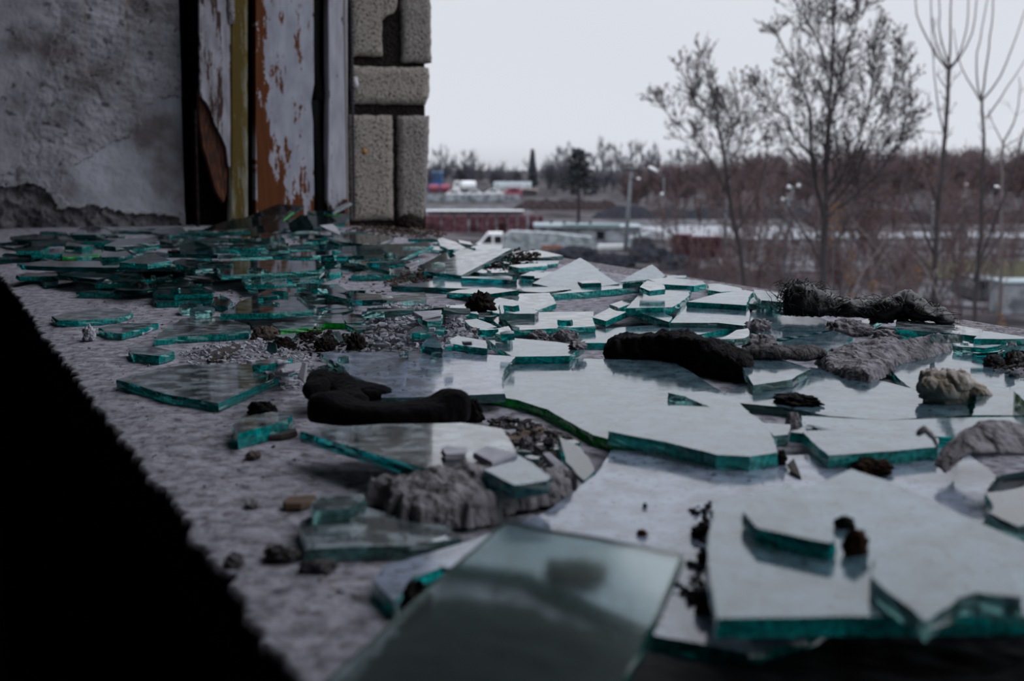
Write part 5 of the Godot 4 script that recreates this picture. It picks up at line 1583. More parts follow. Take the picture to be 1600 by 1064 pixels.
	limbed_tree("shrub", site(9.624, 36), [
		[[Vector3(22.870, -5.713, -29.416), Vector3(23.013, -3.054, -29.356), Vector3(22.532, -2.151, -29.559), Vector3(21.984, -1.417, -29.791)], 0.03, 0.012, 1.5],
		[[Vector3(23.019, -3.218, -29.353), Vector3(22.390, -3.036, -29.402), Vector3(22.576, -2.376, -29.215), Vector3(22.972, -1.803, -28.939)], 0.025, 0.012, 1.5],
		[[Vector3(22.045, -3.548, -29.765), Vector3(22.509, -2.748, -29.894), Vector3(23.044, -2.183, -29.886), Vector3(23.303, -1.608, -29.885)], 0.026, 0.012, 1.5],
		[[Vector3(24.165, -3.548, -28.869), Vector3(23.875, -2.616, -29.317), Vector3(23.563, -2.183, -29.666), Vector3(23.287, -2.073, -29.891)], 0.026, 0.012, 1.5]
	], br2.merged({"twig": 0.7, "kids": 3}, true), M.bark_pale, M.bud_brown, "pale-stemmed shrub with crossing branches between the big tree and the brooms")
	# --- saplings that keep a few yellow leaves
	for k in 5:
		var px: float = [6.823, 8.589, 9.727, 7.938, 7.420][k]
		var d: float = [30.0, 30.0, 28.0, 31.0, 31.0][k]
		var top: float = [-0.863, -2.223, -1.786, -2.613, -1.934][k]
		o = base("sapling", site(px, d))
		tag(o, ["thin sapling with yellow leaves at its tip, right of the big forked trunk", "thin sapling with orange leaves before the first broom tree", "thin sapling with orange leaves at the right border", "short sapling with orange leaves before the pale-stemmed shrub", "thin sapling with a clump of yellow leaves right of the forked trunk"][k], "sapling")
		var h := top - GROUND
		put("stem", bar(Vector3.ZERO, Vector3(0.05, h, 0), 0.018), M.bark, o)
		st = begin()
		for j in 32:
			var f := rng.randf()
			var y := h - pow(f, 1.5) * 1.1
			if k == 2 and j % 2: y = h - 1.2 - f * 0.5
			bud(st, Vector3(0.05 + rng.randf_range(-0.09, 0.09), y, rng.randf_range(-0.09, 0.09)), 0.055, Vector3(rng.randf_range(-1, 1), 0.4, rng.randf_range(-1, 1)).normalized())
		put("leaves", done(st), M.leaf_yellow, o)

var zone := ["", ""]
var bits := 0

func bit(x: float, y: float, z: float, pts: Array, thick: float, face: String, edge: String) -> void:
	bits += 1
	var o := shard("glass_splinter" if edge != "flake" else "plaster_flake", Vector3(x, y, z), pts, thick, face, edge, bits, zone[0], zone[1])
	if edge == "flake": o.set_meta("category", "plaster chip")

func build_shards() -> void:
	zone = ["wide dark teal pane low in the crowded far field", "wide panes low in the far field"]
	bit(0.4970, 0.0049, -2.2524, [235,-3,133,-75,-3,-4,-237,1,-110,77,5,-18], 42, "dim", "pale")
	bit(0.3327, 0.0073, -1.9402, [-224,-2,578,-395,24,228,120,9,-547,498,-31,-259], 42, "dim", "pale")
	bit(0.1573, 0.0043, -2.0563, [-170,6,-196,230,6,-33,192,-5,184,-252,-7,45], 32, "dark", "dark")
	bit(0.5032, 0.0053, -2.1754, [368,-6,359,-184,-18,-55,-404,-3,-337,13,13,-66,207,14,98], 32, "dark", "teal")
	bit(0.1977, 0.0063, -1.8026, [66,-29,177,-295,-25,1,-224,12,-158,-63,32,-188,242,12,41,274,-2,127], 32, "dim", "bright")
	bit(0.2568, 0.0052, -1.7026, [89,24,-83,302,-6,159,-101,-19,53,-290,1,-128], 32, "dark", "dark")
	bit(0.3950, 0.0065, -2.1488, [209,-18,23,-310,10,451,-358,22,213,-122,12,-50,230,-4,-437,351,-21,-200], 42, "dark", "teal")
	bit(0.4195, 0.0036, -2.1697, [-612,0,-129,11,0,-245,435,0,-37,368,0,187,-202,0,224], 32, "dark", "teal")
	bit(0.2295, 0.0109, -1.6352, [-75,5,-87,54,6,-35,98,-8,126,-78,-3,-3], 42, "dim", "pale")
	bit(0.2364, 0.0046, -2.2630, [206,0,-353,177,0,46,-141,0,350,-202,0,152,-39,0,-195], 42, "dark", "bright")
	bit(0.4278, 0.0087, -2.1555, [512,-8,-277,-1,-13,161,-511,21,116], 32, "dark", "bright")
	bit(0.2013, 0.0068, -1.6259, [-289,-14,-76,-307,9,-161,243,21,33,509,7,190,-156,-24,14], 42, "dark", "teal")
	bit(0.4932, 0.0061, -1.7651, [-476,8,-229,-15,18,-67,457,0,192,271,-12,155,-237,-15,-51], 42, "dark", "dark")
	bit(0.4202, 0.0078, -2.1167, [326,36,548,119,20,446,-246,-19,-124,-273,-37,-702,74,0,-168], 42, "dim", "teal")
	bit(0.1953, 0.0045, -2.2780, [191,-11,304,-202,-2,-39,-169,8,-229,180,5,-36], 32, "dark", "teal")
	bit(0.4191, 0.0076, -1.9186, [-543,-12,-324,-50,32,226,228,32,346,345,-19,-2,20,-33,-246], 42, "dark", "teal")
	bit(0.4260, 0.0059, -1.8535, [16,9,-171,301,10,-84,251,-4,188,-187,-15,240,-381,1,-173], 42, "dim", "teal")
	bit(0.5373, 0.0075, -2.0629, [16,34,171,283,-13,-204,207,-30,-255,-282,-26,-3,-224,35,290], 42, "dim", "bright")
	bit(0.3220, 0.0054, -2.3108, [484,-20,-566,175,-14,-10,-608,26,683,-51,8,-107], 32, "dim", "dark")
	bit(0.3309, 0.0061, -2.2337, [-369,-10,-557,256,23,267,304,4,487,-191,-17,-197], 42, "dim", "teal")
	bit(0.2331, 0.0052, -1.7601, [31,12,-33,119,8,146,-44,-17,56,-107,-2,-168], 32, "dim", "dark")
	bit(0.2143, 0.0059, -1.5412, [60,24,-63,321,7,24,148,-17,72,-166,-26,54,-245,-4,-23,-119,16,-64], 32, "dim", "teal")
	bit(0.1765, 0.0063, -1.5708, [-28,-20,191,-202,-6,-21,-92,17,-214,139,15,-97,182,-6,140], 42, "dim", "pale")
	bit(0.4317, 0.0055, -1.7352, [-140,2,286,-345,18,285,65,2,-221,421,-22,-350], 32, "dark", "teal")
	bit(0.1367, 0.0069, -1.8948, [218,33,111,132,7,124,-73,-20,-2,-227,-25,-155,-49,5,-78], 42, "dark", "pale")
	bit(0.4898, 0.0057, -1.6943, [-79,-14,32,-117,-6,2,-8,12,-39,132,13,-22,72,-5,26], 42, "dim", "teal")
	zone = ["broad dim pane among the overlapping plates of the far left field", "broad panes of the far left field"]
	bit(0.1627, 0.0036, -1.9958, [26,0,-359,168,0,-7,110,0,134,-142,0,313,-162,0,-81], 32, "dim", "teal")
	bit(0.3008, 0.0098, -1.4822, [-173,-57,-841,-54,29,228,108,57,755,176,20,454,-56,-49,-597], 42, "dark", "pale")
	bit(0.1778, 0.0058, -1.5181, [36,-6,143,-177,-15,-58,-140,-2,-182,-45,6,-154,164,12,81,161,5,169], 42, "dark", "teal")
	bit(0.2336, 0.0065, -1.4082, [-516,1,-75,-35,15,-51,390,10,25,271,-8,62,-109,-18,38], 42, "dark", "teal")
	bit(0.2155, 0.0136, -1.4298, [203,1,294,-6,-103,-1091,-143,-19,-400,-147,42,233,93,79,964], 42, "dark", "teal")
	bit(0.2542, 0.0153, -1.5248, [-106,-125,-1456,-107,39,258,213,85,1198], 42, "dim", "dark")
	bit(0.1953, 0.0052, -1.9705, [41,-7,-343,110,11,130,-5,15,554,-146,-19,-341], 32, "dark", "dark")
	bit(0.2733, 0.0052, -1.9049, [681,18,104,334,1,132,-261,-19,89,-699,-14,-156,-56,14,-169], 32, "dark", "bright")
	bit(0.2299, 0.0059, -1.5200, [272,0,116,8,-16,85,-276,-8,-78,-164,10,-122,160,13,0], 42, "dark", "pale")
	bit(0.2211, 0.0127, -1.3921, [243,-72,-410,-183,-96,-1266,-208,104,791,147,65,885], 42, "dark", "dark")
	bit(0.1223, 0.0093, -1.9427, [16,32,358,126,38,578,117,7,235,17,-43,-433,-201,-50,-811,-74,17,73], 42, "dark", "dark")
	bit(0.3703, 0.0044, -1.6471, [236,11,43,124,-8,95,-360,-3,-138], 32, "dim", "dark")
	bit(0.3504, 0.0131, -1.8516, [138,-10,199,-154,-17,-105,-277,-10,-277,28,19,-48,265,17,231], 42, "dark", "bright")
	bit(0.2066, 0.0046, -2.1491, [448,0,84,283,0,320,-450,0,185,-317,0,-215,36,0,-374], 42, "dark", "bright")
	bit(0.1892, 0.0048, -2.0990, [71,-14,100,-198,-7,-46,-239,5,-125,79,16,-49,287,0,120], 32, "dark", "bright")
	bit(0.1612, 0.0074, -1.3700, [-116,-24,67,-252,-29,-509,93,18,-15,275,35,456], 42, "dim", "teal")
	bit(0.2516, 0.0063, -1.8238, [-143,-20,146,-296,-2,-105,-3,14,-148,329,16,-25,114,-8,133], 42, "dim", "teal")
	bit(0.2376, 0.0065, -2.1255, [-516,-22,-385,85,30,268,431,-9,116], 42, "dark", "bright")
	bit(0.3629, 0.0042, -1.7650, [-313,-4,-42,-243,3,-170,60,7,-114,353,7,-3,167,-6,202,-25,-7,127], 32, "dark", "teal")
	bit(0.1845, 0.0059, -1.8166, [-77,-19,-489,87,16,143,121,28,617,-5,2,211,-127,-28,-483], 32, "dim", "bright")
	bit(0.1407, 0.0050, -1.7827, [277,4,24,214,-2,127,-211,-5,19,-268,-3,-57,-11,5,-112], 42, "dark", "bright")
	bit(0.1922, 0.0251, -1.2670, [2,70,539,260,-33,-142,-261,-37,-398], 42, "dark", "dark")
	bit(0.2226, 0.0054, -1.3795, [321,2,93,-183,-12,165,-337,-4,-61,200,14,-197], 42, "dark", "pale")
	bit(0.1370, 0.0065, -1.4371, [-82,-21,52,-388,8,-78,262,26,-42,209,-13,68], 42, "dim", "teal")
	bit(0.1874, 0.0120, -1.4575, [-290,0,-336,123,0,-278,304,0,226,113,0,373,-249,0,15], 42, "dim", "bright")
	bit(0.1565, 0.0046, -1.6916, [63,3,-244,197,-12,-126,16,-6,146,-277,15,224], 32, "dark", "dark")
	bit(0.2203, 0.0185, -1.7313, [20,77,1203,-49,146,2484,-104,9,386,-49,-39,-511,94,-152,-2686,87,-41,-876], 42, "dark", "teal")
	bit(0.1632, 0.0107, -1.9023, [130,32,-51,487,-2,212,-100,-23,35,-517,-7,-196], 32, "dark", "dark")
	bit(0.3273, 0.0120, -2.1073, [-248,-2,-83,82,6,-31,250,3,73,-84,-7,41], 42, "dim", "dark")
	bit(0.1073, 0.0051, -1.7579, [-109,14,-183,44,11,3,163,6,160,100,-13,169,-52,-14,1,-145,-4,-151], 32, "dark", "teal")
	zone = ["broad dark pane among the overlapping plates of the back field", "broad panes of the back field"]
	bit(0.5759, 0.0049, -1.8326, [65,12,-97,145,1,54,-60,-15,126,-150,2,-84], 32, "dark", "teal")
	bit(0.5346, 0.0042, -1.6819, [-130,-3,-95,99,11,22,30,-8,72], 32, "dim", "dark")
	bit(0.3762, 0.0046, -1.5554, [129,0,-188,162,0,-44,75,0,155,-153,0,231,-182,0,18,-33,0,-171], 42, "dim", "dark")
	bit(0.3259, 0.0055, -1.4210, [247,23,-80,201,14,142,-254,-24,135,-194,-12,-197], 32, "dark", "dark")
	bit(0.4883, 0.0051, -1.5062, [-50,7,-48,119,-7,-8,-69,0,56], 42, "dark", "teal")
	bit(0.2800, 0.0125, -1.4057, [304,2,117,128,-9,102,-191,-10,-28,-244,3,-117,3,15,-74], 32, "dark", "bright")
	bit(0.3651, 0.0061, -1.3554, [-88,14,-194,295,-18,-167,-207,4,361], 42, "dim", "dark")
	bit(0.4768, 0.0068, -1.4458, [96,28,-46,116,5,161,-95,-25,26,-117,-8,-141], 42, "dim", "teal")
	bit(0.3050, 0.0059, -1.4172, [31,-1,185,-214,-17,-55,-165,-9,-223,-22,3,-221,168,13,40,203,11,273], 42, "dim", "pale")
	bit(0.4614, 0.0051, -1.7752, [167,-5,21,-106,-4,18,-61,9,-40], 42, "dark", "pale")
	bit(0.4095, 0.0059, -1.5374, [68,21,-80,112,-7,83,-180,-14,-3], 42, "dark", "teal")
	bit(0.4844, 0.0072, -1.6616, [-206,-29,60,-209,-1,-85,-129,19,-154,303,25,1,241,-15,178], 42, "dark", "teal")
	bit(0.6083, 0.0042, -1.7187, [-257,3,-176,-133,7,-211,295,4,48,324,-4,216,30,-7,153,-258,-4,-31], 32, "dark", "dark")
	bit(0.6066, 0.0047, -1.6795, [392,-6,228,-14,-13,124,-339,11,-254,-39,8,-98], 32, "dim", "pale")
	bit(0.2744, 0.0090, -1.3519, [697,-65,-670,-140,-34,-109,-502,60,551,-55,39,229], 32, "dark", "dark")
	bit(0.3878, 0.0069, -1.6945, [-19,9,-97,371,-17,-69,-50,-8,128,-302,15,38], 32, "dark", "teal")
	bit(0.6584, 0.0055, -1.8682, [169,10,39,168,-3,81,-112,-9,-17,-225,2,-103], 42, "dark", "dark")
	bit(0.3638, 0.0062, -1.8088, [-2,19,-200,289,8,35,328,1,125,-44,-17,159,-327,-14,10,-244,2,-128], 42, "dark", "pale")
	bit(0.6090, 0.0057, -2.0789, [27,-12,71,-252,-2,-95,-15,11,-65,239,2,89], 42, "dim", "pale")
	bit(0.3996, 0.0056, -1.6197, [360,-1,53,-14,-10,29,-345,3,-57,-2,8,-25], 42, "dim", "teal")
	bit(0.4200, 0.0054, -1.9850, [148,-10,262,-44,-4,67,-233,7,-234,-30,7,-156,159,0,62], 42, "dark", "dark")
	bit(0.5285, 0.0046, -1.6155, [-220,0,113,-251,0,-150,120,0,-295,228,0,22,124,0,310], 42, "dim", "dark")
	bit(0.4031, 0.0115, -1.6896, [88,-45,-931,75,11,4,-17,46,791,-101,45,977,-77,11,363,31,-70,-1203], 32, "dim", "teal")
	bit(0.4937, 0.0054, -1.6143, [-95,-9,30,-116,-5,-244,125,10,29,86,3,185], 42, "dim", "bright")
	bit(0.4222, 0.0118, -1.8958, [265,18,34,92,20,511,-191,-6,225,-140,-20,-410,-26,-11,-361], 42, "dark", "bright")
	bit(0.4344, 0.0053, -1.4161, [145,27,43,191,5,287,-121,-19,-62,-216,-13,-268], 32, "dark", "dark")
	bit(0.3357, 0.0066, -1.3740, [312,15,295,44,-14,109,-238,-21,-184,-186,-1,-209,68,21,-11], 42, "dim", "teal")
	bit(0.5541, 0.0057, -1.8673, [378,13,-101,325,2,92,-149,-13,199,-396,-6,-47,-158,4,-143], 42, "dark", "pale")
	bit(0.4327, 0.0067, -1.4702, [99,26,246,123,-1,42,-10,-24,-193,-78,-14,-141,-134,-10,-131,0,23,178], 42, "dim", "pale")
	bit(0.3952, 0.0073, -1.4650, [-2,29,184,116,5,22,58,-34,-224,-172,1,18], 42, "dark", "dark")
	zone = ["flat dim pane in the crowded strip behind the plaster crumbs", "panes in the middle strip"]
	bit(0.2976, 0.0043, -1.1189, [-107,-4,16,-49,6,-26,108,7,-31,129,-2,11,-80,-7,31], 32, "mid", "bright")
	bit(0.3399, 0.0053, -1.1650, [99,4,3,103,-4,25,-111,-6,4,-123,0,-18,32,6,-14], 42, "dark", "dark")
	bit(0.3039, 0.0052, -1.1541, [-13,-8,150,-136,-1,-36,53,7,-121,96,2,7], 42, "dark", "pale")
	bit(0.2662, 0.0044, -1.1447, [-61,9,-107,60,4,29,1,-13,78], 32, "dark", "bright")
	bit(0.3420, 0.0058, -1.1005, [-45,-13,58,-205,-1,2,-74,13,-59,154,6,-23,170,-5,23], 42, "mid", "teal")
	bit(0.3076, 0.0111, -0.9701, [-8,-30,-331,-74,14,45,-73,50,417,-16,51,512,84,-12,-11,87,-72,-632], 42, "mid", "dark")
	bit(0.3259, 0.0116, -1.0962, [103,-72,-610,-13,-25,-284,-74,35,263,-69,57,497,53,6,134], 42, "dark", "teal")
	bit(0.2878, 0.0077, -1.1455, [223,3,245,-6,-15,55,-232,-12,-213,-173,-2,-190,16,13,-36,172,14,140], 32, "dark", "teal")
	bit(0.2711, 0.0069, -1.1009, [-87,-40,-448,71,18,130,16,22,318], 32, "dark", "teal")
	bit(0.2893, 0.0186, -0.8937, [150,11,44,38,5,92,-63,-2,70,-170,-13,-82,-30,-4,-93,75,4,-32], 42, "mid", "bright")
	bit(0.4325, 0.0087, -1.0924, [156,17,-87,111,50,555,-110,8,397,-144,-47,-414,-14,-30,-451], 42, "dark", "teal")
	bit(0.3241, 0.0172, -0.8855, [242,-145,-1015,-208,19,61,-224,93,620,-22,73,552,212,-40,-219], 42, "mid", "dark")
	bit(0.2723, 0.0125, -1.0819, [-100,14,-89,44,11,-17,155,-1,68,131,-12,96,-54,-14,22,-176,2,-81], 32, "mid", "pale")
	bit(0.3281, 0.0048, -1.1078, [70,8,-40,43,13,113,-49,4,181,-71,-12,-18,7,-14,-236], 32, "dark", "bright")
	zone = ["flat pane half hidden in the pile along the outer rim", "panes along the outer rim"]
	bit(0.5739, 0.0059, -1.1492, [-204,20,-87,124,10,-13,187,-1,30,231,-24,105,-144,-9,7,-195,5,-42], 32, "pale", "teal")
	bit(0.6309, 0.0055, -0.9765, [158,6,46,2,-8,28,-160,-5,-51,0,7,-24], 42, "pale", "bright")
	bit(0.5878, 0.0036, -1.2970, [222,0,61,24,0,222,-74,0,106,-194,0,-55,-59,0,-224,81,0,-110], 32, "pale", "pale")
	bit(0.6117, 0.0056, -1.1266, [194,11,-64,58,8,156,-224,-11,131,-28,-8,-223], 42, "pale", "bright")
	bit(0.5926, 0.0055, -0.9784, [151,2,165,-34,-21,48,-144,-5,-143,-66,8,-109,93,16,39], 32, "mid", "teal")
	bit(0.6527, 0.0048, -1.1273, [121,11,-27,59,1,175,-167,-14,-7,-13,2,-141], 32, "pale", "pale")
	bit(0.5530, 0.0092, -1.1293, [145,6,-128,15,6,193,-105,-5,69,-56,-7,-134], 42, "mid", "teal")
	bit(0.5661, 0.0122, -1.0553, [306,-87,-574,-348,46,314,-282,81,536,324,-40,-276], 42, "pale", "teal")
	bit(0.5961, 0.0041, -1.1151, [93,-4,20,-29,-6,27,-64,11,-47], 32, "mid", "teal")
	bit(0.5966, 0.0106, -1.0540, [-168,0,-24,-22,0,-87,174,0,-21,144,0,95,-128,0,37], 42, "mid", "teal")
	bit(0.5741, 0.0065, -1.1863, [-208,-21,-199,-114,-3,-170,52,12,2,170,17,160,126,3,195,-27,-8,12], 42, "mid", "dark")
	bit(0.6213, 0.0051, -1.4057, [-32,-17,161,-345,-3,-118,-136,11,-169,299,13,-12,213,-5,137], 32, "pale", "teal")
	bit(0.5339, 0.0061, -1.3341, [-279,-17,-310,-53,0,-223,248,16,220,180,10,260,-96,-9,52], 42, "mid", "bright")
	bit(0.6317, 0.0053, -1.5100, [230,-9,-59,-121,-2,112,-203,8,53,94,3,-107], 42, "pale", "teal")
	bit(0.6021, 0.0075, -0.9520, [-315,28,-79,169,-4,-283,477,-33,-167,181,-23,250,-511,32,280], 42, "pale", "pale")
	bit(0.5399, 0.0076, -1.2951, [-450,21,445,-484,34,143,444,-20,-453,491,-35,-135], 42, "mid", "dark")
	shard("glass_shard", Vector3(0.2033, 0.0046, -0.3692), [-923,0,97,-856,0,-27,-644,0,-130,-404,0,-264,-210,0,-380,3,0,-603,212,0,-836,466,0,-1208,1048,0,-844,1806,0,-821,1562,0,-265,1168,0,176,775,0,409,284,0,743,-104,0,958,-285,0,982,-440,0,766,-473,0,550,-520,0,248,-707,0,43,-828,0,118,-930,0,288], 42, "lilac", "teal", 0, "large dusty lilac-grey slab with a curved left side under the thick front slab")
	shard("glass_shard", Vector3(0.3055, 0.0046, -0.6137), [-549,0,-278,-333,0,-630,47,0,-1304,478,0,-1097,887,0,-844,777,0,-437,557,0,290,128,0,812,-205,0,1076,-446,0,1140,-487,0,936,-414,0,308,-441,0,28], 42, "pale", "green", 1, "big pale grey-green slab with a vivid green broken front edge")
	shard("glass_shard", Vector3(0.2348, 0.0088, -0.6911), [-256,0,-840,-11,0,-786,369,0,-658,722,0,-297,474,0,138,183,0,836,-176,0,779,-390,0,717,-310,0,393,-330,0,3,-276,0,-286], 42, "lilac", "bright", 2, "grey slab behind the black rag, with a bright curved left edge")
	shard("glass_shard", Vector3(0.1722, 0.0136, -0.4896), [-376,0,-411,-224,0,-450,-31,0,-431,271,0,-333,368,0,-158,256,0,253,147,0,475,-55,0,468,-134,0,426,-221,0,162], 42, "mid", "dark", 3, "dark slab tilted up in front of the black rag")
	shard("glass_shard", Vector3(0.1347, 0.0046, -0.7431), [-422,0,-60,-155,0,-388,-1,0,-466,367,0,-348,541,0,-79,-72,0,851,-258,0,490], 42, "mid", "teal", 4, "large grey pane corner with two teal edges lying alone on the bare sill")
	shard("glass_shard", Vector3(0.1291, 0.0046, -0.4140), [-210,0,-158,-110,0,-276,45,0,-247,114,0,-21,208,0,78,197,0,221,25,0,241,-269,0,162], 42, "mid", "bright", 5, "greyish pane under the concrete lump, with a frosted pale front edge")
	shard("glass_shard", Vector3(0.4054, 0.0046, -0.5609), [-342,0,-374,-170,0,-457,654,0,-968,535,0,-408,453,0,438,284,0,661,-145,0,610,-319,0,430,-374,0,163,-575,0,-95], 42, "pale", "pale", 6, "broad pale slab with a grey moss smear, lying in front of the mortar strip")
	shard("glass_shard", Vector3(0.5085, 0.0046, -0.5901), [-196,0,-320,568,0,-932,677,0,-797,208,0,302,-160,0,697,-554,0,751,-543,0,299], 42, "pale", "teal", 7, "wide slab under the pale foam lump, with a teal left edge")
	shard("glass_shard", Vector3(0.4152, 0.0088, -0.6266), [117,0,-563,238,0,-335,165,0,105,-119,0,355,-400,0,437], 42, "pale", "bright", 8, "pale slab with a bright splintered left edge below the black mortar block")
	shard("glass_shard", Vector3(0.4654, 0.0088, -0.5040), [-470,0,273,-70,0,-155,371,0,-325,373,0,-202,-205,0,409], 42, "pale", "teal", 9, "pale pane with an upright teal left edge beside the foam lump")
	shard("glass_shard", Vector3(0.3816, 0.0088, -0.4635), [-324,0,-407,-37,0,-174,176,0,-125,563,0,-8,376,0,235,74,0,306,-83,0,187,-235,0,82,-510,0,-97], 42, "pale", "teal", 10, "long pale plate lying across the right side above the curled scrap")
	shard("glass_shard", Vector3(0.4367, 0.0046, -0.8129), [-599,0,251,-317,0,-312,429,0,-418,827,0,-87,326,0,173,-247,0,65,-419,0,327], 42, "pale", "teal", 11, "pale plate behind the black mortar block, with a long teal front edge")
	shard("glass_shard", Vector3(0.5643, 0.0046, -0.8364), [-195,0,-202,452,0,-1103,473,0,-724,376,0,-152,163,0,461,-126,0,604,-654,0,795,-489,0,320], 42, "pale", "dark", 12, "pale slab mirroring the black fibre bundle that lies on it")
	shard("glass_shard", Vector3(0.5157, 0.0046, -0.7316), [-230,0,-84,141,0,-294,470,0,-473,374,0,-124,-29,0,279,-345,0,408,-380,0,289], 42, "pale", "teal", 13, "pale pane between the fibre bundle and the mortar strip")
	shard("glass_shard", Vector3(0.1151, 0.0046, -1.0695), [-267,0,-26,-85,0,-322,239,0,-432,312,0,-59,174,0,250,-121,0,344,-252,0,246], 42, "mid", "teal", 14, "rounded-end strip of pane nearest the broken sill edge")
	shard("glass_shard", Vector3(0.1278, 0.0046, -0.9788), [-164,0,-77,-9,0,-294,251,0,-184,125,0,45,-63,0,308,-139,0,202], 42, "mid", "teal", 15, "small pane with a concave side beside the plaster splinter")
	shard("glass_shard", Vector3(0.1754, 0.0046, -0.9608), [-392,0,546,-190,0,-146,-13,0,-617,246,0,-641,340,0,-2,238,0,420,-229,0,440], 42, "mid", "teal", 16, "large kite-shaped grey shard left of the brown stone")
	shard("glass_shard", Vector3(0.1244, 0.0054, -0.8496), [-95,0,-197,46,0,-201,133,0,84,19,0,241,-103,0,73], 50, "mid", "teal", 17, "thick chipped lump of glass in front of the kite-shaped shard")
	shard("glass_shard", Vector3(0.1424, 0.0046, -1.2497), [-178,0,-93,3,0,-208,191,0,110,149,0,176,-166,0,15], 42, "dim", "teal", 18, "thin strip with a teal face lying alone on bare concrete")
	shard("glass_shard", Vector3(0.1774, 0.0081, -1.2463), [-224,0,-46,70,0,-274,196,0,-326,197,0,83,-36,0,340,-203,0,223], 35, "dim", "dark", 19, "clear flat pane under the long two-edged shard")
	shard("glass_shard", Vector3(0.1830, 0.0088, -1.3362), [-383,0,246,-81,0,-566,273,0,-502,403,0,-240,288,0,-28,-103,0,576,-397,0,514], 42, "dim", "teal", 20, "long two-edged shard with a teal rounded nose")
	shard("glass_shard", Vector3(0.1428, 0.0130, -1.3329), [-248,0,-169,-83,0,-455,133,0,-207,273,0,52,22,0,523,-97,0,256], 42, "dim", "dark", 21, "grey wedge pane left of the two-edged shard")
	shard("glass_shard", Vector3(0.1199, 0.0039, -1.3811), [-143,0,-74,-73,0,-295,190,0,-92,153,0,95,-128,0,367], 35, "dim", "dark", 22, "dark sliver with a black crumb on it near the sill edge")
	shard("glass_shard", Vector3(0.1061, 0.0081, -1.4138), [-202,0,-51,-65,0,-324,169,0,-125,163,0,139,122,0,205,-186,0,157], 42, "dim", "teal", 23, "leftmost low teal-edged strip near the sill edge")
	shard("glass_shard", Vector3(0.1502, 0.0179, -1.3925), [-594,0,-361,-355,0,-698,329,0,-409,452,0,161,506,0,340,401,0,573,112,0,389,-262,0,168,-590,0,-162], 42, "dim", "dark", 24, "very long narrow grey pane running along the left field")
	shard("glass_shard", Vector3(0.2030, 0.0046, -1.5378), [-243,0,-59,-119,0,-299,236,0,-223,228,0,140,80,0,304,-183,0,137], 42, "dim", "teal", 25, "short pane with a glinting white left end")
	shard("glass_shard", Vector3(0.1784, 0.0340, -1.2178), [-239,-8,162,-48,6,-209,152,18,-509,177,-3,177,-43,-13,379], 42, "dim", "teal", 26, "peaked grey shard above the white-ended short pane")
	shard("glass_shard", Vector3(0.0999, 0.0046, -1.7107), [-156,0,-234,43,0,-218,219,0,128,69,0,197,-175,0,127], 42, "dark", "dark", 27, "dark strip cut by the left border of the view")
	shard("glass_shard", Vector3(0.1460, 0.0096, -1.7339), [-261,0,507,-25,0,-449,181,0,-756,127,0,176,-22,0,521], 42, "dim", "teal", 28, "clear pane with a few glints in the far left field")
	shard("glass_shard", Vector3(0.1289, 0.0138, -1.7368), [-254,0,474,-67,0,-189,143,0,-496,169,0,-285,9,0,496], 42, "dark", "teal", 29, "dim teal pane near the left wall foot")
	shard("glass_shard", Vector3(0.1748, 0.0089, -1.6980), [-203,0,-90,10,0,-494,290,0,-605,212,0,191,-60,0,489,-249,0,509], 42, "dim", "green", 30, "flat grey pane beside a small dark gap in the far field")
	shard("glass_shard", Vector3(0.1899, 0.0221, -1.4920), [-192,0,174,-88,0,-457,151,0,-1000,192,0,-123,229,0,196,-68,0,602,-225,0,608], 42, "dim", "teal", 31, "grey pane carrying one black speck, in the far left field")
	shard("glass_shard", Vector3(0.1660, 0.0088, -2.0624), [-449,0,-372,-85,0,-947,308,0,-157,499,0,490,158,0,617,-432,0,368], 42, "dark", "dark", 32, "long dark plate along the foot of the plaster wall")
	shard("glass_shard", Vector3(0.1796, 0.0135, -1.7888), [-142,0,35,-39,0,-683,159,0,263,23,0,385], 60, "dark", "teal", 33, "small upright-looking teal block in the far left field")
	shard("glass_shard", Vector3(0.2352, 0.0148, -2.0973), [-393,0,896,-89,0,-976,140,0,-1523,268,0,-365,166,0,868,-92,0,1101], 60, "dim", "dark", 34, "grey plate raised on a dark stack against the plaster wall")
	shard("glass_shard", Vector3(0.2011, 0.0345, -1.4704), [-337,0,585,-117,0,-213,77,0,-637,358,0,-577,273,0,60,-254,0,781], 50, "dim", "dark", 35, "grey plate with a long black underside near the wall foot")
	shard("glass_shard", Vector3(0.3408, 0.0126, -2.0906), [-287,0,177,-58,0,-767,377,0,-1124,186,0,377,-218,0,1338], 42, "dark", "teal", 36, "clear plate at the foot of the dark corner")
	shard("glass_shard", Vector3(0.3065, 0.0109, -1.6876), [-146,47,-349,69,77,-446,212,8,38,77,-73,484,-211,-59,273], 42, "dark", "dark", 37, "dark tilted pane facing the viewer in the far middle")
	shard("glass_shard", Vector3(0.3656, 0.0054, -1.7971), [-180,0,111,57,0,-490,213,0,-99,94,0,227,-184,0,252], 50, "dark", "teal", 38, "narrow pane with a row of bright teal glints")
	shard("glass_shard", Vector3(0.2296, 0.0240, -1.2870), [-118,0,-381,24,0,-687,209,0,-138,104,0,380,-106,0,721,-114,0,105], 42, "dim", "teal", 39, "dim pane left of the brown mirrored plates")
	shard("glass_shard", Vector3(0.2594, 0.0058, -1.4205), [-117,6,-175,119,17,-294,159,8,-98,15,-12,248,-176,-19,319], 42, "dim", "dark", 40, "dim bluish pane in front of the brown mirrored plates")
	shard("glass_shard", Vector3(0.3070, 0.0150, -1.3436), [-349,0,-667,-189,0,-913,295,0,-855,681,0,-443,569,0,130,390,0,628,-295,0,812,-579,0,884,-522,0,424], 42, "dim", "teal", 41, "large dim plate mirroring the brown window boards, rear one")
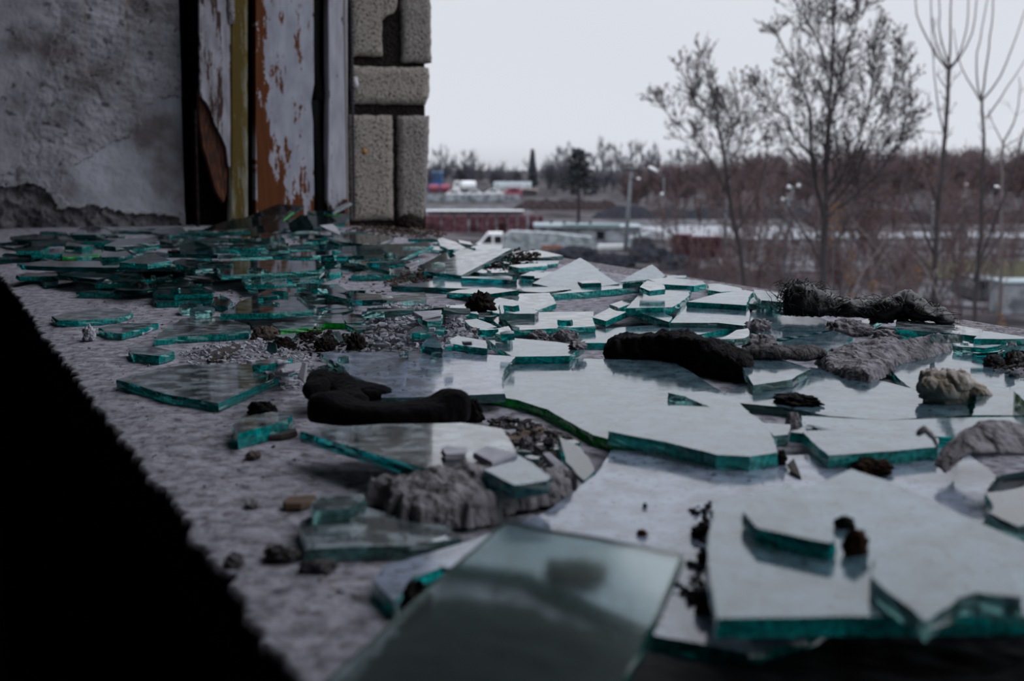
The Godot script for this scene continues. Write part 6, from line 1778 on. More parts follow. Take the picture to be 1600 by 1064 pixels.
	shard("glass_shard", Vector3(0.3091, 0.0107, -1.2725), [-422,0,183,-159,0,-569,43,0,-796,533,0,-652,519,0,-42,238,0,429,-258,0,743,-496,0,703], 42, "dim", "teal", 42, "large dim plate mirroring the brown window boards, front one")
	shard("glass_shard", Vector3(0.2449, 0.0121, -1.0379), [-429,0,410,-229,0,-141,189,0,-1019,480,0,-1178,372,0,-541,208,0,418,132,0,648,-187,0,736,-536,0,667], 42, "dim", "teal", 43, "broad arched grey plate in front of the brown mirrored plates")
	shard("glass_shard", Vector3(0.2054, 0.0088, -1.1994), [-291,0,279,-88,0,-609,161,0,-786,211,0,220,152,0,466,-145,0,429], 42, "dim", "teal", 44, "grey wedge with a bent teal front edge")
	shard("glass_shard", Vector3(0.2214, 0.0046, -1.1345), [-136,0,-93,-7,0,-400,129,0,-360,103,0,91,-16,0,501,-73,0,259], 42, "dark", "teal", 45, "clear curved shard left of the arched plate")
	shard("glass_shard", Vector3(0.1952, 0.0044, -1.1589), [-189,0,-88,-118,0,-247,128,0,12,260,0,-44,122,0,211,-204,0,155], 40, "dim", "teal", 46, "low teal strip under the bent-edged wedge")
	shard("glass_shard", Vector3(0.1925, 0.0064, -1.0947), [-78,0,-38,43,0,-256,110,0,-91,20,0,194,-95,0,191], 60, "dark", "bright", 47, "thick glinting lump, left of a pair beside bare concrete")
	shard("glass_shard", Vector3(0.1903, 0.0096, -1.0315), [-101,0,43,35,0,-239,101,0,-64,44,0,104,-80,0,156], 50, "pale", "bright", 48, "thick glinting lump, right and front of a pair beside bare concrete")
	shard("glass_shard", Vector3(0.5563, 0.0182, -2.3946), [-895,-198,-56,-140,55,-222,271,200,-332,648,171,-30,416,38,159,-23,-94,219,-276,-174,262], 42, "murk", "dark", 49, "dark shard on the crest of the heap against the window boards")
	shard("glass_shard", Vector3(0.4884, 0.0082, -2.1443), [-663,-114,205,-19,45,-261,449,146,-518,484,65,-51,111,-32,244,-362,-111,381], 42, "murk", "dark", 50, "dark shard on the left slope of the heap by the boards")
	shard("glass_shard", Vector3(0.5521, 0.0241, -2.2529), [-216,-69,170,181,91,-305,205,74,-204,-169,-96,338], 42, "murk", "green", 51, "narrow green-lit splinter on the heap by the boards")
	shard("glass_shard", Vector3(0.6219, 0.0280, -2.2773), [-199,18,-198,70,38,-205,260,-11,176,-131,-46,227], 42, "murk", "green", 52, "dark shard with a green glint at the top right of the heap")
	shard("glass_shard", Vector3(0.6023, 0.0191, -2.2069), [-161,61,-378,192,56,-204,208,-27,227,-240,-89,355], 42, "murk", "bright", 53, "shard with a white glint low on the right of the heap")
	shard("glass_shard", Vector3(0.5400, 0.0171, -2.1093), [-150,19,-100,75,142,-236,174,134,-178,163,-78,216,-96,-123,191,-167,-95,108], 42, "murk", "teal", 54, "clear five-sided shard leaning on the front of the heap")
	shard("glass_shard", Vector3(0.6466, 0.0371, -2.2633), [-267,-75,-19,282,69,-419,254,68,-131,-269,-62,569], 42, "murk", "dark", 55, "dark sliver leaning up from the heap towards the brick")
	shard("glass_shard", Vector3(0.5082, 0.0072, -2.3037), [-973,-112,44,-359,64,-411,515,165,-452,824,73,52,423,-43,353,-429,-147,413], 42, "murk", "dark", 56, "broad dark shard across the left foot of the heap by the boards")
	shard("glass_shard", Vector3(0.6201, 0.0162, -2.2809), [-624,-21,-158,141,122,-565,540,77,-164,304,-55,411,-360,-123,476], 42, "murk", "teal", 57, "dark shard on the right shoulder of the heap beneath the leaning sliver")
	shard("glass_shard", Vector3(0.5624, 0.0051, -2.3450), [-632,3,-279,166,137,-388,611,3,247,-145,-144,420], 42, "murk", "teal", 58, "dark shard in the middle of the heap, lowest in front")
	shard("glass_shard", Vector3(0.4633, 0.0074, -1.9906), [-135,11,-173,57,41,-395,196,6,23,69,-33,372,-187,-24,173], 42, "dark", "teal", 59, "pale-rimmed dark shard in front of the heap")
	shard("glass_shard", Vector3(0.4891, 0.0122, -1.8440), [-107,0,-279,224,0,-973,294,0,-466,-13,0,717,-398,0,1001], 42, "dark", "teal", 60, "dark pane right of the pale-rimmed shard in front of the heap")
	shard("glass_shard", Vector3(0.5588, 0.0103, -1.8430), [-296,0,-817,188,0,-1126,543,0,-436,352,0,296,-305,0,1387,-482,0,696], 42, "dark", "dark", 61, "broad dark plate in front of the brick pier")
	shard("glass_shard", Vector3(0.4174, 0.0096, -1.5647), [-466,0,489,-74,0,-452,489,0,-718,253,0,129,-202,0,552], 42, "dark", "teal", 62, "long dim pane behind the brown mirrored plates")
	shard("glass_shard", Vector3(0.5330, 0.0068, -1.8948), [-66,23,-147,-14,33,-173,67,-27,166,13,-29,154], 40, "pale", "bright", 63, "thin bright white splinter in the dark back field")
	shard("glass_shard", Vector3(0.4805, 0.0094, -1.5784), [-329,-34,70,-154,52,-384,252,66,-301,227,19,-18,123,-47,343,-119,-55,290], 42, "dark", "teal", 64, "dark tilted pane with a pale left edge in the back middle")
	shard("glass_shard", Vector3(0.5390, 0.0110, -1.5945), [-236,36,-467,157,42,-369,404,59,-435,364,26,-115,-313,-77,666,-377,-85,719], 42, "dark", "glow", 65, "tilted plate with a brilliant white-teal left edge")
	shard("glass_shard", Vector3(0.3951, 0.0102, -1.4303), [-49,0,-447,151,0,-710,112,0,72,-63,0,697,-151,0,388], 42, "dark", "teal", 66, "small dark pane behind the small teal block")
	shard("glass_shard", Vector3(0.3504, 0.0167, -1.2478), [-45,0,-90,124,0,-264,30,0,120,-108,0,235], 60, "dark", "teal", 67, "small teal block right of the brown mirrored plates")
	shard("glass_shard", Vector3(0.4335, 0.0089, -1.4406), [5,0,-869,102,0,-631,63,0,835,-72,0,1250,-98,0,-586], 50, "dark", "teal", 68, "long teal sliver slanting down to the right")
	shard("glass_shard", Vector3(0.4405, 0.0054, -1.3435), [-537,0,266,-359,0,-158,290,0,-603,568,0,148,38,0,346], 50, "mid", "teal", 69, "long low plate with an even teal front edge, left of the big slanted slab")
	shard("glass_shard", Vector3(0.3043, 0.0172, -1.0004), [-80,0,-101,36,0,-313,159,0,-97,54,0,265,-168,0,246], 42, "dim", "dark", 70, "dark pane with a black front edge right of the leaning teal-edged shard")
	shard("glass_shard", Vector3(0.3184, 0.0086, -1.1448), [-170,3,-232,-12,7,-428,186,9,-489,131,-2,156,-40,-11,690,-96,-6,304], 42, "dim", "teal", 71, "shard leaning on the arched plate, teal edge facing the viewer")
	shard("glass_shard", Vector3(0.2984, 0.0046, -1.0560), [-167,0,30,11,0,-142,151,0,-138,134,0,-11,58,0,126,-188,0,134], 42, "dim", "dark", 72, "thin strip along the front of the arched plate, upper one")
	shard("glass_shard", Vector3(0.2886, 0.0046, -1.0241), [-138,0,-36,13,0,-119,161,0,-108,136,0,7,-8,0,112,-164,0,144], 42, "dim", "bright", 73, "thin strip with a glinting edge at the front of the arched plate, lower one")
	shard("glass_shard", Vector3(0.3695, 0.0054, -1.0936), [-244,-3,5,-45,5,-187,242,12,-280,134,0,70,85,-5,189,-173,-9,203], 42, "mid", "bright", 74, "curved plate with a bright white front rim above the plaster crumbs")
	shard("glass_shard", Vector3(0.4771, 0.0054, -1.1976), [-877,0,3,-419,0,-298,-184,0,-810,61,0,-867,544,0,-502,620,0,-7,467,0,904,131,0,1079,-344,0,496], 50, "pale", "dark", 75, "very long plate with a black front edge crossing the middle")
	shard("glass_shard", Vector3(0.5227, 0.0109, -1.4261), [-367,-53,210,103,34,-335,430,74,-416,460,70,-302,-215,-47,356,-411,-77,487], 42, "dark", "teal", 76, "dark slab with a jagged teal edge, under the big slanted slab")
	shard("glass_shard", Vector3(0.5129, 0.0194, -1.3081), [-610,-93,185,80,45,-435,460,78,-241,474,75,-177,-404,-105,667], 42, "mid", "dark", 77, "big slanted dark slab rising to a pale tip at right")
	shard("glass_shard", Vector3(0.6121, 0.0117, -1.6450), [-38,48,-348,42,65,-425,109,24,-116,112,-30,250,16,-47,330,-104,-47,280,-137,-13,29], 42, "white", "teal", 78, "white oval chip perched at the outer rim")  # glass chip whose sky reflection is painted as a white face
	shard("glass_shard", Vector3(0.6833, 0.0054, -1.7801), [124,0,-628,96,0,-31,-118,0,609,-102,0,50], 50, "dark", "teal", 79, "tiny teal chip right of the white oval chip")
	shard("glass_shard", Vector3(0.6721, 0.0046, -1.6753), [-134,0,-199,143,0,-561,271,0,-71,-7,0,472,-273,0,359], 42, "pale", "teal", 80, "pale thin pane behind the tip of the slanted slab")
	shard("glass_shard", Vector3(0.6729, 0.0046, -1.5396), [-424,0,209,-130,0,-485,406,0,-647,278,0,366,-130,0,557], 42, "dark", "dark", 81, "dark flat pane at the outer rim, right of the slanted slab")
	shard("glass_shard", Vector3(0.5723, 0.0111, -1.3066), [-211,0,-60,61,0,-184,282,0,-192,112,0,159,-244,0,278], 42, "mid", "teal", 82, "narrow plate with a bright teal edge behind the pale peaked shard")
	shard("glass_shard", Vector3(0.5337, 0.0096, -1.2097), [-166,0,23,151,0,-422,244,0,-193,32,0,283,-261,0,309], 42, "pale", "teal", 83, "short pale plate left of the pale peaked shard")
	shard("glass_shard", Vector3(0.4853, 0.0096, -1.1971), [-212,0,-215,234,0,-131,159,0,223,61,0,236,-242,0,-114], 42, "pale", "dark", 84, "thin strip with a dark edge lying on the very long plate")
	shard("glass_shard", Vector3(0.4266, 0.0072, -1.0017), [-203,-4,-5,-97,9,-235,65,20,-386,217,26,-446,469,29,-397,283,-1,138,-104,-25,484,-299,-31,506,-331,-23,340], 42, "mid", "teal", 85, "pale rounded shard with a chipped teal corner in the middle")
	shard("glass_shard", Vector3(0.3969, 0.0046, -0.9120), [-158,0,-270,271,0,-412,304,0,-108,160,0,220,-306,0,456,-270,0,113], 42, "mid", "teal", 86, "flat grey pane under the rounded shard")
	shard("glass_shard", Vector3(0.3965, 0.0046, -1.0100), [-13,0,-244,51,0,-241,69,0,2,-6,0,335,-101,0,149], 42, "mid", "teal", 87, "small curved chip above the curved teal shard")
	shard("glass_shard", Vector3(0.3785, 0.0055, -0.9763), [-55,11,-375,82,13,-358,130,2,1,65,-9,305,27,-11,351,-135,-7,168,-114,1,-91], 42, "mid", "teal", 88, "curved teal shard at the edge of the plaster crumbs")
	shard("glass_shard", Vector3(0.3478, 0.0072, -0.8810), [-18,10,-213,78,13,-234,84,-4,124,-10,-8,165,-71,-10,179,-62,0,-21], 60, "pale", "bright", 89, "thick glinting chunk right of the plaster crumbs")
	shard("glass_shard", Vector3(0.3387, 0.0083, -0.8234), [-92,-4,18,2,9,-132,156,18,-210,80,-3,74,-28,-10,136,-117,-11,114], 70, "mid", "bright", 90, "clear chunk with a white sparkle below the glinting chunk")
	shard("glass_shard", Vector3(0.3254, 0.0044, -1.0043), [-46,0,-172,34,0,-302,76,0,-76,33,0,218,-24,0,228,-73,0,104], 40, "mid", "teal", 91, "flat dim pane lying in the plaster crumbs, upper left")
	shard("glass_shard", Vector3(0.2792, 0.0251, -0.7867), [-26,0,-116,36,0,-170,123,0,-104,11,0,172,-78,0,186,-66,0,32], 40, "mid", "teal", 92, "teal pane half buried in the plaster crumbs")
	shard("glass_shard", Vector3(0.2882, 0.0134, -0.8227), [-90,-1,-14,-5,4,-133,94,5,-122,149,2,-5,30,-1,57,-67,-5,118,-110,-5,100], 42, "pale", "teal", 93, "pale pane with a teal left corner in the middle of the crumbs")
	shard("glass_shard", Vector3(0.2697, 0.0142, -0.7545), [-82,-9,35,28,19,-134,52,18,-118,15,-13,109,-13,-15,108], 42, "pale", "dark", 94, "small pale triangle propped at the lower edge of the crumbs")
	shard("glass_shard", Vector3(0.2917, 0.0137, -0.7553), [-135,-2,-26,3,10,-200,29,9,-172,110,2,-1,23,-11,235,-30,-9,165], 42, "pale", "teal", 95, "shard with a wide teal front face at the lower edge of the crumbs")
	shard("glass_shard", Vector3(0.3316, 0.0088, -0.7552), [-123,0,-385,51,0,-412,230,0,-138,291,0,109,41,0,443,-268,0,341,-223,0,43], 42, "pale", "teal", 96, "pale strip of pane right of the wide teal-faced shard")
	shard("glass_shard", Vector3(0.2600, 0.0047, -0.8315), [-51,-10,22,-7,10,-48,48,23,-80,24,-5,34,-14,-18,72], 30, "mid", "pale", 97, "tiny clear chip standing in the crumbs, lower left")
	shard("glass_shard", Vector3(0.2499, 0.0046, -0.9558), [-236,0,-105,-74,0,-371,370,0,-469,232,0,93,113,0,11,27,0,250,-158,0,289,-274,0,304], 42, "mid", "green", 98, "grey pane with a deep green front edge beside the brown stone")
	shard("glass_shard", Vector3(0.2884, 0.0046, -0.9748), [-33,0,-190,72,0,-298,141,0,-130,-44,0,329,-137,0,289], 42, "mid", "teal", 99, "dim pane right of the green-edged pane")
	shard("glass_shard", Vector3(0.2792, 0.0044, -0.9214), [-69,0,-211,110,0,-67,49,0,139,-90,0,139], 40, "mid", "teal", 100, "dim flat pane half covered by crumbs, right of the green edge")
	shard("glass_shard", Vector3(0.2590, 0.0044, -0.8855), [-153,0,-80,8,0,-277,104,0,100,63,0,200,-23,0,57], 40, "mid", "pale", 101, "clear flat pane in front of the dark soil heap")
	shard("glass_shard", Vector3(0.2409, 0.0078, -0.8473), [-31,33,-43,6,39,-33,23,-32,39,2,-40,37], 30, "mid", "pale", 102, "upright pale sliver standing by the dark soil heap")
	shard("glass_shard", Vector3(0.1928, 0.0070, -0.8252), [-36,-21,8,-12,31,-39,28,21,-11,21,-31,43], 30, "dark", "pale", 103, "upright dark sliver standing in the crumbs near the brown stone")
	shard("glass_shard", Vector3(0.2197, 0.0044, -0.8924), [-76,0,-62,94,0,-177,18,0,74,-37,0,166], 40, "mid", "dark", 104, "flat dim chip behind the upright dark sliver")
	shard("glass_shard", Vector3(0.1757, 0.0088, -0.7542), [-118,0,71,-70,0,-73,121,0,-123,135,0,-68,-14,0,76,-55,0,117], 42, "mid", "teal", 105, "small teal wedge lying on the large pane corner")
	shard("glass_shard", Vector3(0.2061, 0.0046, -0.7303), [-46,0,-238,41,0,-296,53,0,26,18,0,271,-66,0,236], 42, "dark", "teal", 106, "dark shard tucked under the bright curved edge")
	shard("glass_shard", Vector3(0.2295, 0.0044, -0.8058), [-118,0,-18,27,0,-112,119,0,-17,80,0,93,-108,0,53], 40, "mid", "dark", 107, "flat dim chip at the back rim of the grey slab")
	shard("glass_shard", Vector3(0.5566, 0.0097, -1.1625), [-478,-25,60,485,112,-953,390,58,-430,230,-28,387,-255,-60,515,-372,-56,422], 42, "pale", "pale", 108, "pale peaked shard rising toward the outer rim")
	shard("glass_shard", Vector3(0.5450, 0.0059, -1.0961), [-584,0,275,-160,0,-68,320,0,-269,446,0,-59,-22,0,121], 55, "pale", "glow", 109, "plate with a broad bright teal edge under the pale peaked shard")
	shard("glass_shard", Vector3(0.6345, 0.0076, -1.1812), [-313,-39,110,-72,10,-91,289,78,-355,206,4,63,109,-18,160,-219,-34,114], 42, "pale", "bright", 110, "grey-speckled shard tilted up to a sharp peak at the rim")
	shard("glass_shard", Vector3(0.5886, 0.0159, -1.0311), [-127,0,-324,136,0,-424,229,0,-10,105,0,254,-84,0,383,-259,0,120], 50, "pale", "teal", 111, "plate with a long teal rim below the sharp peak")
	shard("glass_shard", Vector3(0.6799, 0.0044, -1.1971), [-22,0,-148,147,0,-65,6,0,165,-131,0,48], 40, "pale", "pale", 112, "pale slip at the outer rim beside the sharp peak")
	shard("glass_shard", Vector3(0.6525, 0.0054, -1.0665), [70,0,-380,186,0,-405,143,0,72,15,0,300,-203,0,303,-211,0,109], 50, "pale", "teal", 113, "low teal-fronted plate at the outer rim")
	shard("glass_shard", Vector3(0.5199, 0.0213, -0.9510), [-109,-2,-11,102,21,-280,110,5,-29,24,-9,144,-127,-15,176], 40, "mid", "teal", 114, "dark rounded chip left of the four-sided pale shard")
	shard("glass_shard", Vector3(0.5000, 0.0096, -0.9552), [-206,0,104,292,0,-360,177,0,-108,-262,0,364], 50, "mid", "teal", 115, "narrow dark-edged strip left of the four-sided pale shard")
	shard("glass_shard", Vector3(0.4546, 0.0088, -0.8947), [-229,0,156,175,0,-357,121,0,-133,166,0,-61,-234,0,395], 42, "mid", "teal", 116, "small dim shard between the rounded and four-sided shards")
	shard("glass_shard", Vector3(0.5234, 0.0136, -0.9389), [-619,0,554,78,0,-530,546,0,-538,284,0,-114,-288,0,627], 50, "pale", "teal", 117, "four-sided pale shard with a dark teal right edge")
	shard("glass_shard", Vector3(0.4802, 0.0097, -0.8742), [-73,9,-317,144,10,-236,32,-5,180,-102,-13,373], 50, "pale", "glow", 118, "pale triangle with a glinting front edge under the four-sided shard")
	shard("glass_shard", Vector3(0.5715, 0.0140, -0.9188), [-479,-5,134,10,4,-252,345,8,-381,349,6,-254,-39,-5,274,-186,-9,480], 42, "pale", "teal", 119, "white-bright pane at the rim behind the square pale one")
	shard("glass_shard", Vector3(0.5215, 0.0088, -0.8620), [-512,-8,270,168,12,-702,287,14,-732,513,10,-392,-97,-10,576,-136,-10,586,-221,-8,393], 42, "pale", "bright", 120, "square pale pane with a thin bright teal front edge")
	shard("glass_shard", Vector3(0.5608, 0.0115, -0.8960), [-71,0,9,90,0,-129,-19,0,120], 25, "white", "pale", 121, "tiny white chip on the square pale pane")
	shard("glass_shard", Vector3(0.6110, 0.0114, -0.9335), [58,14,-256,138,15,-245,-46,-15,285,-155,-19,326,5,5,-110], 50, "dark", "teal", 122, "dark teal chip beside the head of the fibre bundle")
	shard("glass_shard", Vector3(0.5920, 0.0157, -0.9012), [184,0,-496,208,0,-197,-162,0,436,-231,0,257], 40, "pale", "pale", 123, "pale pane behind the dark teal chip by the fibre bundle")
	shard("glass_shard", Vector3(0.4600, 0.0121, -0.7323), [-211,0,119,116,0,-214,238,0,-271,33,0,64,-44,0,140,-131,0,162], 42, "mid", "bright", 124, "clear pane with a sparkling chip behind the mortar block")
	shard("glass_shard", Vector3(0.3989, 0.0088, -0.8831), [-219,0,-317,41,0,-426,509,0,-281,126,0,516,-456,0,508], 42, "mid", "teal", 125, "dim plate with a straight right side in front of the rounded shard")
	shard("glass_shard", Vector3(0.3924, 0.0128, -0.9194), [-14,0,-294,214,0,-591,58,0,247,-24,0,364,-235,0,275], 40, "pale", "pale", 126, "bright white-topped pane within the rounded shard's shadow")
	shard("glass_shard", Vector3(0.3270, 0.0146, -0.7831), [-76,-4,20,58,15,-158,42,0,12,-24,-11,126], 50, "mid", "bright", 127, "small splintered chip at the left of the dim plate")
	shard("glass_shard", Vector3(0.6241, 0.0074, -0.7529), [-72,0,-290,176,0,-576,244,0,-360,183,0,269,-59,0,561,-140,0,344,-332,0,51], 70, "mid", "teal", 128, "thick teal block of stacked glass right of the fibre bundle")
	shard("glass_shard", Vector3(0.5913, 0.0054, -0.6862), [118,0,-220,104,0,-48,-99,0,198,-91,0,113,-32,0,-43], 50, "mid", "pale", 129, "small pale step of glass at the right end of the mortar strip")
	shard("glass_shard", Vector3(0.5858, 0.0064, -0.6584), [68,0,-220,93,0,-89,34,0,130,-107,0,198,-88,0,-19], 60, "mid", "teal", 130, "dark teal step of glass right of the mortar strip")
	shard("glass_shard", Vector3(0.6110, 0.0054, -0.6631), [25,0,-229,103,0,-12,38,0,108,-72,0,216,-94,0,-84], 50, "pale", "bright", 131, "pale-topped strip with a bright rim at the right border")
	shard("glass_shard", Vector3(0.6174, 0.0094, -0.6791), [104,0,-289,126,0,51,95,0,146,-94,0,84,-231,0,8], 40, "pale", "teal", 132, "long pale pane along the outer rim at the right border")
	shard("glass_shard", Vector3(0.6142, 0.0050, -0.8064), [-56,2,-90,217,9,-175,120,3,-28,-143,-8,190,-138,-5,104], 40, "pale", "bright", 133, "bright triangle between the fibre bundle and the mortar strip")
	shard("glass_shard", Vector3(0.4545, 0.0148, -0.4851), [8,0,-70,72,0,-110,126,0,-87,-206,0,268], 60, "pale", "green", 134, "green-edged corner of glass at the right border")
	shard("glass_shard", Vector3(0.3270, 0.0096, -0.3486), [-48,0,-103,188,0,-291,470,0,-328,-270,0,441,-339,0,282], 50, "dark", "teal", 135, "dark teal shard in the hollow under the curled scrap")
	shard("glass_shard", Vector3(0.3075, 0.0136, -0.3248), [-132,0,-14,75,0,-146,237,0,-124,-12,0,135,-169,0,148], 40, "dark", "bright", 136, "lower dark shard with a teal rim under the curled scrap")
	shard("glass_shard", Vector3(0.3352, 0.0046, -0.5003), [21,0,-149,109,0,-74,-30,0,111,-99,0,112], 42, "pale", "bright", 137, "small bright-cornered shard under the round pebble")
	shard("glass_shard", Vector3(0.3398, 0.0088, -0.4690), [-158,0,-62,8,0,-173,40,0,13,181,0,115,43,0,118,-114,0,-10], 42, "pale", "teal", 138, "pale clear pane under the red-brown clod")
	shard("glass_shard", Vector3(0.2896, 0.0103, -0.4868), [-380,7,-91,-26,4,-580,187,1,-529,423,-4,-373,312,-5,-13,43,-4,476,-97,-2,505,-198,0,438,-265,3,166], 54, "pale", "glow", 139, "thick pale shard with a glowing teal fracture facing the viewer")
	shard("glass_shard", Vector3(0.3345, 0.0086, -0.5573), [-83,0,-235,-59,0,-112,-100,0,189,-2,0,355,142,0,1,101,0,-198], 40, "pale", "bright", 140, "thin clear sliver with a pale edge on the big pale slab")
	shard("glass_shard", Vector3(0.3435, 0.0096, -0.4470), [-159,0,-243,-130,0,-248,243,0,1,251,0,85,136,0,219,-340,0,185], 50, "pale", "glow", 141, "long wedge with a glinting left end, left of the curled scrap")
	shard("glass_shard", Vector3(0.1830, 0.0151, -0.4234), [-100,0,-97,99,0,-271,64,0,86,29,0,132,-92,0,150], 45, "pale", "dark", 142, "small pale triangle of glass beside the concrete lump")
	shard("glass_shard", Vector3(0.2260, 0.0068, -0.4717), [49,33,-263,78,13,-130,13,-18,129,-81,-28,233,-60,-1,31], 42, "dark", "teal", 143, "dark shard sloping into the hollow beside the lilac slab")
	shard("glass_shard", Vector3(0.1211, 0.0096, -0.4312), [-81,0,-20,-31,0,-90,104,0,-60,95,0,-4,13,0,98,-100,0,76], 50, "mid", "bright", 144, "small clear chip with a white glint beside the brown wood chip")
	shard("glass_shard", Vector3(0.1336, 0.0069, -0.5952), [-141,0,79,-62,0,-105,95,0,-184,154,0,-76,110,0,25,-156,0,260], 65, "mid", "teal", 145, "thick chipped lump of glass alone in front of the black crumb")
	shard("glass_shard", Vector3(0.2430, 0.0182, -0.3133), [-832,0,523,-274,0,-408,-117,0,-437,75,0,-447,363,0,-609,365,0,-380,253,0,297,201,0,614,-35,0,846], 46, "pale", "teal", 146, "thick front slab with a long straight teal edge at lower right")
	shard("glass_shard", Vector3(0.2154, 0.0228, -0.3182), [-88,0,-63,-37,0,-120,56,0,-218,226,0,-297,69,0,36,-24,0,271,-55,0,295,-146,0,96], 46, "pale", "teal", 147, "small five-sided shard on the thick front slab, with a bright teal front edge")
	shard("glass_shard", Vector3(0.2146, 0.0228, -0.2511), [-129,0,-106,13,0,-266,231,0,-197,253,0,-78,81,0,159,11,0,92,-48,0,105,-227,0,211,-186,0,80], 46, "pale", "bright", 148, "chevron-notched shard on the thick front slab near the right border")
	shard("glass_shard", Vector3(0.1263, 0.0175, -0.2786), [-710,-168,90,116,86,-518,255,89,-274,378,90,-55,107,-5,242,-146,-93,514], 32, "clear", "dark", 149, "big clear dark pane in the near foreground, other edges seen through it")
	zone = ["flat pale plaster flake in the heap of crumbs behind the grey slab", "plaster flakes in the crumb heap"]
	bit(0.2858, 0.0186, -0.7739, [-11,0,30,-3,-3,-38,10,0,-21,4,3,28], 24, "plaster", "flake")
	bit(0.3622, 0.0016, -0.9861, [-9,2,-6,31,-2,-13,18,-3,2,-39,3,16], 12, "plaster", "flake")
	bit(0.3541, 0.0031, -0.9673, [-30,2,-19,28,2,6,32,1,12,5,-4,11,-35,-2,-11], 24, "plaster", "flake")
	bit(0.3429, 0.0017, -1.0274, [29,-2,-1,2,-2,5,-33,1,5,-18,2,-2,19,1,-8], 12, "plaster", "flake")
	bit(0.2623, 0.0035, -0.8477, [51,-9,-13,-17,1,30,-37,5,31,-36,7,6,-9,3,-18,47,-6,-36], 24, "plaster", "flake")
	bit(0.2581, 0.0031, -0.8371, [27,-1,14,-10,-1,-2,-19,1,-10,2,1,-3], 24, "plaster", "flake")
	bit(0.3116, 0.0135, -0.8490, [-8,-1,-30,7,1,8,1,0,22], 12, "plaster", "flake")
	bit(0.3354, 0.0017, -0.8716, [15,1,63,-26,-4,-47,11,3,-16], 12, "plaster", "flake")
	bit(0.2792, 0.0027, -0.8513, [16,8,82,-14,-2,10,-14,-6,-53,0,-5,-67,12,4,29], 18, "plaster", "flake")
	bit(0.2989, 0.0103, -0.7989, [33,-4,2,-7,-2,9,-44,3,4,-14,4,-9,33,-1,-6], 12, "plaster", "flake")
	bit(0.2579, 0.0043, -0.8284, [1,-1,15,-14,1,25,-20,3,6,-13,3,-12,20,-2,-25,25,-4,-10], 12, "plaster", "flake")
	bit(0.2626, 0.0191, -0.7102, [-22,-4,-9,-42,11,66,3,8,35,45,-6,-45,16,-9,-47], 12, "plaster", "flake")
	bit(0.2724, 0.0050, -0.8540, [13,2,1,14,1,3,3,-2,6,-9,-3,2,-18,0,-7,-3,2,-5], 12, "plaster", "flake")
	bit(0.3138, 0.0050, -0.8936, [20,0,0,17,-2,4,-20,0,1,-16,3,-5], 12, "plaster", "flake")
	bit(0.2888, 0.0050, -0.8399, [-39,3,-4,17,2,-4,41,-2,2,-19,-3,6], 12, "plaster", "flake")
	bit(0.2881, 0.0123, -0.8021, [-55,30,192,-36,21,149,9,-2,8,65,-35,-225,35,-21,-147,-19,7,24], 12, "plaster", "flake")
	bit(0.3072, 0.0016, -0.9009, [-8,2,-10,17,1,2,29,-1,16,-14,-2,4,-24,0,-11], 12, "plaster", "flake")
	bit(0.2974, 0.0030, -0.9018, [-19,-4,-10,0,-2,-32,19,4,12,0,2,30], 24, "plaster", "flake")
	bit(0.3093, 0.0050, -0.8456, [-18,0,-27,25,2,27,-7,-2,0], 12, "plaster", "flake")
	bit(0.3314, 0.0024, -1.0140, [-29,-3,-27,-10,1,-21,15,4,1,23,1,32,1,-2,16], 18, "plaster", "flake")
	bit(0.3008, 0.0106, -0.7897, [-28,-2,-2,-25,0,-9,30,3,0,22,-1,12], 18, "plaster", "flake")
	bit(0.2417, 0.0209, -0.7578, [-21,-3,3,-15,0,-5,5,2,-6,20,2,0,11,-1,8], 24, "plaster", "flake")
	bit(0.2599, 0.0030, -0.8152, [30,-3,-7,-36,1,27,7,3,-20], 24, "plaster", "flake")
	bit(0.2629, 0.0251, -0.7371, [16,4,3,8,-1,16,-14,-4,0,-10,1,-19], 18, "plaster", "flake")
	bit(0.2849, 0.0063, -0.9157, [6,-2,22,-29,-1,-1,-10,1,-17,14,2,-10,19,0,6], 18, "plaster", "flake")
	bit(0.2839, 0.0146, -0.7982, [19,0,14,-25,0,-4,5,0,-10], 12, "plaster", "flake")
	bit(0.3342, 0.0084, -0.8546, [21,2,-4,10,-1,2,-22,-1,3,-9,1,-1], 12, "plaster", "flake")
	bit(0.2895, 0.0114, -0.8016, [25,2,27,0,-2,11,-28,-3,-23,-11,0,-18,14,3,4], 24, "plaster", "flake")
	bit(0.3205, 0.0068, -0.9870, [-7,0,-37,41,0,40,-35,0,-3], 24, "plaster", "flake")
	bit(0.2683, 0.0106, -0.7511, [-28,0,-25,10,0,-6,29,0,22,-12,0,9], 18, "plaster", "flake")
	bit(0.2716, 0.0029, -0.8923, [12,2,6,5,3,27,-12,-2,-4,-16,-4,-18,10,1,-11], 24, "plaster", "flake")
	bit(0.3193, 0.0050, -0.9718, [22,2,14,15,-1,17,-15,-2,-8,-19,-1,-16,-2,2,-8], 24, "plaster", "flake")
	bit(0.2581, 0.0258, -0.6695, [17,4,17,4,4,49,-16,-3,-1,-5,-5,-66], 18, "plaster", "flake")
	bit(0.2788, 0.0028, -0.8692, [21,0,7,-16,-2,9,-6,1,-16], 24, "plaster", "flake")
	bit(0.2577, 0.0156, -0.7499, [11,2,8,-5,1,25,-7,-3,-33], 24, "plaster", "flake")
	bit(0.2630, 0.0184, -0.8501, [19,2,1,13,0,5,-1,-2,7,-16,-1,-2,-18,0,-5,3,2,-6], 12, "plaster", "flake")
	bit(0.3386, 0.0043, -0.9771, [7,-14,-147,-30,14,81,-16,17,164,15,-1,33,24,-17,-130], 24, "plaster", "flake")
	bit(0.3117, 0.0079, -0.9694, [-27,0,-10,2,1,-9,25,1,-2,22,-1,16,-21,-1,5], 12, "plaster", "flake")
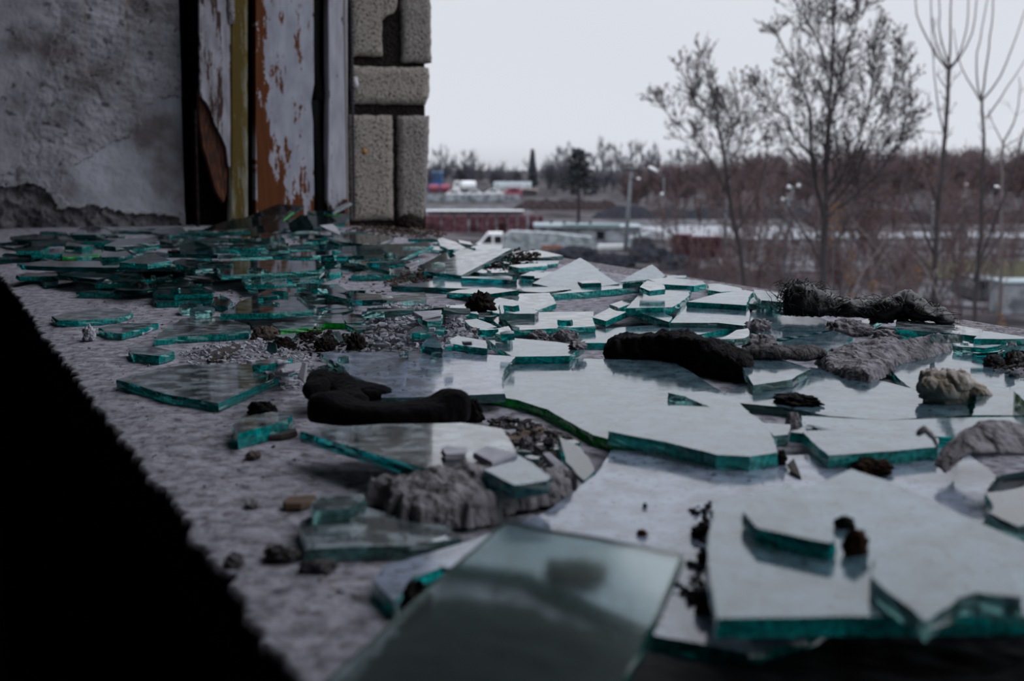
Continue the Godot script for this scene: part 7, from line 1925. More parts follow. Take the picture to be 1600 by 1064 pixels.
	bit(0.3285, 0.0109, -0.8933, [-19,1,52,-17,-5,-27,12,-3,-68,24,7,44], 18, "plaster", "flake")
	bit(0.2848, 0.0015, -0.9065, [-28,-3,-26,18,4,5,10,-1,21], 12, "plaster", "flake")
	bit(0.2781, 0.0028, -0.8882, [27,0,-22,3,0,22,-29,0,0], 24, "plaster", "flake")
	bit(0.2564, 0.0024, -0.8222, [-25,1,16,-24,3,5,43,-2,-29,6,-2,8], 18, "plaster", "flake")
	bit(0.2582, 0.0071, -0.8128, [34,2,27,6,-1,9,-49,-3,-38,9,2,3], 24, "plaster", "flake")
	bit(0.2741, 0.0050, -0.8221, [37,-1,-6,8,-1,2,-10,-1,5,-37,1,6,-23,2,0,25,0,-6], 12, "plaster", "flake")
	bit(0.3561, 0.0025, -0.9345, [39,1,-14,36,-1,-7,1,-4,13,-31,-2,14,-48,3,5,3,3,-11], 18, "plaster", "flake")
	bit(0.2830, 0.0152, -0.8541, [38,-5,4,-3,-2,8,-31,1,5,-32,4,-3,2,3,-8,26,-1,-5], 12, "plaster", "flake")
	zone = ["small pale plaster flake before the kite-shaped glass", "plaster flakes before the kite-shaped glass"]
	bit(0.1753, 0.0058, -0.7354, [-21,2,-16,26,2,1,21,0,9,7,-3,13,-32,-1,-8], 12, "plaster", "flake")
	bit(0.1962, 0.0022, -0.8134, [-22,0,-12,-2,0,-25,32,0,21,-7,0,15], 18, "plaster", "flake")
	bit(0.1604, 0.0015, -0.8527, [25,4,14,11,0,12,-19,-4,-6,-18,-1,-14,0,2,-5], 12, "plaster", "flake")
	bit(0.1846, 0.0028, -0.7970, [-49,-1,-18,-2,1,-6,20,1,5,39,0,15,-8,-2,4], 24, "plaster", "flake")
	bit(0.2045, 0.0018, -0.7876, [17,3,9,6,3,29,-8,1,31,-13,-4,-28,-3,-3,-41], 12, "plaster", "flake")
	bit(0.1727, 0.0050, -0.7262, [-27,-3,-19,-8,1,-10,8,2,1,23,2,16,12,0,12,-7,-2,-1], 24, "plaster", "flake")
	bit(0.1783, 0.0033, -0.7296, [6,-2,15,-52,7,38,1,2,-24,45,-6,-29], 24, "plaster", "flake")
	bit(0.1834, 0.0024, -0.7920, [27,2,29,0,-3,15,-31,-2,-34,4,3,-10], 18, "plaster", "flake")
	bit(0.1633, 0.0203, -0.6801, [514,-299,-2043,-358,210,1444,-156,89,599], 12, "plaster", "flake")
	bit(0.1611, 0.0190, -0.6577, [2,3,43,-122,71,485,-236,132,868,-138,72,444,146,-85,-581,349,-192,-1258], 12, "plaster", "flake")
	bit(0.1816, 0.0066, -0.7578, [18,2,-16,22,1,-3,14,-1,16,-20,-2,15,-21,-1,5,-13,1,-16], 18, "plaster", "flake")
	bit(0.1708, 0.0058, -0.7324, [-14,-3,4,-13,-1,-2,-1,1,-6,6,2,-5,14,1,2,8,-1,6], 12, "plaster", "flake")
	bit(0.1637, 0.0103, -0.7096, [-88,46,283,5,-6,-57,121,-65,-420,55,-26,-149,-93,52,342], 12, "plaster", "flake")
	bit(0.1762, 0.0032, -0.8007, [-15,-4,16,-25,0,7,-37,4,-2,3,4,-12,39,1,-13,35,-4,3], 24, "plaster", "flake")
	bit(0.2022, 0.0023, -0.7763, [2,2,-23,29,0,12,-2,-2,21,-30,0,-10], 18, "plaster", "flake")
	zone = ["small dim glass splinter among the plates of the far left field", "splinters in the far left field"]
	bit(0.3247, 0.0166, -1.8933, [-74,3,-43,118,4,35,74,-3,42,-118,-4,-35], 42, "dim", "pale")
	bit(0.3151, 0.0049, -1.7053, [-32,1,-42,21,3,10,42,2,41,40,0,47,-10,-4,5,-61,-2,-61], 42, "dim", "dark")
	bit(0.2513, 0.0052, -1.6869, [69,-6,26,-50,-1,54,-95,8,-33,76,-1,-48], 42, "dim", "teal")
	bit(0.3884, 0.0050, -2.1664, [3,3,-9,49,2,47,-5,-3,8,-48,-2,-46], 42, "dark", "teal")
	bit(0.1487, 0.0039, -1.8093, [25,-3,38,-48,-2,2,-38,4,-62,61,0,23], 32, "dark", "dark")
	bit(0.3503, 0.0049, -1.6414, [-94,-4,62,-63,4,-13,157,0,-49], 42, "dark", "pale")
	bit(0.1597, 0.0072, -1.7832, [-31,26,187,192,11,168,42,-34,-245,-203,-3,-109], 42, "dim", "bright")
	bit(0.4069, 0.0039, -2.1827, [70,0,30,30,-4,-21,-92,1,-28,-8,3,19], 32, "dark", "bright")
	bit(0.2419, 0.0052, -1.6580, [-71,3,-93,43,9,11,84,4,81,50,-4,76,-27,-8,3,-80,-3,-77], 42, "dark", "bright")
	bit(0.1684, 0.0111, -1.6044, [83,0,-40,45,0,27,-26,0,63,-57,0,21,-72,0,-29,27,0,-42], 42, "dim", "teal")
	bit(0.1420, 0.0049, -1.5478, [-75,-4,-62,50,4,16,47,2,45,-23,-2,1], 42, "dark", "pale")
	bit(0.1788, 0.0122, -1.5517, [53,2,-19,30,-1,30,-54,-2,14,-29,1,-25], 32, "dark", "teal")
	bit(0.3031, 0.0046, -1.5796, [64,13,318,-63,-3,31,-72,-12,-254,71,2,-95], 32, "dark", "pale")
	bit(0.2959, 0.0085, -1.5982, [-118,9,-21,97,-4,-28,21,-5,49], 42, "dim", "teal")
	bit(0.1413, 0.0084, -1.5423, [-56,-55,-753,-2,-34,-542,79,85,1192,-21,3,102], 42, "dark", "teal")
	bit(0.3478, 0.0075, -1.5614, [210,7,-63,252,-23,-239,99,-33,-219,-269,2,141,-326,32,325,34,14,57], 42, "dim", "teal")
	bit(0.3210, 0.0094, -1.9430, [-82,46,946,-27,-27,-367,71,-64,-1213,57,-7,-253,-20,52,887], 42, "dark", "pale")
	bit(0.3807, 0.0046, -1.8068, [29,0,67,-41,0,23,-65,0,-44,28,0,-58,49,0,11], 42, "dark", "bright")
	bit(0.1408, 0.0046, -1.7196, [26,0,55,-11,0,42,-46,0,-52,-3,0,-60,35,0,16], 42, "dim", "bright")
	bit(0.3342, 0.0054, -1.6542, [-196,-7,-59,41,8,-8,123,5,37,32,-5,30], 42, "dim", "bright")
	bit(0.3196, 0.0130, -2.0000, [25,6,-51,67,3,1,34,-7,83,-76,-5,20,-50,3,-53], 32, "dark", "pale")
	bit(0.3635, 0.0123, -1.6438, [19,0,-145,79,0,-17,6,0,169,-103,0,-7], 42, "dim", "dark")
	bit(0.2719, 0.0054, -1.5189, [-59,-8,-2,-29,3,-45,88,5,47], 42, "dark", "bright")
	bit(0.2219, 0.0235, -1.7989, [6,-30,-499,68,-61,-1151,43,1,-89,-57,61,1127,-59,29,612], 32, "dim", "teal")
	bit(0.2280, 0.0127, -1.8409, [77,17,318,2,2,141,-60,-12,-152,-67,-15,-272,-27,-8,-234,75,15,199], 42, "dark", "pale")
	bit(0.1045, 0.0039, -1.6246, [25,-4,30,-18,-1,22,-43,3,-7,-2,2,-24,38,-1,-21], 32, "dark", "teal")
	bit(0.2089, 0.0114, -1.8119, [-26,3,-64,35,1,-4,50,-2,61,-4,-2,44,-55,1,-37], 42, "dark", "teal")
	bit(0.2855, 0.0050, -2.2866, [41,2,81,-13,-5,-73,-39,-2,-79,12,5,71], 42, "dark", "bright")
	bit(0.2888, 0.0039, -2.0808, [26,-4,50,-76,4,72,-11,2,-38,61,-2,-85], 32, "dark", "pale")
	bit(0.2329, 0.0051, -2.1360, [-23,5,-25,87,5,19,11,-5,21,-75,-5,-15], 42, "dim", "teal")
	bit(0.1936, 0.0253, -1.6520, [-193,-1,-76,-60,3,-61,119,5,3,151,-2,81,-17,-6,53], 42, "dark", "teal")
	bit(0.3221, 0.0050, -1.8037, [-92,2,155,-5,3,-66,96,-5,-89], 42, "dim", "dark")
	bit(0.2420, 0.0043, -1.8949, [23,-7,32,-123,-2,-46,-38,6,-35,138,3,49], 32, "dark", "teal")
	bit(0.2614, 0.0049, -1.9736, [15,3,-27,75,0,-19,9,-4,27,-67,-1,30,-32,3,-11], 42, "dark", "pale")
	bit(0.3783, 0.0101, -1.7776, [46,5,13,66,2,40,35,-3,37,-29,-4,-5,-85,-3,-50,-33,3,-34], 42, "dark", "bright")
	bit(0.3214, 0.0052, -1.7348, [142,-8,-103,-48,2,60,-78,4,59,-17,2,-17], 42, "dark", "teal")
	bit(0.1257, 0.0048, -1.7328, [8,-2,25,-35,-2,4,-37,1,-30,20,2,-15,43,0,16], 42, "dim", "pale")
	bit(0.1459, 0.0056, -1.7306, [-107,-14,-165,-65,-6,-181,2,2,-54,101,14,148,80,9,172,-11,-5,80], 42, "dark", "dark")
	bit(0.2224, 0.0050, -2.1232, [33,6,78,13,3,88,-24,-5,-67,-21,-5,-99], 42, "dim", "dark")
	bit(0.3508, 0.0088, -1.7744, [179,-12,-83,-103,5,101,-162,11,68,86,-4,-86], 42, "dark", "dark")
	bit(0.3742, 0.0049, -2.0580, [-42,-4,-46,-23,-4,-87,21,1,-19,36,4,76,8,3,76], 42, "dim", "teal")
	bit(0.2573, 0.0195, -1.2997, [2,4,-18,22,2,-3,26,-2,21,-5,-3,15,-20,-2,0,-26,1,-15], 42, "dark", "pale")
	bit(0.1680, 0.0039, -1.7113, [46,-3,14,-62,0,-3,16,3,-11], 32, "dark", "teal")
	bit(0.3500, 0.0139, -2.0000, [93,23,538,-58,-13,-226,-84,-20,-440,49,10,129], 42, "dark", "teal")
	bit(0.2333, 0.0299, -1.2079, [103,21,306,20,6,169,-98,-19,-203,-69,-15,-281,44,7,7], 42, "dark", "bright")
	zone = ["small dark glass splinter in the back field before the heap", "splinters before the heap"]
	bit(0.5442, 0.0042, -1.6750, [-7,7,54,35,-1,5,3,-8,-59,-31,2,-1], 32, "dim", "dark")
	bit(0.4437, 0.0138, -1.5694, [-11,0,-75,48,0,-31,44,0,44,-35,0,80,-46,0,-19], 42, "dark", "teal")
	bit(0.4810, 0.0052, -1.7078, [33,-5,43,-58,-1,-36,-27,6,-40,51,1,32], 42, "dark", "bright")
	bit(0.6246, 0.0047, -2.0520, [150,0,64,-1,-1,14,-95,-1,-33,-89,1,-44,35,2,-1], 42, "dark", "pale")
	bit(0.4987, 0.0051, -1.6635, [48,6,-8,100,2,33,76,-5,56,-56,-5,2,-133,-2,-46,-34,5,-38], 42, "dim", "dark")
	bit(0.4729, 0.0151, -1.7707, [90,8,94,74,3,107,-38,-6,-23,-92,-7,-108,-67,-3,-91,33,5,21], 42, "dim", "pale")
	bit(0.4534, 0.0050, -1.6885, [37,-1,19,-4,-2,6,-47,0,-19,-20,3,-17,34,1,11], 42, "dark", "pale")
	bit(0.5021, 0.0063, -1.8487, [52,0,-104,57,7,133,-11,4,177,-71,-3,46,-27,-9,-252], 42, "dim", "bright")
	bit(0.4917, 0.0038, -1.8846, [58,-2,73,-70,-2,2,-32,3,-65,44,1,-10], 32, "dark", "teal")
	bit(0.4058, 0.0046, -1.6038, [-87,0,-8,-45,0,-41,109,0,2,24,0,46], 42, "dim", "teal")
	bit(0.3962, 0.0052, -1.8129, [-59,3,-35,17,3,-4,82,-1,39,24,-5,28,-64,0,-28], 42, "dark", "teal")
	bit(0.3684, 0.0097, -1.7853, [185,0,83,-99,-1,-30,-86,2,-53], 42, "dark", "bright")
	bit(0.3560, 0.0083, -1.6952, [-58,6,-39,86,-3,-124,77,-7,11,6,-4,91,-111,7,60], 42, "dark", "teal")
	bit(0.4520, 0.0073, -1.5951, [-4,44,727,-60,17,426,-4,-36,-573,69,-26,-580], 32, "dim", "teal")
	bit(0.5519, 0.0050, -1.6547, [-113,-2,-41,11,4,-8,102,-2,49], 42, "dark", "dark")
	bit(0.4895, 0.0048, -1.5238, [19,-2,15,-48,0,37,-60,3,1,31,1,-34,57,-2,-20], 42, "dark", "pale")
	bit(0.5134, 0.0050, -1.9501, [54,-4,-9,-36,-4,-46,-58,2,-11,2,6,43,38,1,22], 42, "dark", "pale")
	bit(0.4175, 0.0144, -1.4067, [-50,13,85,48,4,21,81,-9,-61,44,-14,-94,-43,-4,-26,-81,11,75], 42, "dim", "bright")
	bit(0.3822, 0.0051, -1.8519, [74,-3,-21,32,-5,-32,-124,5,37,19,3,16], 42, "dark", "bright")
	bit(0.4749, 0.0039, -1.5011, [71,-2,-103,15,-3,42,-85,5,61], 32, "dim", "pale")
	bit(0.5950, 0.0057, -1.8665, [-32,-14,-148,-7,-11,-165,35,2,-49,25,7,58,10,15,220,-32,0,84], 42, "dark", "bright")
	bit(0.5237, 0.0041, -1.5921, [84,-2,-18,21,-6,-38,-24,-2,-14,-68,5,37,-13,5,34], 32, "dark", "bright")
	bit(0.5420, 0.0057, -1.9661, [21,15,183,48,-2,44,-69,-12,-226], 42, "dark", "dark")
	bit(0.3991, 0.0170, -1.7913, [88,-24,-595,-8,23,395,-75,16,430,-6,-15,-229], 42, "dark", "bright")
	bit(0.5214, 0.0050, -1.9125, [28,-1,-84,55,5,68,5,4,133,-64,-4,-11,-24,-4,-106], 42, "dark", "teal")
	bit(0.4084, 0.0137, -1.4922, [-69,-14,-156,-28,-6,-103,42,8,61,60,12,157,-6,0,41], 32, "dark", "dark")
	bit(0.4552, 0.0101, -1.8770, [-13,3,-19,37,-1,29,-24,-2,-11], 42, "dark", "pale")
	bit(0.3751, 0.0055, -1.7142, [-108,-7,-99,-10,11,84,73,5,66,45,-9,-52], 42, "dark", "teal")
	bit(0.4519, 0.0053, -1.8621, [-50,0,-76,-32,4,-4,51,8,161,60,3,113,32,-7,-23,-61,-8,-171], 42, "dark", "dark")
	bit(0.4982, 0.0044, -1.5358, [-133,-1,1,-87,8,58,75,4,24,133,-2,-22,12,-9,-60], 32, "dark", "pale")
	bit(0.4567, 0.0049, -1.4948, [87,-4,-19,-31,0,27,-94,3,28,38,1,-35], 42, "dim", "teal")
	bit(0.3950, 0.0046, -1.7539, [24,0,-37,46,0,-4,-14,0,64,-56,0,-23], 42, "dim", "dark")
	bit(0.4594, 0.0042, -1.4768, [122,4,70,16,-2,20,-152,-6,-86,14,4,-4], 32, "dark", "pale")
	bit(0.5417, 0.0046, -1.9417, [-9,-1,23,-27,0,-2,7,2,-33,29,0,12], 42, "dark", "dark")
	bit(0.5328, 0.0049, -1.9767, [60,2,39,5,-2,17,-72,-3,-47,7,3,-9], 42, "dim", "bright")
	bit(0.4344, 0.0137, -1.4940, [46,8,200,2,4,129,-69,-8,-119,-26,-7,-182,46,2,-28], 42, "dark", "bright")
	bit(0.4413, 0.0087, -1.4475, [36,8,165,-27,-5,-70,-9,-3,-95], 42, "dark", "teal")
	bit(0.4020, 0.0142, -1.4326, [54,-10,-57,-20,-8,-66,-80,4,-3,-18,15,110,65,-1,16], 32, "dim", "teal")
	bit(0.4113, 0.0187, -1.4044, [-135,-5,-4,-2,5,-50,137,0,54], 42, "dim", "dark")
	bit(0.4747, 0.0050, -1.4753, [-75,0,-113,75,4,51,0,-4,63], 42, "dark", "dark")
	bit(0.4662, 0.0063, -1.6997, [18,23,272,44,3,96,-11,-19,-219,-51,-7,-148], 42, "dim", "dark")
	bit(0.4372, 0.0041, -1.8091, [44,-3,29,-19,-6,-86,-27,5,12,1,4,46], 32, "dark", "bright")
	bit(0.4351, 0.0131, -1.3801, [-135,0,41,-51,0,-67,63,0,-68,141,0,20,-18,0,75], 42, "dim", "dark")
	bit(0.3925, 0.0151, -1.4695, [77,-8,-78,1,-6,-32,-50,1,30,-51,9,69,23,4,10], 42, "dim", "teal")
	bit(0.5614, 0.0049, -1.8386, [93,-4,-66,15,-4,-26,-86,4,61,-22,4,31], 42, "dim", "dark")
	bit(0.3554, 0.0089, -1.6284, [109,2,35,42,0,19,-91,-4,-19,-70,-1,-24,10,3,-10], 42, "dark", "teal")
	bit(0.5028, 0.0055, -1.5544, [14,-8,27,-127,1,-21,-19,4,-16,132,3,10], 42, "dark", "bright")
	bit(0.3734, 0.0089, -1.7479, [-6,16,162,49,3,104,14,-15,-141,-57,-4,-125], 32, "dim", "bright")
	bit(0.5051, 0.0056, -1.9944, [-50,19,123,114,-11,-74,-64,-8,-49], 42, "dark", "pale")
	bit(0.4489, 0.0037, -1.9482, [-47,-1,-2,-42,0,-26,14,1,-21,45,0,10,31,0,15,-2,-1,24], 32, "dim", "bright")
	bit(0.5617, 0.0038, -1.9128, [37,4,47,14,-2,-12,-19,-4,-36,-28,-1,-22,-5,3,24], 32, "dim", "teal")
	bit(0.3316, 0.0221, -1.5229, [188,3,52,97,-3,72,-58,-6,36,-126,-2,-28,-150,2,-89,50,6,-42], 42, "dark", "teal")
	bit(0.4830, 0.0169, -1.7619, [-35,-4,-44,-34,4,13,25,6,55,44,-6,-24], 42, "dark", "teal")
	bit(0.4924, 0.0119, -1.5009, [-31,-3,11,-29,-2,-39,0,1,-41,30,2,5,37,3,28,-6,-1,35], 42, "dark", "pale")
	bit(0.4892, 0.0101, -1.7096, [-45,-8,-146,-50,-2,-95,20,9,119,51,12,194,58,4,123,-34,-14,-194], 42, "dark", "teal")
	bit(0.5850, 0.0050, -1.9819, [12,0,69,-33,-4,-48,-39,-3,-111,3,1,-22,24,4,26,33,3,86], 42, "dark", "pale")
	bit(0.4031, 0.0050, -2.0276, [51,-1,10,-4,-2,6,-61,1,-12,14,2,-4], 42, "dark", "dark")
	bit(0.5409, 0.0043, -2.0139, [-101,-2,-109,4,8,-28,137,3,146,-40,-9,-9], 32, "dark", "teal")
	bit(0.4797, 0.0047, -2.0165, [35,13,383,-65,-14,-355,30,1,-28], 32, "dim", "teal")
	bit(0.4114, 0.0180, -1.5976, [-125,2,-65,-21,7,-47,187,3,66,114,-6,77,-155,-7,-31], 42, "dim", "pale")
	zone = ["small glass splinter between the brown mirrored plates and the bent-edged wedge", "splinters in the middle left field"]
	bit(0.2717, 0.0047, -1.2532, [20,0,-49,8,-1,19,-28,1,30], 42, "dim", "dark")
	bit(0.2182, 0.0094, -1.2215, [-15,7,-29,32,3,4,52,-4,35,-24,-6,11,-46,1,-21], 42, "dim", "teal")
	bit(0.2665, 0.0134, -1.3884, [20,-3,63,-49,0,-15,-5,2,-49,34,1,0], 32, "dim", "dark")
	bit(0.2960, 0.0051, -1.5298, [27,4,-1,43,0,17,-44,-5,-1,-26,1,-15], 42, "dark", "pale")
	bit(0.2479, 0.0049, -1.1213, [-7,3,-56,39,-1,-64,34,-4,30,-2,-2,53,-63,4,38], 42, "dark", "pale")
	bit(0.2877, 0.0083, -1.2652, [21,-3,74,-52,-1,-70,31,4,-5], 32, "dim", "teal")
	bit(0.2181, 0.0047, -1.3455, [-99,2,45,-48,2,6,51,0,-36,82,-3,-28,14,-2,12], 42, "dark", "teal")
	bit(0.2953, 0.0148, -1.0953, [-54,22,143,87,-9,-89,85,-25,-171,-27,-3,-2,-91,14,118], 42, "dark", "teal")
	bit(0.2828, 0.0211, -1.0766, [56,-10,-29,-29,-26,-311,-41,20,146,14,17,194], 42, "dark", "pale")
	bit(0.2787, 0.0049, -1.5229, [27,0,-55,53,-3,-23,0,-1,36,-59,3,65,-21,2,-23], 42, "dark", "teal")
	bit(0.2105, 0.0124, -1.1591, [-59,-1,-63,27,3,16,54,1,57,-21,-3,-10], 32, "dark", "teal")
	bit(0.2973, 0.0164, -1.1863, [-56,-1,-11,-35,1,-24,20,3,-19,54,1,8,33,-1,23,-16,-3,24], 42, "dark", "dark")
	bit(0.2916, 0.0182, -1.2679, [-26,1,-22,1,1,-22,29,1,1,31,-1,27,-1,-1,22,-33,0,-5], 32, "dim", "pale")
	bit(0.2845, 0.0192, -1.2754, [19,15,181,13,-5,-34,-23,-18,-220,-10,8,73], 32, "dim", "pale")
	bit(0.2683, 0.0135, -1.3776, [-67,-1,-25,41,1,12,26,0,13], 32, "dim", "pale")
	bit(0.3251, 0.0046, -1.1748, [-40,-1,-3,1,1,-13,38,0,17], 42, "dark", "dark")
	bit(0.3429, 0.0050, -1.3035, [-38,-3,4,-24,1,-7,62,2,4], 42, "dark", "teal")
	bit(0.3478, 0.0051, -1.3071, [64,-8,54,-29,-2,-7,-65,6,-47,-30,6,-32,60,-2,33], 42, "dim", "pale")
	bit(0.2239, 0.0141, -1.2130, [-26,-5,36,-59,-1,-12,8,7,-65,77,-1,41], 42, "dim", "dark")
	bit(0.2603, 0.0095, -1.1767, [-31,-6,-77,13,2,-8,18,4,85], 42, "dim", "teal")
	bit(0.2159, 0.0123, -1.2028, [31,-1,16,-17,-4,6,-38,-1,-13,-15,3,-17,39,2,9], 32, "dark", "pale")
	bit(0.2418, 0.0160, -1.0465, [-7,-8,24,-61,-8,-36,-58,-3,-54,-15,7,-46,79,10,49,61,2,62], 32, "dim", "teal")
	bit(0.2844, 0.0050, -1.1633, [-2,-3,-108,36,2,5,31,3,48,-16,1,87,-49,-4,-33], 42, "dim", "dark")
	bit(0.2327, 0.0039, -1.4650, [-31,-3,-22,-30,-4,-78,29,2,9,32,5,92], 32, "dim", "bright")
	bit(0.2020, 0.0046, -1.4290, [35,2,-18,15,-1,24,-50,-1,-6], 42, "dark", "dark")
	bit(0.3237, 0.0092, -1.1184, [34,7,115,7,2,83,-50,-10,-88,-17,-4,-124,26,5,15], 42, "dim", "bright")
	bit(0.1938, 0.0132, -1.1660, [-35,-2,-7,-8,-2,-59,32,2,3,11,2,63], 42, "dark", "teal")
	bit(0.2730, 0.0151, -1.2246, [49,2,11,42,-1,21,-16,-2,4,-66,-2,-18,-35,0,-16,26,2,-1], 42, "dark", "bright")
	bit(0.2130, 0.0051, -1.3754, [27,5,7,16,4,131,-43,-9,-138], 42, "dark", "bright")
	bit(0.2601, 0.0155, -1.0830, [-50,4,-63,21,2,-9,57,-1,38,19,-4,48,-48,-1,-13], 32, "dim", "teal")
	bit(0.3177, 0.0053, -1.1600, [-46,-6,-70,-31,4,19,0,14,112,28,2,31,47,-7,-31,2,-8,-61], 42, "dark", "dark")
	bit(0.3245, 0.0048, -1.4639, [-90,0,-37,3,2,-47,72,1,11,68,-1,46,-52,-2,26], 42, "dim", "dark")
	bit(0.1962, 0.0132, -1.2991, [7,-2,25,-19,-3,-12,-2,2,-19,14,2,6], 42, "dark", "bright")
	bit(0.2935, 0.0159, -1.1238, [-16,-10,23,-77,-5,-68,-36,7,-70,48,7,27,82,1,90], 42, "dark", "teal")
	zone = ["small glass splinter before the brick pier's outer corner", "splinters before the brick pier"]
	bit(0.5670, 0.0048, -1.7657, [9,-2,14,-23,-1,-11,-27,0,-20,6,2,-4,34,1,20], 42, "dim", "pale")
	bit(0.5516, 0.0051, -1.6092, [-41,-2,-38,-3,1,-10,27,2,21,40,1,40,-23,-3,-14], 42, "dark", "pale")
	bit(0.5082, 0.0144, -1.6626, [-67,8,73,23,1,-6,66,-8,-71,-23,-1,4], 32, "dim", "dark")
	bit(0.5745, 0.0050, -1.7759, [5,3,-7,13,-1,13,-18,-2,-6], 32, "dark", "dark")
	bit(0.6405, 0.0068, -1.7558, [-3,21,344,-36,21,423,-21,-9,-97,0,-22,-360,36,-22,-445,25,12,135], 42, "dark", "pale")
	bit(0.5831, 0.0039, -1.5925, [55,3,-36,62,-2,-1,-26,-3,34,-71,0,19,-20,3,-16], 32, "dark", "dark")
	bit(0.5038, 0.0086, -1.5476, [45,0,47,-29,0,45,-42,0,-48,26,0,-45], 32, "dark", "pale")
	bit(0.5555, 0.0037, -1.5047, [-45,1,-39,14,1,-13,40,0,17,42,-1,47,-51,0,-12], 32, "dark", "teal")
	bit(0.5245, 0.0179, -1.5271, [205,-15,-174,69,-10,-87,-58,-3,11,-202,14,171,-92,14,115,79,0,-35], 42, "dark", "pale")
	bit(0.6110, 0.0050, -1.6319, [26,-1,18,-22,-1,-5,-5,2,-14], 32, "dark", "teal")
	bit(0.5877, 0.0046, -1.5262, [55,0,-83,50,0,55,-48,0,71,-57,0,-43], 42, "dark", "teal")
	bit(0.4720, 0.0163, -1.3050, [28,8,-21,64,-3,19,-53,-6,11,-39,1,-9], 42, "dim", "bright")
	bit(0.4888, 0.0037, -1.5692, [-57,-1,0,-1,1,-22,51,1,4,6,-1,18], 32, "dark", "dark")
	bit(0.4601, 0.0187, -1.2731, [124,-13,-128,26,-8,-52,-23,-2,0,-94,10,96,-65,10,86,33,3,-2], 42, "dark", "pale")
	bit(0.5500, 0.0047, -1.4821, [-3,-2,18,-32,0,-12,-11,1,-16,28,2,-7,17,-1,17], 42, "dark", "pale")
	bit(0.5699, 0.0045, -1.7409, [61,9,-20,161,1,19,17,-11,35,-123,-6,1,-116,6,-35], 32, "dark", "pale")
	bit(0.5030, 0.0051, -1.5452, [-24,-6,-19,-52,2,35,5,4,20,39,4,3,32,-5,-39], 42, "dim", "pale")
	bit(0.4950, 0.0130, -1.5261, [-42,6,38,14,1,5,25,-4,-25,3,-3,-18], 42, "dim", "bright")
	bit(0.5658, 0.0042, -1.5152, [65,9,-2,77,1,30,-18,-8,18,-65,-6,-8,-60,4,-39], 32, "dark", "teal")
	bit(0.4808, 0.0048, -1.5238, [-5,-4,11,-29,-1,-1,-14,2,-7,1,3,-9,25,2,-2,23,-2,8], 42, "dim", "teal")
	bit(0.5936, 0.0049, -1.5554, [-46,-5,-85,-5,-2,-54,45,5,62,21,3,62,-15,-1,16], 42, "dark", "teal")
	bit(0.6143, 0.0049, -1.5957, [16,6,61,-19,3,85,3,-9,-146], 42, "dark", "pale")
	bit(0.5216, 0.0046, -1.5071, [51,7,-9,-34,4,145,-17,-11,-136], 32, "dark", "teal")
	bit(0.5083, 0.0050, -1.5605, [45,1,48,-55,-2,-53,10,1,5], 42, "dark", "pale")
	bit(0.5266, 0.0039, -1.5693, [97,-4,-23,-34,-3,59,-73,1,38,-54,4,-10,64,1,-63], 32, "dim", "teal")
	bit(0.5316, 0.0047, -1.6894, [-36,0,13,-26,2,-4,43,1,-17,19,-2,8], 42, "dark", "bright")
	bit(0.5871, 0.0049, -1.5688, [-64,-4,11,11,-1,-60,38,3,13,15,2,35], 42, "dim", "pale")
	bit(0.6396, 0.0050, -1.6413, [-16,-4,-108,24,0,-70,38,5,105,-1,3,123,-45,-4,-51], 42, "dim", "bright")
	bit(0.5412, 0.0196, -1.4522, [-25,-4,-7,-5,-7,-99,17,-4,-99,21,2,-15,13,8,91,-21,5,128], 42, "dark", "teal")
	bit(0.6289, 0.0089, -1.6146, [41,0,17,13,-1,8,-36,-1,-12,-34,0,-16,16,1,3], 42, "dark", "pale")
	zone = ["small pale glass splinter behind the peaked shards at the rim", "splinters at the outer rim"]
	bit(0.5637, 0.0055, -1.1631, [-76,20,99,-20,22,207,44,2,86,49,-24,-180,2,-21,-212], 32, "mid", "dark")
	bit(0.6476, 0.0040, -1.3176, [-25,-4,99,-79,-4,-125,52,6,-60,52,3,86], 32, "mid", "teal")
	bit(0.6396, 0.0042, -1.3089, [-76,-7,20,-28,0,-123,51,4,6,52,2,97], 32, "mid", "teal")
	bit(0.5226, 0.0098, -1.1831, [-57,2,-71,17,3,-50,91,-1,54,18,-2,57,-69,-2,11], 42, "mid", "dark")
	bit(0.5821, 0.0055, -1.1636, [-52,-11,-55,27,-7,-183,51,15,120,-26,3,117], 42, "pale", "teal")
	bit(0.4970, 0.0143, -1.1517, [-13,-17,-198,-50,16,99,23,17,214,40,-16,-115], 32, "mid", "dark")
	bit(0.5588, 0.0052, -1.4022, [-5,5,-29,27,1,26,23,-5,46,-44,-2,-44], 42, "mid", "pale")
	bit(0.6001, 0.0049, -1.4244, [102,-2,67,21,-4,50,-96,-3,-13,-77,2,-54,-12,4,-48,62,3,-2], 42, "pale", "teal")
	zone = ["small glass splinter at the back of the plaster crumbs", "splinters behind the plaster crumbs"]
	bit(0.3634, 0.0040, -0.9390, [31,7,5,42,1,46,-14,-6,9,-32,-4,-21,-27,2,-39], 32, "mid", "pale")
	bit(0.3509, 0.0036, -1.0294, [-41,0,-19,-12,1,-14,19,1,-2,35,0,15,21,-1,19,-21,-1,1], 32, "mid", "pale")
	bit(0.3768, 0.0046, -1.0163, [-46,0,42,8,0,-59,38,0,17], 42, "mid", "pale")
	bit(0.3908, 0.0037, -0.9460, [-24,3,-37,13,2,-1,19,-2,27,12,-3,28,-20,0,-16], 32, "mid", "teal")
	bit(0.3784, 0.0179, -0.8955, [-19,-10,-109,23,0,-46,16,8,84,-20,1,71], 42, "mid", "teal")
	bit(0.3293, 0.0120, -0.8194, [-46,-4,-39,-22,-3,-43,34,2,-10,55,5,54,-21,0,37], 42, "mid", "teal")
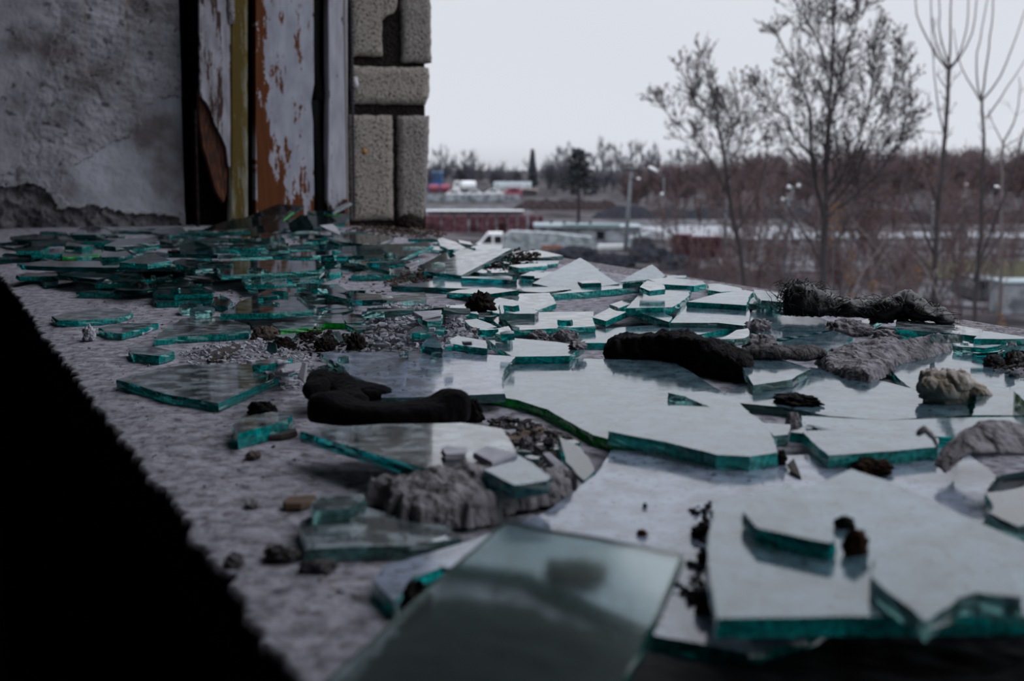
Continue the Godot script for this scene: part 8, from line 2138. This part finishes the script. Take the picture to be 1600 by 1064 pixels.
	bit(0.3901, 0.0038, -1.0437, [17,3,18,12,1,27,-22,-4,-15,-8,0,-30], 32, "mid", "dark")
	bit(0.3709, 0.0049, -0.9381, [40,1,14,18,-4,21,-45,-1,-17,-13,4,-18], 42, "pale", "teal")
	bit(0.3921, 0.0133, -0.8367, [35,4,28,20,0,33,-24,-4,-7,-39,-3,-46,7,3,-8], 42, "mid", "teal")
	bit(0.3765, 0.0056, -1.0134, [12,-14,-92,-52,15,102,40,-1,-10], 42, "mid", "dark")
	bit(0.3788, 0.0052, -1.0025, [-36,4,-29,36,3,7,53,-7,44,-53,0,-22], 42, "mid", "teal")
	bit(0.3106, 0.0199, -0.7418, [-37,-8,4,-38,-2,-19,7,7,-22,39,7,3,29,-4,35], 42, "mid", "teal")
	bit(0.3924, 0.0049, -0.8776, [-3,4,-17,23,-1,5,19,-4,17,-15,-2,7,-23,3,-11], 42, "mid", "pale")
	bit(0.3475, 0.0079, -0.9917, [-120,21,165,-129,33,232,33,4,8,186,-33,-261,145,-37,-262,-114,12,119], 42, "pale", "dark")
	bit(0.3581, 0.0047, -0.9014, [76,1,3,13,-1,34,-76,-1,-13,-14,1,-24], 42, "mid", "bright")
	bit(0.3658, 0.0091, -0.9357, [20,-8,52,-58,5,-20,38,3,-32], 32, "pale", "teal")
	bit(0.4237, 0.0042, -0.8972, [29,-6,44,-65,-1,-24,-11,4,-23,48,3,3], 32, "mid", "bright")
	bit(0.3915, 0.0048, -0.9772, [80,-2,-6,-33,-1,16,-47,3,-10], 42, "pale", "teal")
	bit(0.3835, 0.0048, -0.9462, [52,3,6,4,-2,11,-57,-1,-17], 42, "mid", "teal")
	bit(0.4109, 0.0092, -0.9367, [19,0,31,-1,-3,20,-33,-3,-35,-25,0,-44,7,2,-6,32,3,34], 42, "mid", "teal")
	bit(0.4215, 0.0079, -0.9593, [-1,0,-35,24,0,-14,-2,0,38,-21,0,11], 32, "mid", "bright")
	bit(0.3886, 0.0048, -0.8827, [4,-2,-66,13,1,6,3,2,75,-20,-2,-15], 42, "mid", "teal")
	zone = ["tiny glass splinter at the back rim of the grey slab", "splinters at the rim of the grey slab"]
	bit(0.2390, 0.0047, -0.7983, [-31,1,5,11,0,-14,28,-1,-7,-8,-1,15], 42, "mid", "teal")
	bit(0.2230, 0.0050, -0.7797, [-28,3,-12,5,2,-6,20,-1,5,18,-3,12,-16,-1,2], 32, "pale", "teal")
	bit(0.2222, 0.0038, -0.7871, [-63,-1,-12,-15,2,-27,58,2,5,51,0,25,-31,-2,10], 32, "mid", "teal")
	bit(0.2441, 0.0052, -0.7781, [15,5,-13,27,0,3,0,-4,11,-25,-4,10,-18,3,-11], 42, "pale", "dark")
	bit(0.2370, 0.0036, -0.7830, [18,2,25,-5,0,12,-17,-2,-20,4,0,-17], 32, "pale", "pale")
	bit(0.2086, 0.0134, -0.7280, [10,-2,10,-19,-3,2,-23,0,-8,-10,2,-11,11,4,-7,31,0,14], 42, "mid", "pale")
	bit(0.2636, 0.0122, -0.7303, [-3,3,-10,18,1,5,22,-1,14,-12,-2,2,-26,0,-10], 32, "pale", "pale")
	bit(0.2445, 0.0047, -0.7945, [-18,1,-22,19,1,-4,44,0,18,-10,-2,17,-35,0,-10], 42, "pale", "teal")
	bit(0.2391, 0.0157, -0.7160, [-108,40,262,-37,21,126,120,-42,-278,98,-40,-253,-73,21,145], 32, "mid", "dark")
	bit(0.2629, 0.0050, -0.7932, [35,6,36,4,1,46,-34,-6,-24,-26,-5,-51,21,3,-7], 42, "mid", "pale")
	bit(0.2549, 0.0051, -0.7908, [-44,-6,0,-20,2,-14,27,6,-7,42,3,9,-5,-4,13], 42, "pale", "pale")
	bit(0.2516, 0.0053, -0.7942, [23,5,5,33,2,30,-7,-4,10,-34,-4,-20,-15,2,-24], 42, "mid", "bright")
	zone = ["small pale splinter on the rim beside the thick teal block", "splinters at the right rim"]
	bit(0.6210, 0.0051, -0.6912, [27,-6,52,-51,-1,51,-62,7,-38,35,3,-61,52,-3,-4], 42, "pale", "teal")
	bit(0.5897, 0.0046, -0.6493, [34,0,28,-31,0,8,-3,0,-36], 42, "mid", "teal")
	bit(0.6335, 0.0040, -0.6893, [-2,6,-22,26,-4,24,-23,-2,-2], 32, "pale", "bright")
	bit(0.6282, 0.0048, -0.7524, [73,-3,57,-16,-3,23,-74,1,-41,17,4,-39], 42, "pale", "bright")
	bit(0.6378, 0.0036, -0.7761, [-6,-1,31,-12,-3,-40,18,3,9], 32, "pale", "bright")
	bit(0.5654, 0.0089, -0.6338, [74,13,41,6,6,79,-62,-10,-13,-51,-12,-68,33,2,-40], 32, "mid", "dark")
	bit(0.6400, 0.0051, -0.6942, [-12,-6,-66,3,-4,-68,17,3,5,10,6,77,-2,3,60,-17,-3,-8], 42, "pale", "teal")
	bit(0.6396, 0.0050, -0.7149, [-61,5,-5,70,-5,-23,-9,0,27], 42, "mid", "teal")
	bit(0.6292, 0.0039, -0.7637, [66,-4,-46,19,-2,24,-62,4,37,-23,2,-14], 32, "mid", "bright")
	bit(0.5788, 0.0089, -0.6687, [-23,-2,-2,-15,0,-16,13,2,-9,21,2,7,4,-1,21], 42, "mid", "bright")
	bit(0.5154, 0.0237, -0.6125, [-654,136,911,-427,72,483,1081,-208,-1394], 42, "mid", "bright")
	bit(0.5606, 0.0127, -0.6292, [-86,-4,-23,-50,1,-25,9,5,-13,96,6,21,57,0,25,-27,-8,15], 32, "pale", "teal")
	bit(0.5685, 0.0163, -0.6185, [267,-55,-312,-50,6,22,-313,62,347,-108,26,157,205,-39,-214], 32, "mid", "dark")
	bit(0.5671, 0.0090, -0.6562, [27,2,84,-16,-3,0,-21,-2,-66,11,3,-19], 42, "pale", "bright")
	zone = ["tiny dark splinter in the hollow under the green edge", "splinters in the hollow"]
	bit(0.2190, 0.0036, -0.5198, [-11,-3,-22,9,1,2,2,2,20], 32, "dim", "teal")
	bit(0.2309, 0.0047, -0.4869, [-22,-2,-2,-8,0,-40,35,3,17,-4,-1,25], 42, "dark", "teal")
	bit(0.2419, 0.0048, -0.5098, [32,1,-35,22,2,33,-19,0,47,-36,-2,1,0,-1,-45], 42, "dark", "teal")
	bit(0.2157, 0.0046, -0.4895, [8,0,-45,27,0,7,6,0,36,-17,0,26,-25,0,-24], 42, "dim", "pale")
	bit(0.2319, 0.0039, -0.5123, [-47,-3,-23,-21,1,-40,15,3,-20,37,1,36,17,-1,47], 32, "dark", "dark")
	bit(0.2170, 0.0049, -0.5007, [27,-3,13,12,-3,11,-31,1,-8,-27,3,-13,-5,2,-7,23,-1,5], 42, "dark", "pale")
	bit(0.2358, 0.0050, -0.4956, [-12,-1,17,3,1,-12,9,0,-4], 42, "dark", "teal")
	bit(0.2301, 0.0048, -0.5006, [-20,-2,14,-12,-3,-17,5,-1,-24,17,3,0,9,3,27], 42, "dark", "bright")
	clod("stone", Vector3(0.2091, 0.0004, -0.9128), Vector3(0.0227, 0.0121, 0.0154), 0.45, 0.25, 1, "soil", "brown-grey stone wedged beside the kite-shaped glass", "stone")
	clod("plaster_splinter", Vector3(0.1017, 0.0004, -0.9556), Vector3(0.0125, 0.0122, 0.0085), 0.60, 0.50, 2, "plaster", "upright plaster splinter near the broken sill edge", "plaster chip")
	clod("crumb", Vector3(0.1450, 0.0004, -0.6433), Vector3(0.0161, 0.0083, 0.0109), 0.50, 0.30, 3, "char", "black crumb behind the lone thick glass lump", "debris")
	clod("pebble", Vector3(0.3565, 0.0004, -0.5210), Vector3(0.0069, 0.0086, 0.0047), 0.35, 0.10, 4, "mortar", "round grey pebble on the small bright-cornered shard", "pebble")
	clod("clod", Vector3(0.3719, 0.0004, -0.4990), Vector3(0.0077, 0.0048, 0.0052), 0.60, 0.40, 5, "rust", "red-brown pointed clod on the clear pane", "clod")
	clod("moss_clump", Vector3(0.3219, 0.0046, -0.4183), Vector3(0.0214, 0.0055, 0.0146), 0.60, 0.50, 6, "moss", "frayed brown moss clump on the lilac slab", "moss")
	clod("clod", Vector3(0.3797, 0.0044, -0.5521), Vector3(0.0264, 0.0058, 0.0180), 0.55, 0.50, 7, "char", "flat dark crumbly clod on the mossy pale slab", "clod")
	clod("clod", Vector3(0.2324, 0.0182, -0.3137), Vector3(0.0058, 0.0045, 0.0040), 0.30, 0.10, 8, "char", "small dark knob beside the five-sided shard, rear of two", "clod")
	clod("clod", Vector3(0.2193, 0.0182, -0.2911), Vector3(0.0074, 0.0091, 0.0051), 0.40, 0.30, 9, "rustdark", "dark rusty lump on the thick front slab, front of two", "clod")
	clod("pebble", Vector3(0.3533, 0.0086, -0.7365), Vector3(0.0144, 0.0062, 0.0098), 0.40, 0.30, 10, "mortar", "little grey mortar wedge at the back rim of the big pale slab", "pebble")
	clod("mortar_chunk", Vector3(0.3694, 0.0004, -0.8312), Vector3(0.0228, 0.0102, 0.0155), 0.50, 0.40, 11, "mortar", "grey mortar chunk left of the black mortar block, left of two", "mortar chunk")
	clod("mortar_chunk", Vector3(0.3777, 0.0004, -0.8073), Vector3(0.0219, 0.0133, 0.0149), 0.50, 0.30, 12, "mortar", "grey mortar chunk touching the teal pane left of the black block", "mortar chunk")
	clod("mortar_chunk", Vector3(0.5180, 0.0046, -0.7999), Vector3(0.0179, 0.0102, 0.0122), 0.50, 0.40, 13, "mortar", "grey mortar bit on the pane in front of the fibre bundle", "mortar chunk")
	clod("mortar_chunk", Vector3(0.4839, 0.0004, -0.7443), Vector3(0.0267, 0.0123, 0.0182), 0.50, 0.30, 14, "mortar", "grey mortar lump at the right end of the black block", "mortar chunk")
	clod("soil_clod", Vector3(0.2477, 0.0004, -0.8324), Vector3(0.0178, 0.0154, 0.0121), 0.60, 0.50, 15, "soildark", "dark soil clod beside the upright pale sliver", "clod")
	clod("soil_clod", Vector3(0.2363, 0.0004, -0.9094), Vector3(0.0126, 0.0054, 0.0086), 0.50, 0.40, 16, "soildark", "small black clod at the green glass edge", "clod")
	clod("paper_scrap", Vector3(0.2417, 0.0044, -1.0277), Vector3(0.0115, 0.0091, 0.0078), 0.70, 0.60, 17, "white", "white crumpled scrap before the arched plate", "scrap")
	clod("plaster_chip", Vector3(0.2284, 0.0004, -0.5253), Vector3(0.0064, 0.0068, 0.0044), 0.30, 0.40, 18, "mortar", "small grey cube of mortar in the hollow behind the small triangle", "mortar chip")
	clod("pebble", Vector3(0.1197, 0.0004, -0.5488), Vector3(0.0081, 0.0040, 0.0055), 0.40, 0.30, 19, "soil", "brownish pebble alone on the bare sill", "pebble")
	clod("pebble", Vector3(0.1028, 0.0004, -0.4728), Vector3(0.0080, 0.0024, 0.0055), 0.40, 0.40, 20, "mortar", "flat grey chip alone on the bare sill, lower one", "chip")
	clod("mortar_chunk", Vector3(0.0966, 0.0004, -0.4053), Vector3(0.0130, 0.0050, 0.0089), 0.50, 0.50, 21, "mortardark", "dark-sided mortar chunk in the left foreground", "mortar chunk")
	clod("mortar_chunk", Vector3(0.1033, 0.0004, -0.3893), Vector3(0.0114, 0.0041, 0.0078), 0.50, 0.50, 22, "mortardark", "dark crumbly chunk under the frosted-edge pane", "mortar chunk")
	clod("mortar_chunk", Vector3(0.0812, 0.0004, -0.4016), Vector3(0.0068, 0.0060, 0.0046), 0.50, 0.40, 23, "mortardark", "small cracked chunk near the dark sill edge in the left foreground", "mortar chunk")
	clod("clod", Vector3(0.1157, 0.0004, -0.3375), Vector3(0.0122, 0.0132, 0.0083), 0.45, 0.30, 24, "char", "black clod under the tip of the lilac slab", "clod")
	clod("clod", Vector3(0.2306, 0.0004, -0.5903), Vector3(0.0115, 0.0128, 0.0079), 0.50, 0.30, 25, "char", "dark clod at the right end of the black rag", "clod")
	clod("plaster_chip", Vector3(0.1790, 0.0044, -1.2627), Vector3(0.0154, 0.0093, 0.0105), 0.50, 0.50, 26, "mortar", "grey plaster crumb at the front of the two-edged shard", "plaster chip")
	clod("clod", Vector3(0.2243, 0.0128, -1.2118), Vector3(0.0181, 0.0044, 0.0123), 0.50, 0.40, 27, "char", "flat black clod behind the bent-edged wedge", "clod")
	clod("plaster_chip", Vector3(0.2362, 0.0084, -1.3803), Vector3(0.0109, 0.0109, 0.0074), 0.50, 0.50, 28, "plaster", "pale crumb between the dim panes", "plaster chip")
	clod("soil_clod", Vector3(0.3885, 0.0058, -0.9804), Vector3(0.0295, 0.0178, 0.0201), 0.60, 0.50, 29, "soildark", "dark soil lump under the very long plate", "clod")
	clod("mortar_chunk", Vector3(0.3395, 0.0004, -0.8646), Vector3(0.0079, 0.0095, 0.0054), 0.50, 0.40, 30, "mortar", "light mortar lump right of the plaster crumbs", "mortar chunk")
	clod("mortar_chunk", Vector3(0.5489, 0.0046, -0.6095), Vector3(0.0125, 0.0084, 0.0085), 0.50, 0.50, 31, "mortardark", "dark rubble lump at the right border, left of two", "rubble")
	clod("mortar_chunk", Vector3(0.5619, 0.0044, -0.6087), Vector3(0.0141, 0.0116, 0.0096), 0.50, 0.50, 32, "mortardark", "dark rubble lump at the right border, right of two", "rubble")
	clod("mortar_chunk", Vector3(0.6255, 0.0044, -0.8091), Vector3(0.0248, 0.0076, 0.0169), 0.50, 0.30, 33, "mortar", "small grey flake lump left of the thick teal block", "mortar chunk")
	clod("mortar_chunk", Vector3(0.5889, 0.0004, -0.7556), Vector3(0.0218, 0.0083, 0.0149), 0.50, 0.30, 34, "mortar", "grey flake lump leaning on the mortar strip", "mortar chunk")
	clod("mortar_chunk", Vector3(0.5762, 0.0004, -0.7813), Vector3(0.0307, 0.0145, 0.0209), 0.50, 0.40, 35, "mortar", "grey mortar crust right of the mirroring slab", "mortar chunk")
	clod("clod", Vector3(0.2181, 0.0046, -0.3645), Vector3(0.0088, 0.0050, 0.0070), 0.50, 0.50, 36, "char", "charred crumb at the upper left corner of the front slab", "clod")
	clod("clod", Vector3(0.2054, 0.0046, -0.3412), Vector3(0.0074, 0.0038, 0.0059), 0.50, 0.50, 37, "char", "charred crumb halfway along the left side of the front slab", "clod")
	clod("clod", Vector3(0.1809, 0.0046, -0.3009), Vector3(0.0073, 0.0073, 0.0059), 0.50, 0.50, 38, "chardark", "dark reddish crumb at the lower left side of the front slab", "clod")
	clod("pebble", Vector3(0.2008, 0.0046, -0.3724), Vector3(0.0037, 0.0026, 0.0025), 0.30, 0.20, 39, "rust", "tiny tan pebble on the lilac slab", "pebble")
	clod("pebble", Vector3(0.2184, 0.0046, -0.4033), Vector3(0.0016, 0.0020, 0.0011), 0.30, 0.10, 40, "char", "tiny black dot of grit on the lilac slab", "pebble")
	clod("clod", Vector3(0.2972, 0.0046, -0.4409), Vector3(0.0050, 0.0076, 0.0034), 0.50, 0.40, 41, "char", "little dark fragment at the corner of the glowing teal shard", "clod")
	clod("dirt_lump", Vector3(0.1613, 0.0046, -0.3363), Vector3(0.0237, 0.0040, 0.0161), 0.90, 0.90, 42, "char", "dark dirt lump seen through the big clear pane", "dirt")
	clod("mortar_chunk", Vector3(0.7163, 0.0004, -2.0687), Vector3(0.0272, 0.0093, 0.0185), 0.50, 0.50, 43, "mortar", "small crumb at the foot of the brick pier", "mortar chip")
	clod("clod", Vector3(0.2840, 0.0004, -1.7077), Vector3(0.0227, 0.0119, 0.0155), 0.50, 0.40, 44, "char", "black crumb between grey plates in the far left field", "clod")
	clod("soil_clod", Vector3(0.2084, 0.0004, -0.8607), Vector3(0.0145, 0.0101, 0.0099), 0.60, 0.60, 45, "soildark", "dark crumbly soil at the left of the soil patch", "clod")
	clod("soil_clod", Vector3(0.2321, 0.0004, -0.8485), Vector3(0.0184, 0.0112, 0.0125), 0.60, 0.60, 46, "soildark", "dark crumbly soil at the middle of the soil patch", "clod")
	flake("plaster_flake", Vector3(0.1725, 0.0164, -0.4621), [-28,1,-40,-2,3,-59,52,1,-6,21,-2,57,-44,-3,48], 25, "plaster", 900, "flat plaster chip on the tilted dark slab", "plaster chip")
	flake("plaster_flake", Vector3(0.1820, 0.0165, -0.4496), [-45,1,-44,28,6,-110,90,1,13,-35,-5,98,-38,-3,42], 25, "plaster", 901, "five-cornered plaster flake beside the small pale triangle", "plaster chip")
	flake("plaster_flake", Vector3(0.2278, 0.0034, -0.5481), [-37,0,-40,5,0,-69,62,0,-13,35,0,52,-64,0,71], 30, "plaster", 902, "grey rectangular chip in the hollow under the green edge", "plaster chip")
	flake("wood_chip", Vector3(0.2363, 0.0029, -0.5435), [-138,0,76,11,0,-73,125,0,-104,112,0,-62,9,0,34,-119,0,128], 25, "wood", 903, "brown wood splinter in the hollow under the green edge", "wood chip")
	flake("wood_chip", Vector3(0.1171, 0.0026, -0.4663), [-50,0,-8,-16,0,-63,71,0,-47,58,0,18,-7,0,60,-55,0,39], 22, "wood", 904, "brown wood chip beside the small clear chip", "wood chip")
	flake("wood_chip", Vector3(0.1401, 0.0024, -0.5883), [-59,0,-12,-17,0,-72,85,0,-60,72,0,13,-10,0,70,-70,0,60], 20, "wooddark", 905, "thin dark wood sliver beside the lone thick lump", "wood chip")
	flake("wood_chip", Vector3(0.1671, 0.0041, -0.8400), [-108,-5,103,-18,3,-102,147,10,-235,130,6,-139,-32,-6,158,-119,-9,215], 30, "wooddark", 906, "dark stick lying in the crumbs before the kite-shaped glass", "stick")
	flake("plaster_flake", Vector3(0.2164, 0.0051, -0.4635), [-4,28,-174,24,30,-176,24,-19,128,-17,-27,161,-27,-12,62], 25, "plaster", 907, "long pale splinter leaning in the hollow by the lilac slab", "splinter")
	flake("plaster_flake", Vector3(0.1756, 0.0112, -0.7136), [-93,-4,80,-31,3,-91,93,5,-120,71,1,-8,-41,-5,140], 20, "plaster", 908, "pale flake on the rim of the large pane corner", "plaster chip")
	flake("plaster_flake", Vector3(0.1774, 0.0123, -0.6927), [-24,-27,4,7,44,-19,20,35,-9,-3,-51,25], 30, "plaster", 909, "pale splinter standing between the large pane and the rag", "splinter")
	flake("plaster_flake", Vector3(0.2806, 0.0275, -0.7907), [-76,2,-81,111,4,-90,58,0,33,-92,-6,139], 20, "plaster", 910, "long pale flake at the back of the plaster crumbs", "plaster chip")
	flake("plaster_flake", Vector3(0.2731, 0.0046, -0.8177), [-44,0,-22,2,11,-112,54,4,-17,-12,-15,151], 20, "plaster", 911, "square pale flake at the front of the plaster crumbs", "plaster chip")
	flake("plaster_flake", Vector3(0.3171, 0.0034, -0.9360), [-55,1,-41,59,15,-164,72,5,-36,-2,-10,124,-74,-12,116], 20, "plaster", 912, "broad pale flake in the middle of the plaster crumbs", "plaster chip")
	flake("plaster_flake", Vector3(0.2241, 0.0026, -0.9894), [-86,1,-80,39,3,-140,108,1,2,26,-2,115,-86,-2,104], 20, "plaster", 913, "pale flake on the back of the brown stone", "plaster chip")
	flake("plaster_flake", Vector3(0.1420, 0.0022, -0.9877), [-93,-1,32,68,3,-181,68,1,-39,-43,-3,188], 15, "plaster", 914, "white scrap of plaster by the concave pane", "plaster chip")
	flake("plaster_flake", Vector3(0.5815, 0.0117, -2.0805), [-41,31,-493,188,42,-580,-68,-47,705,-79,-26,367], 20, "plaster", 915, "pale sliver at the right foot of the heap", "splinter")
	flake("plaster_flake", Vector3(0.4805, 0.0083, -1.4036), [-120,-4,70,186,14,-342,82,3,-44,-147,-12,315], 20, "plaster", 916, "pale strip under the jagged teal edge", "plaster chip")
	flake("bark_strip", Vector3(0.2943, 0.0063, -0.4283), [4,4,-46,63,10,-99,13,0,0,-44,-10,100,-35,-5,46], 10, "wooddark", 917, "thin dark strip beside the lilac slab's crack", "bark")
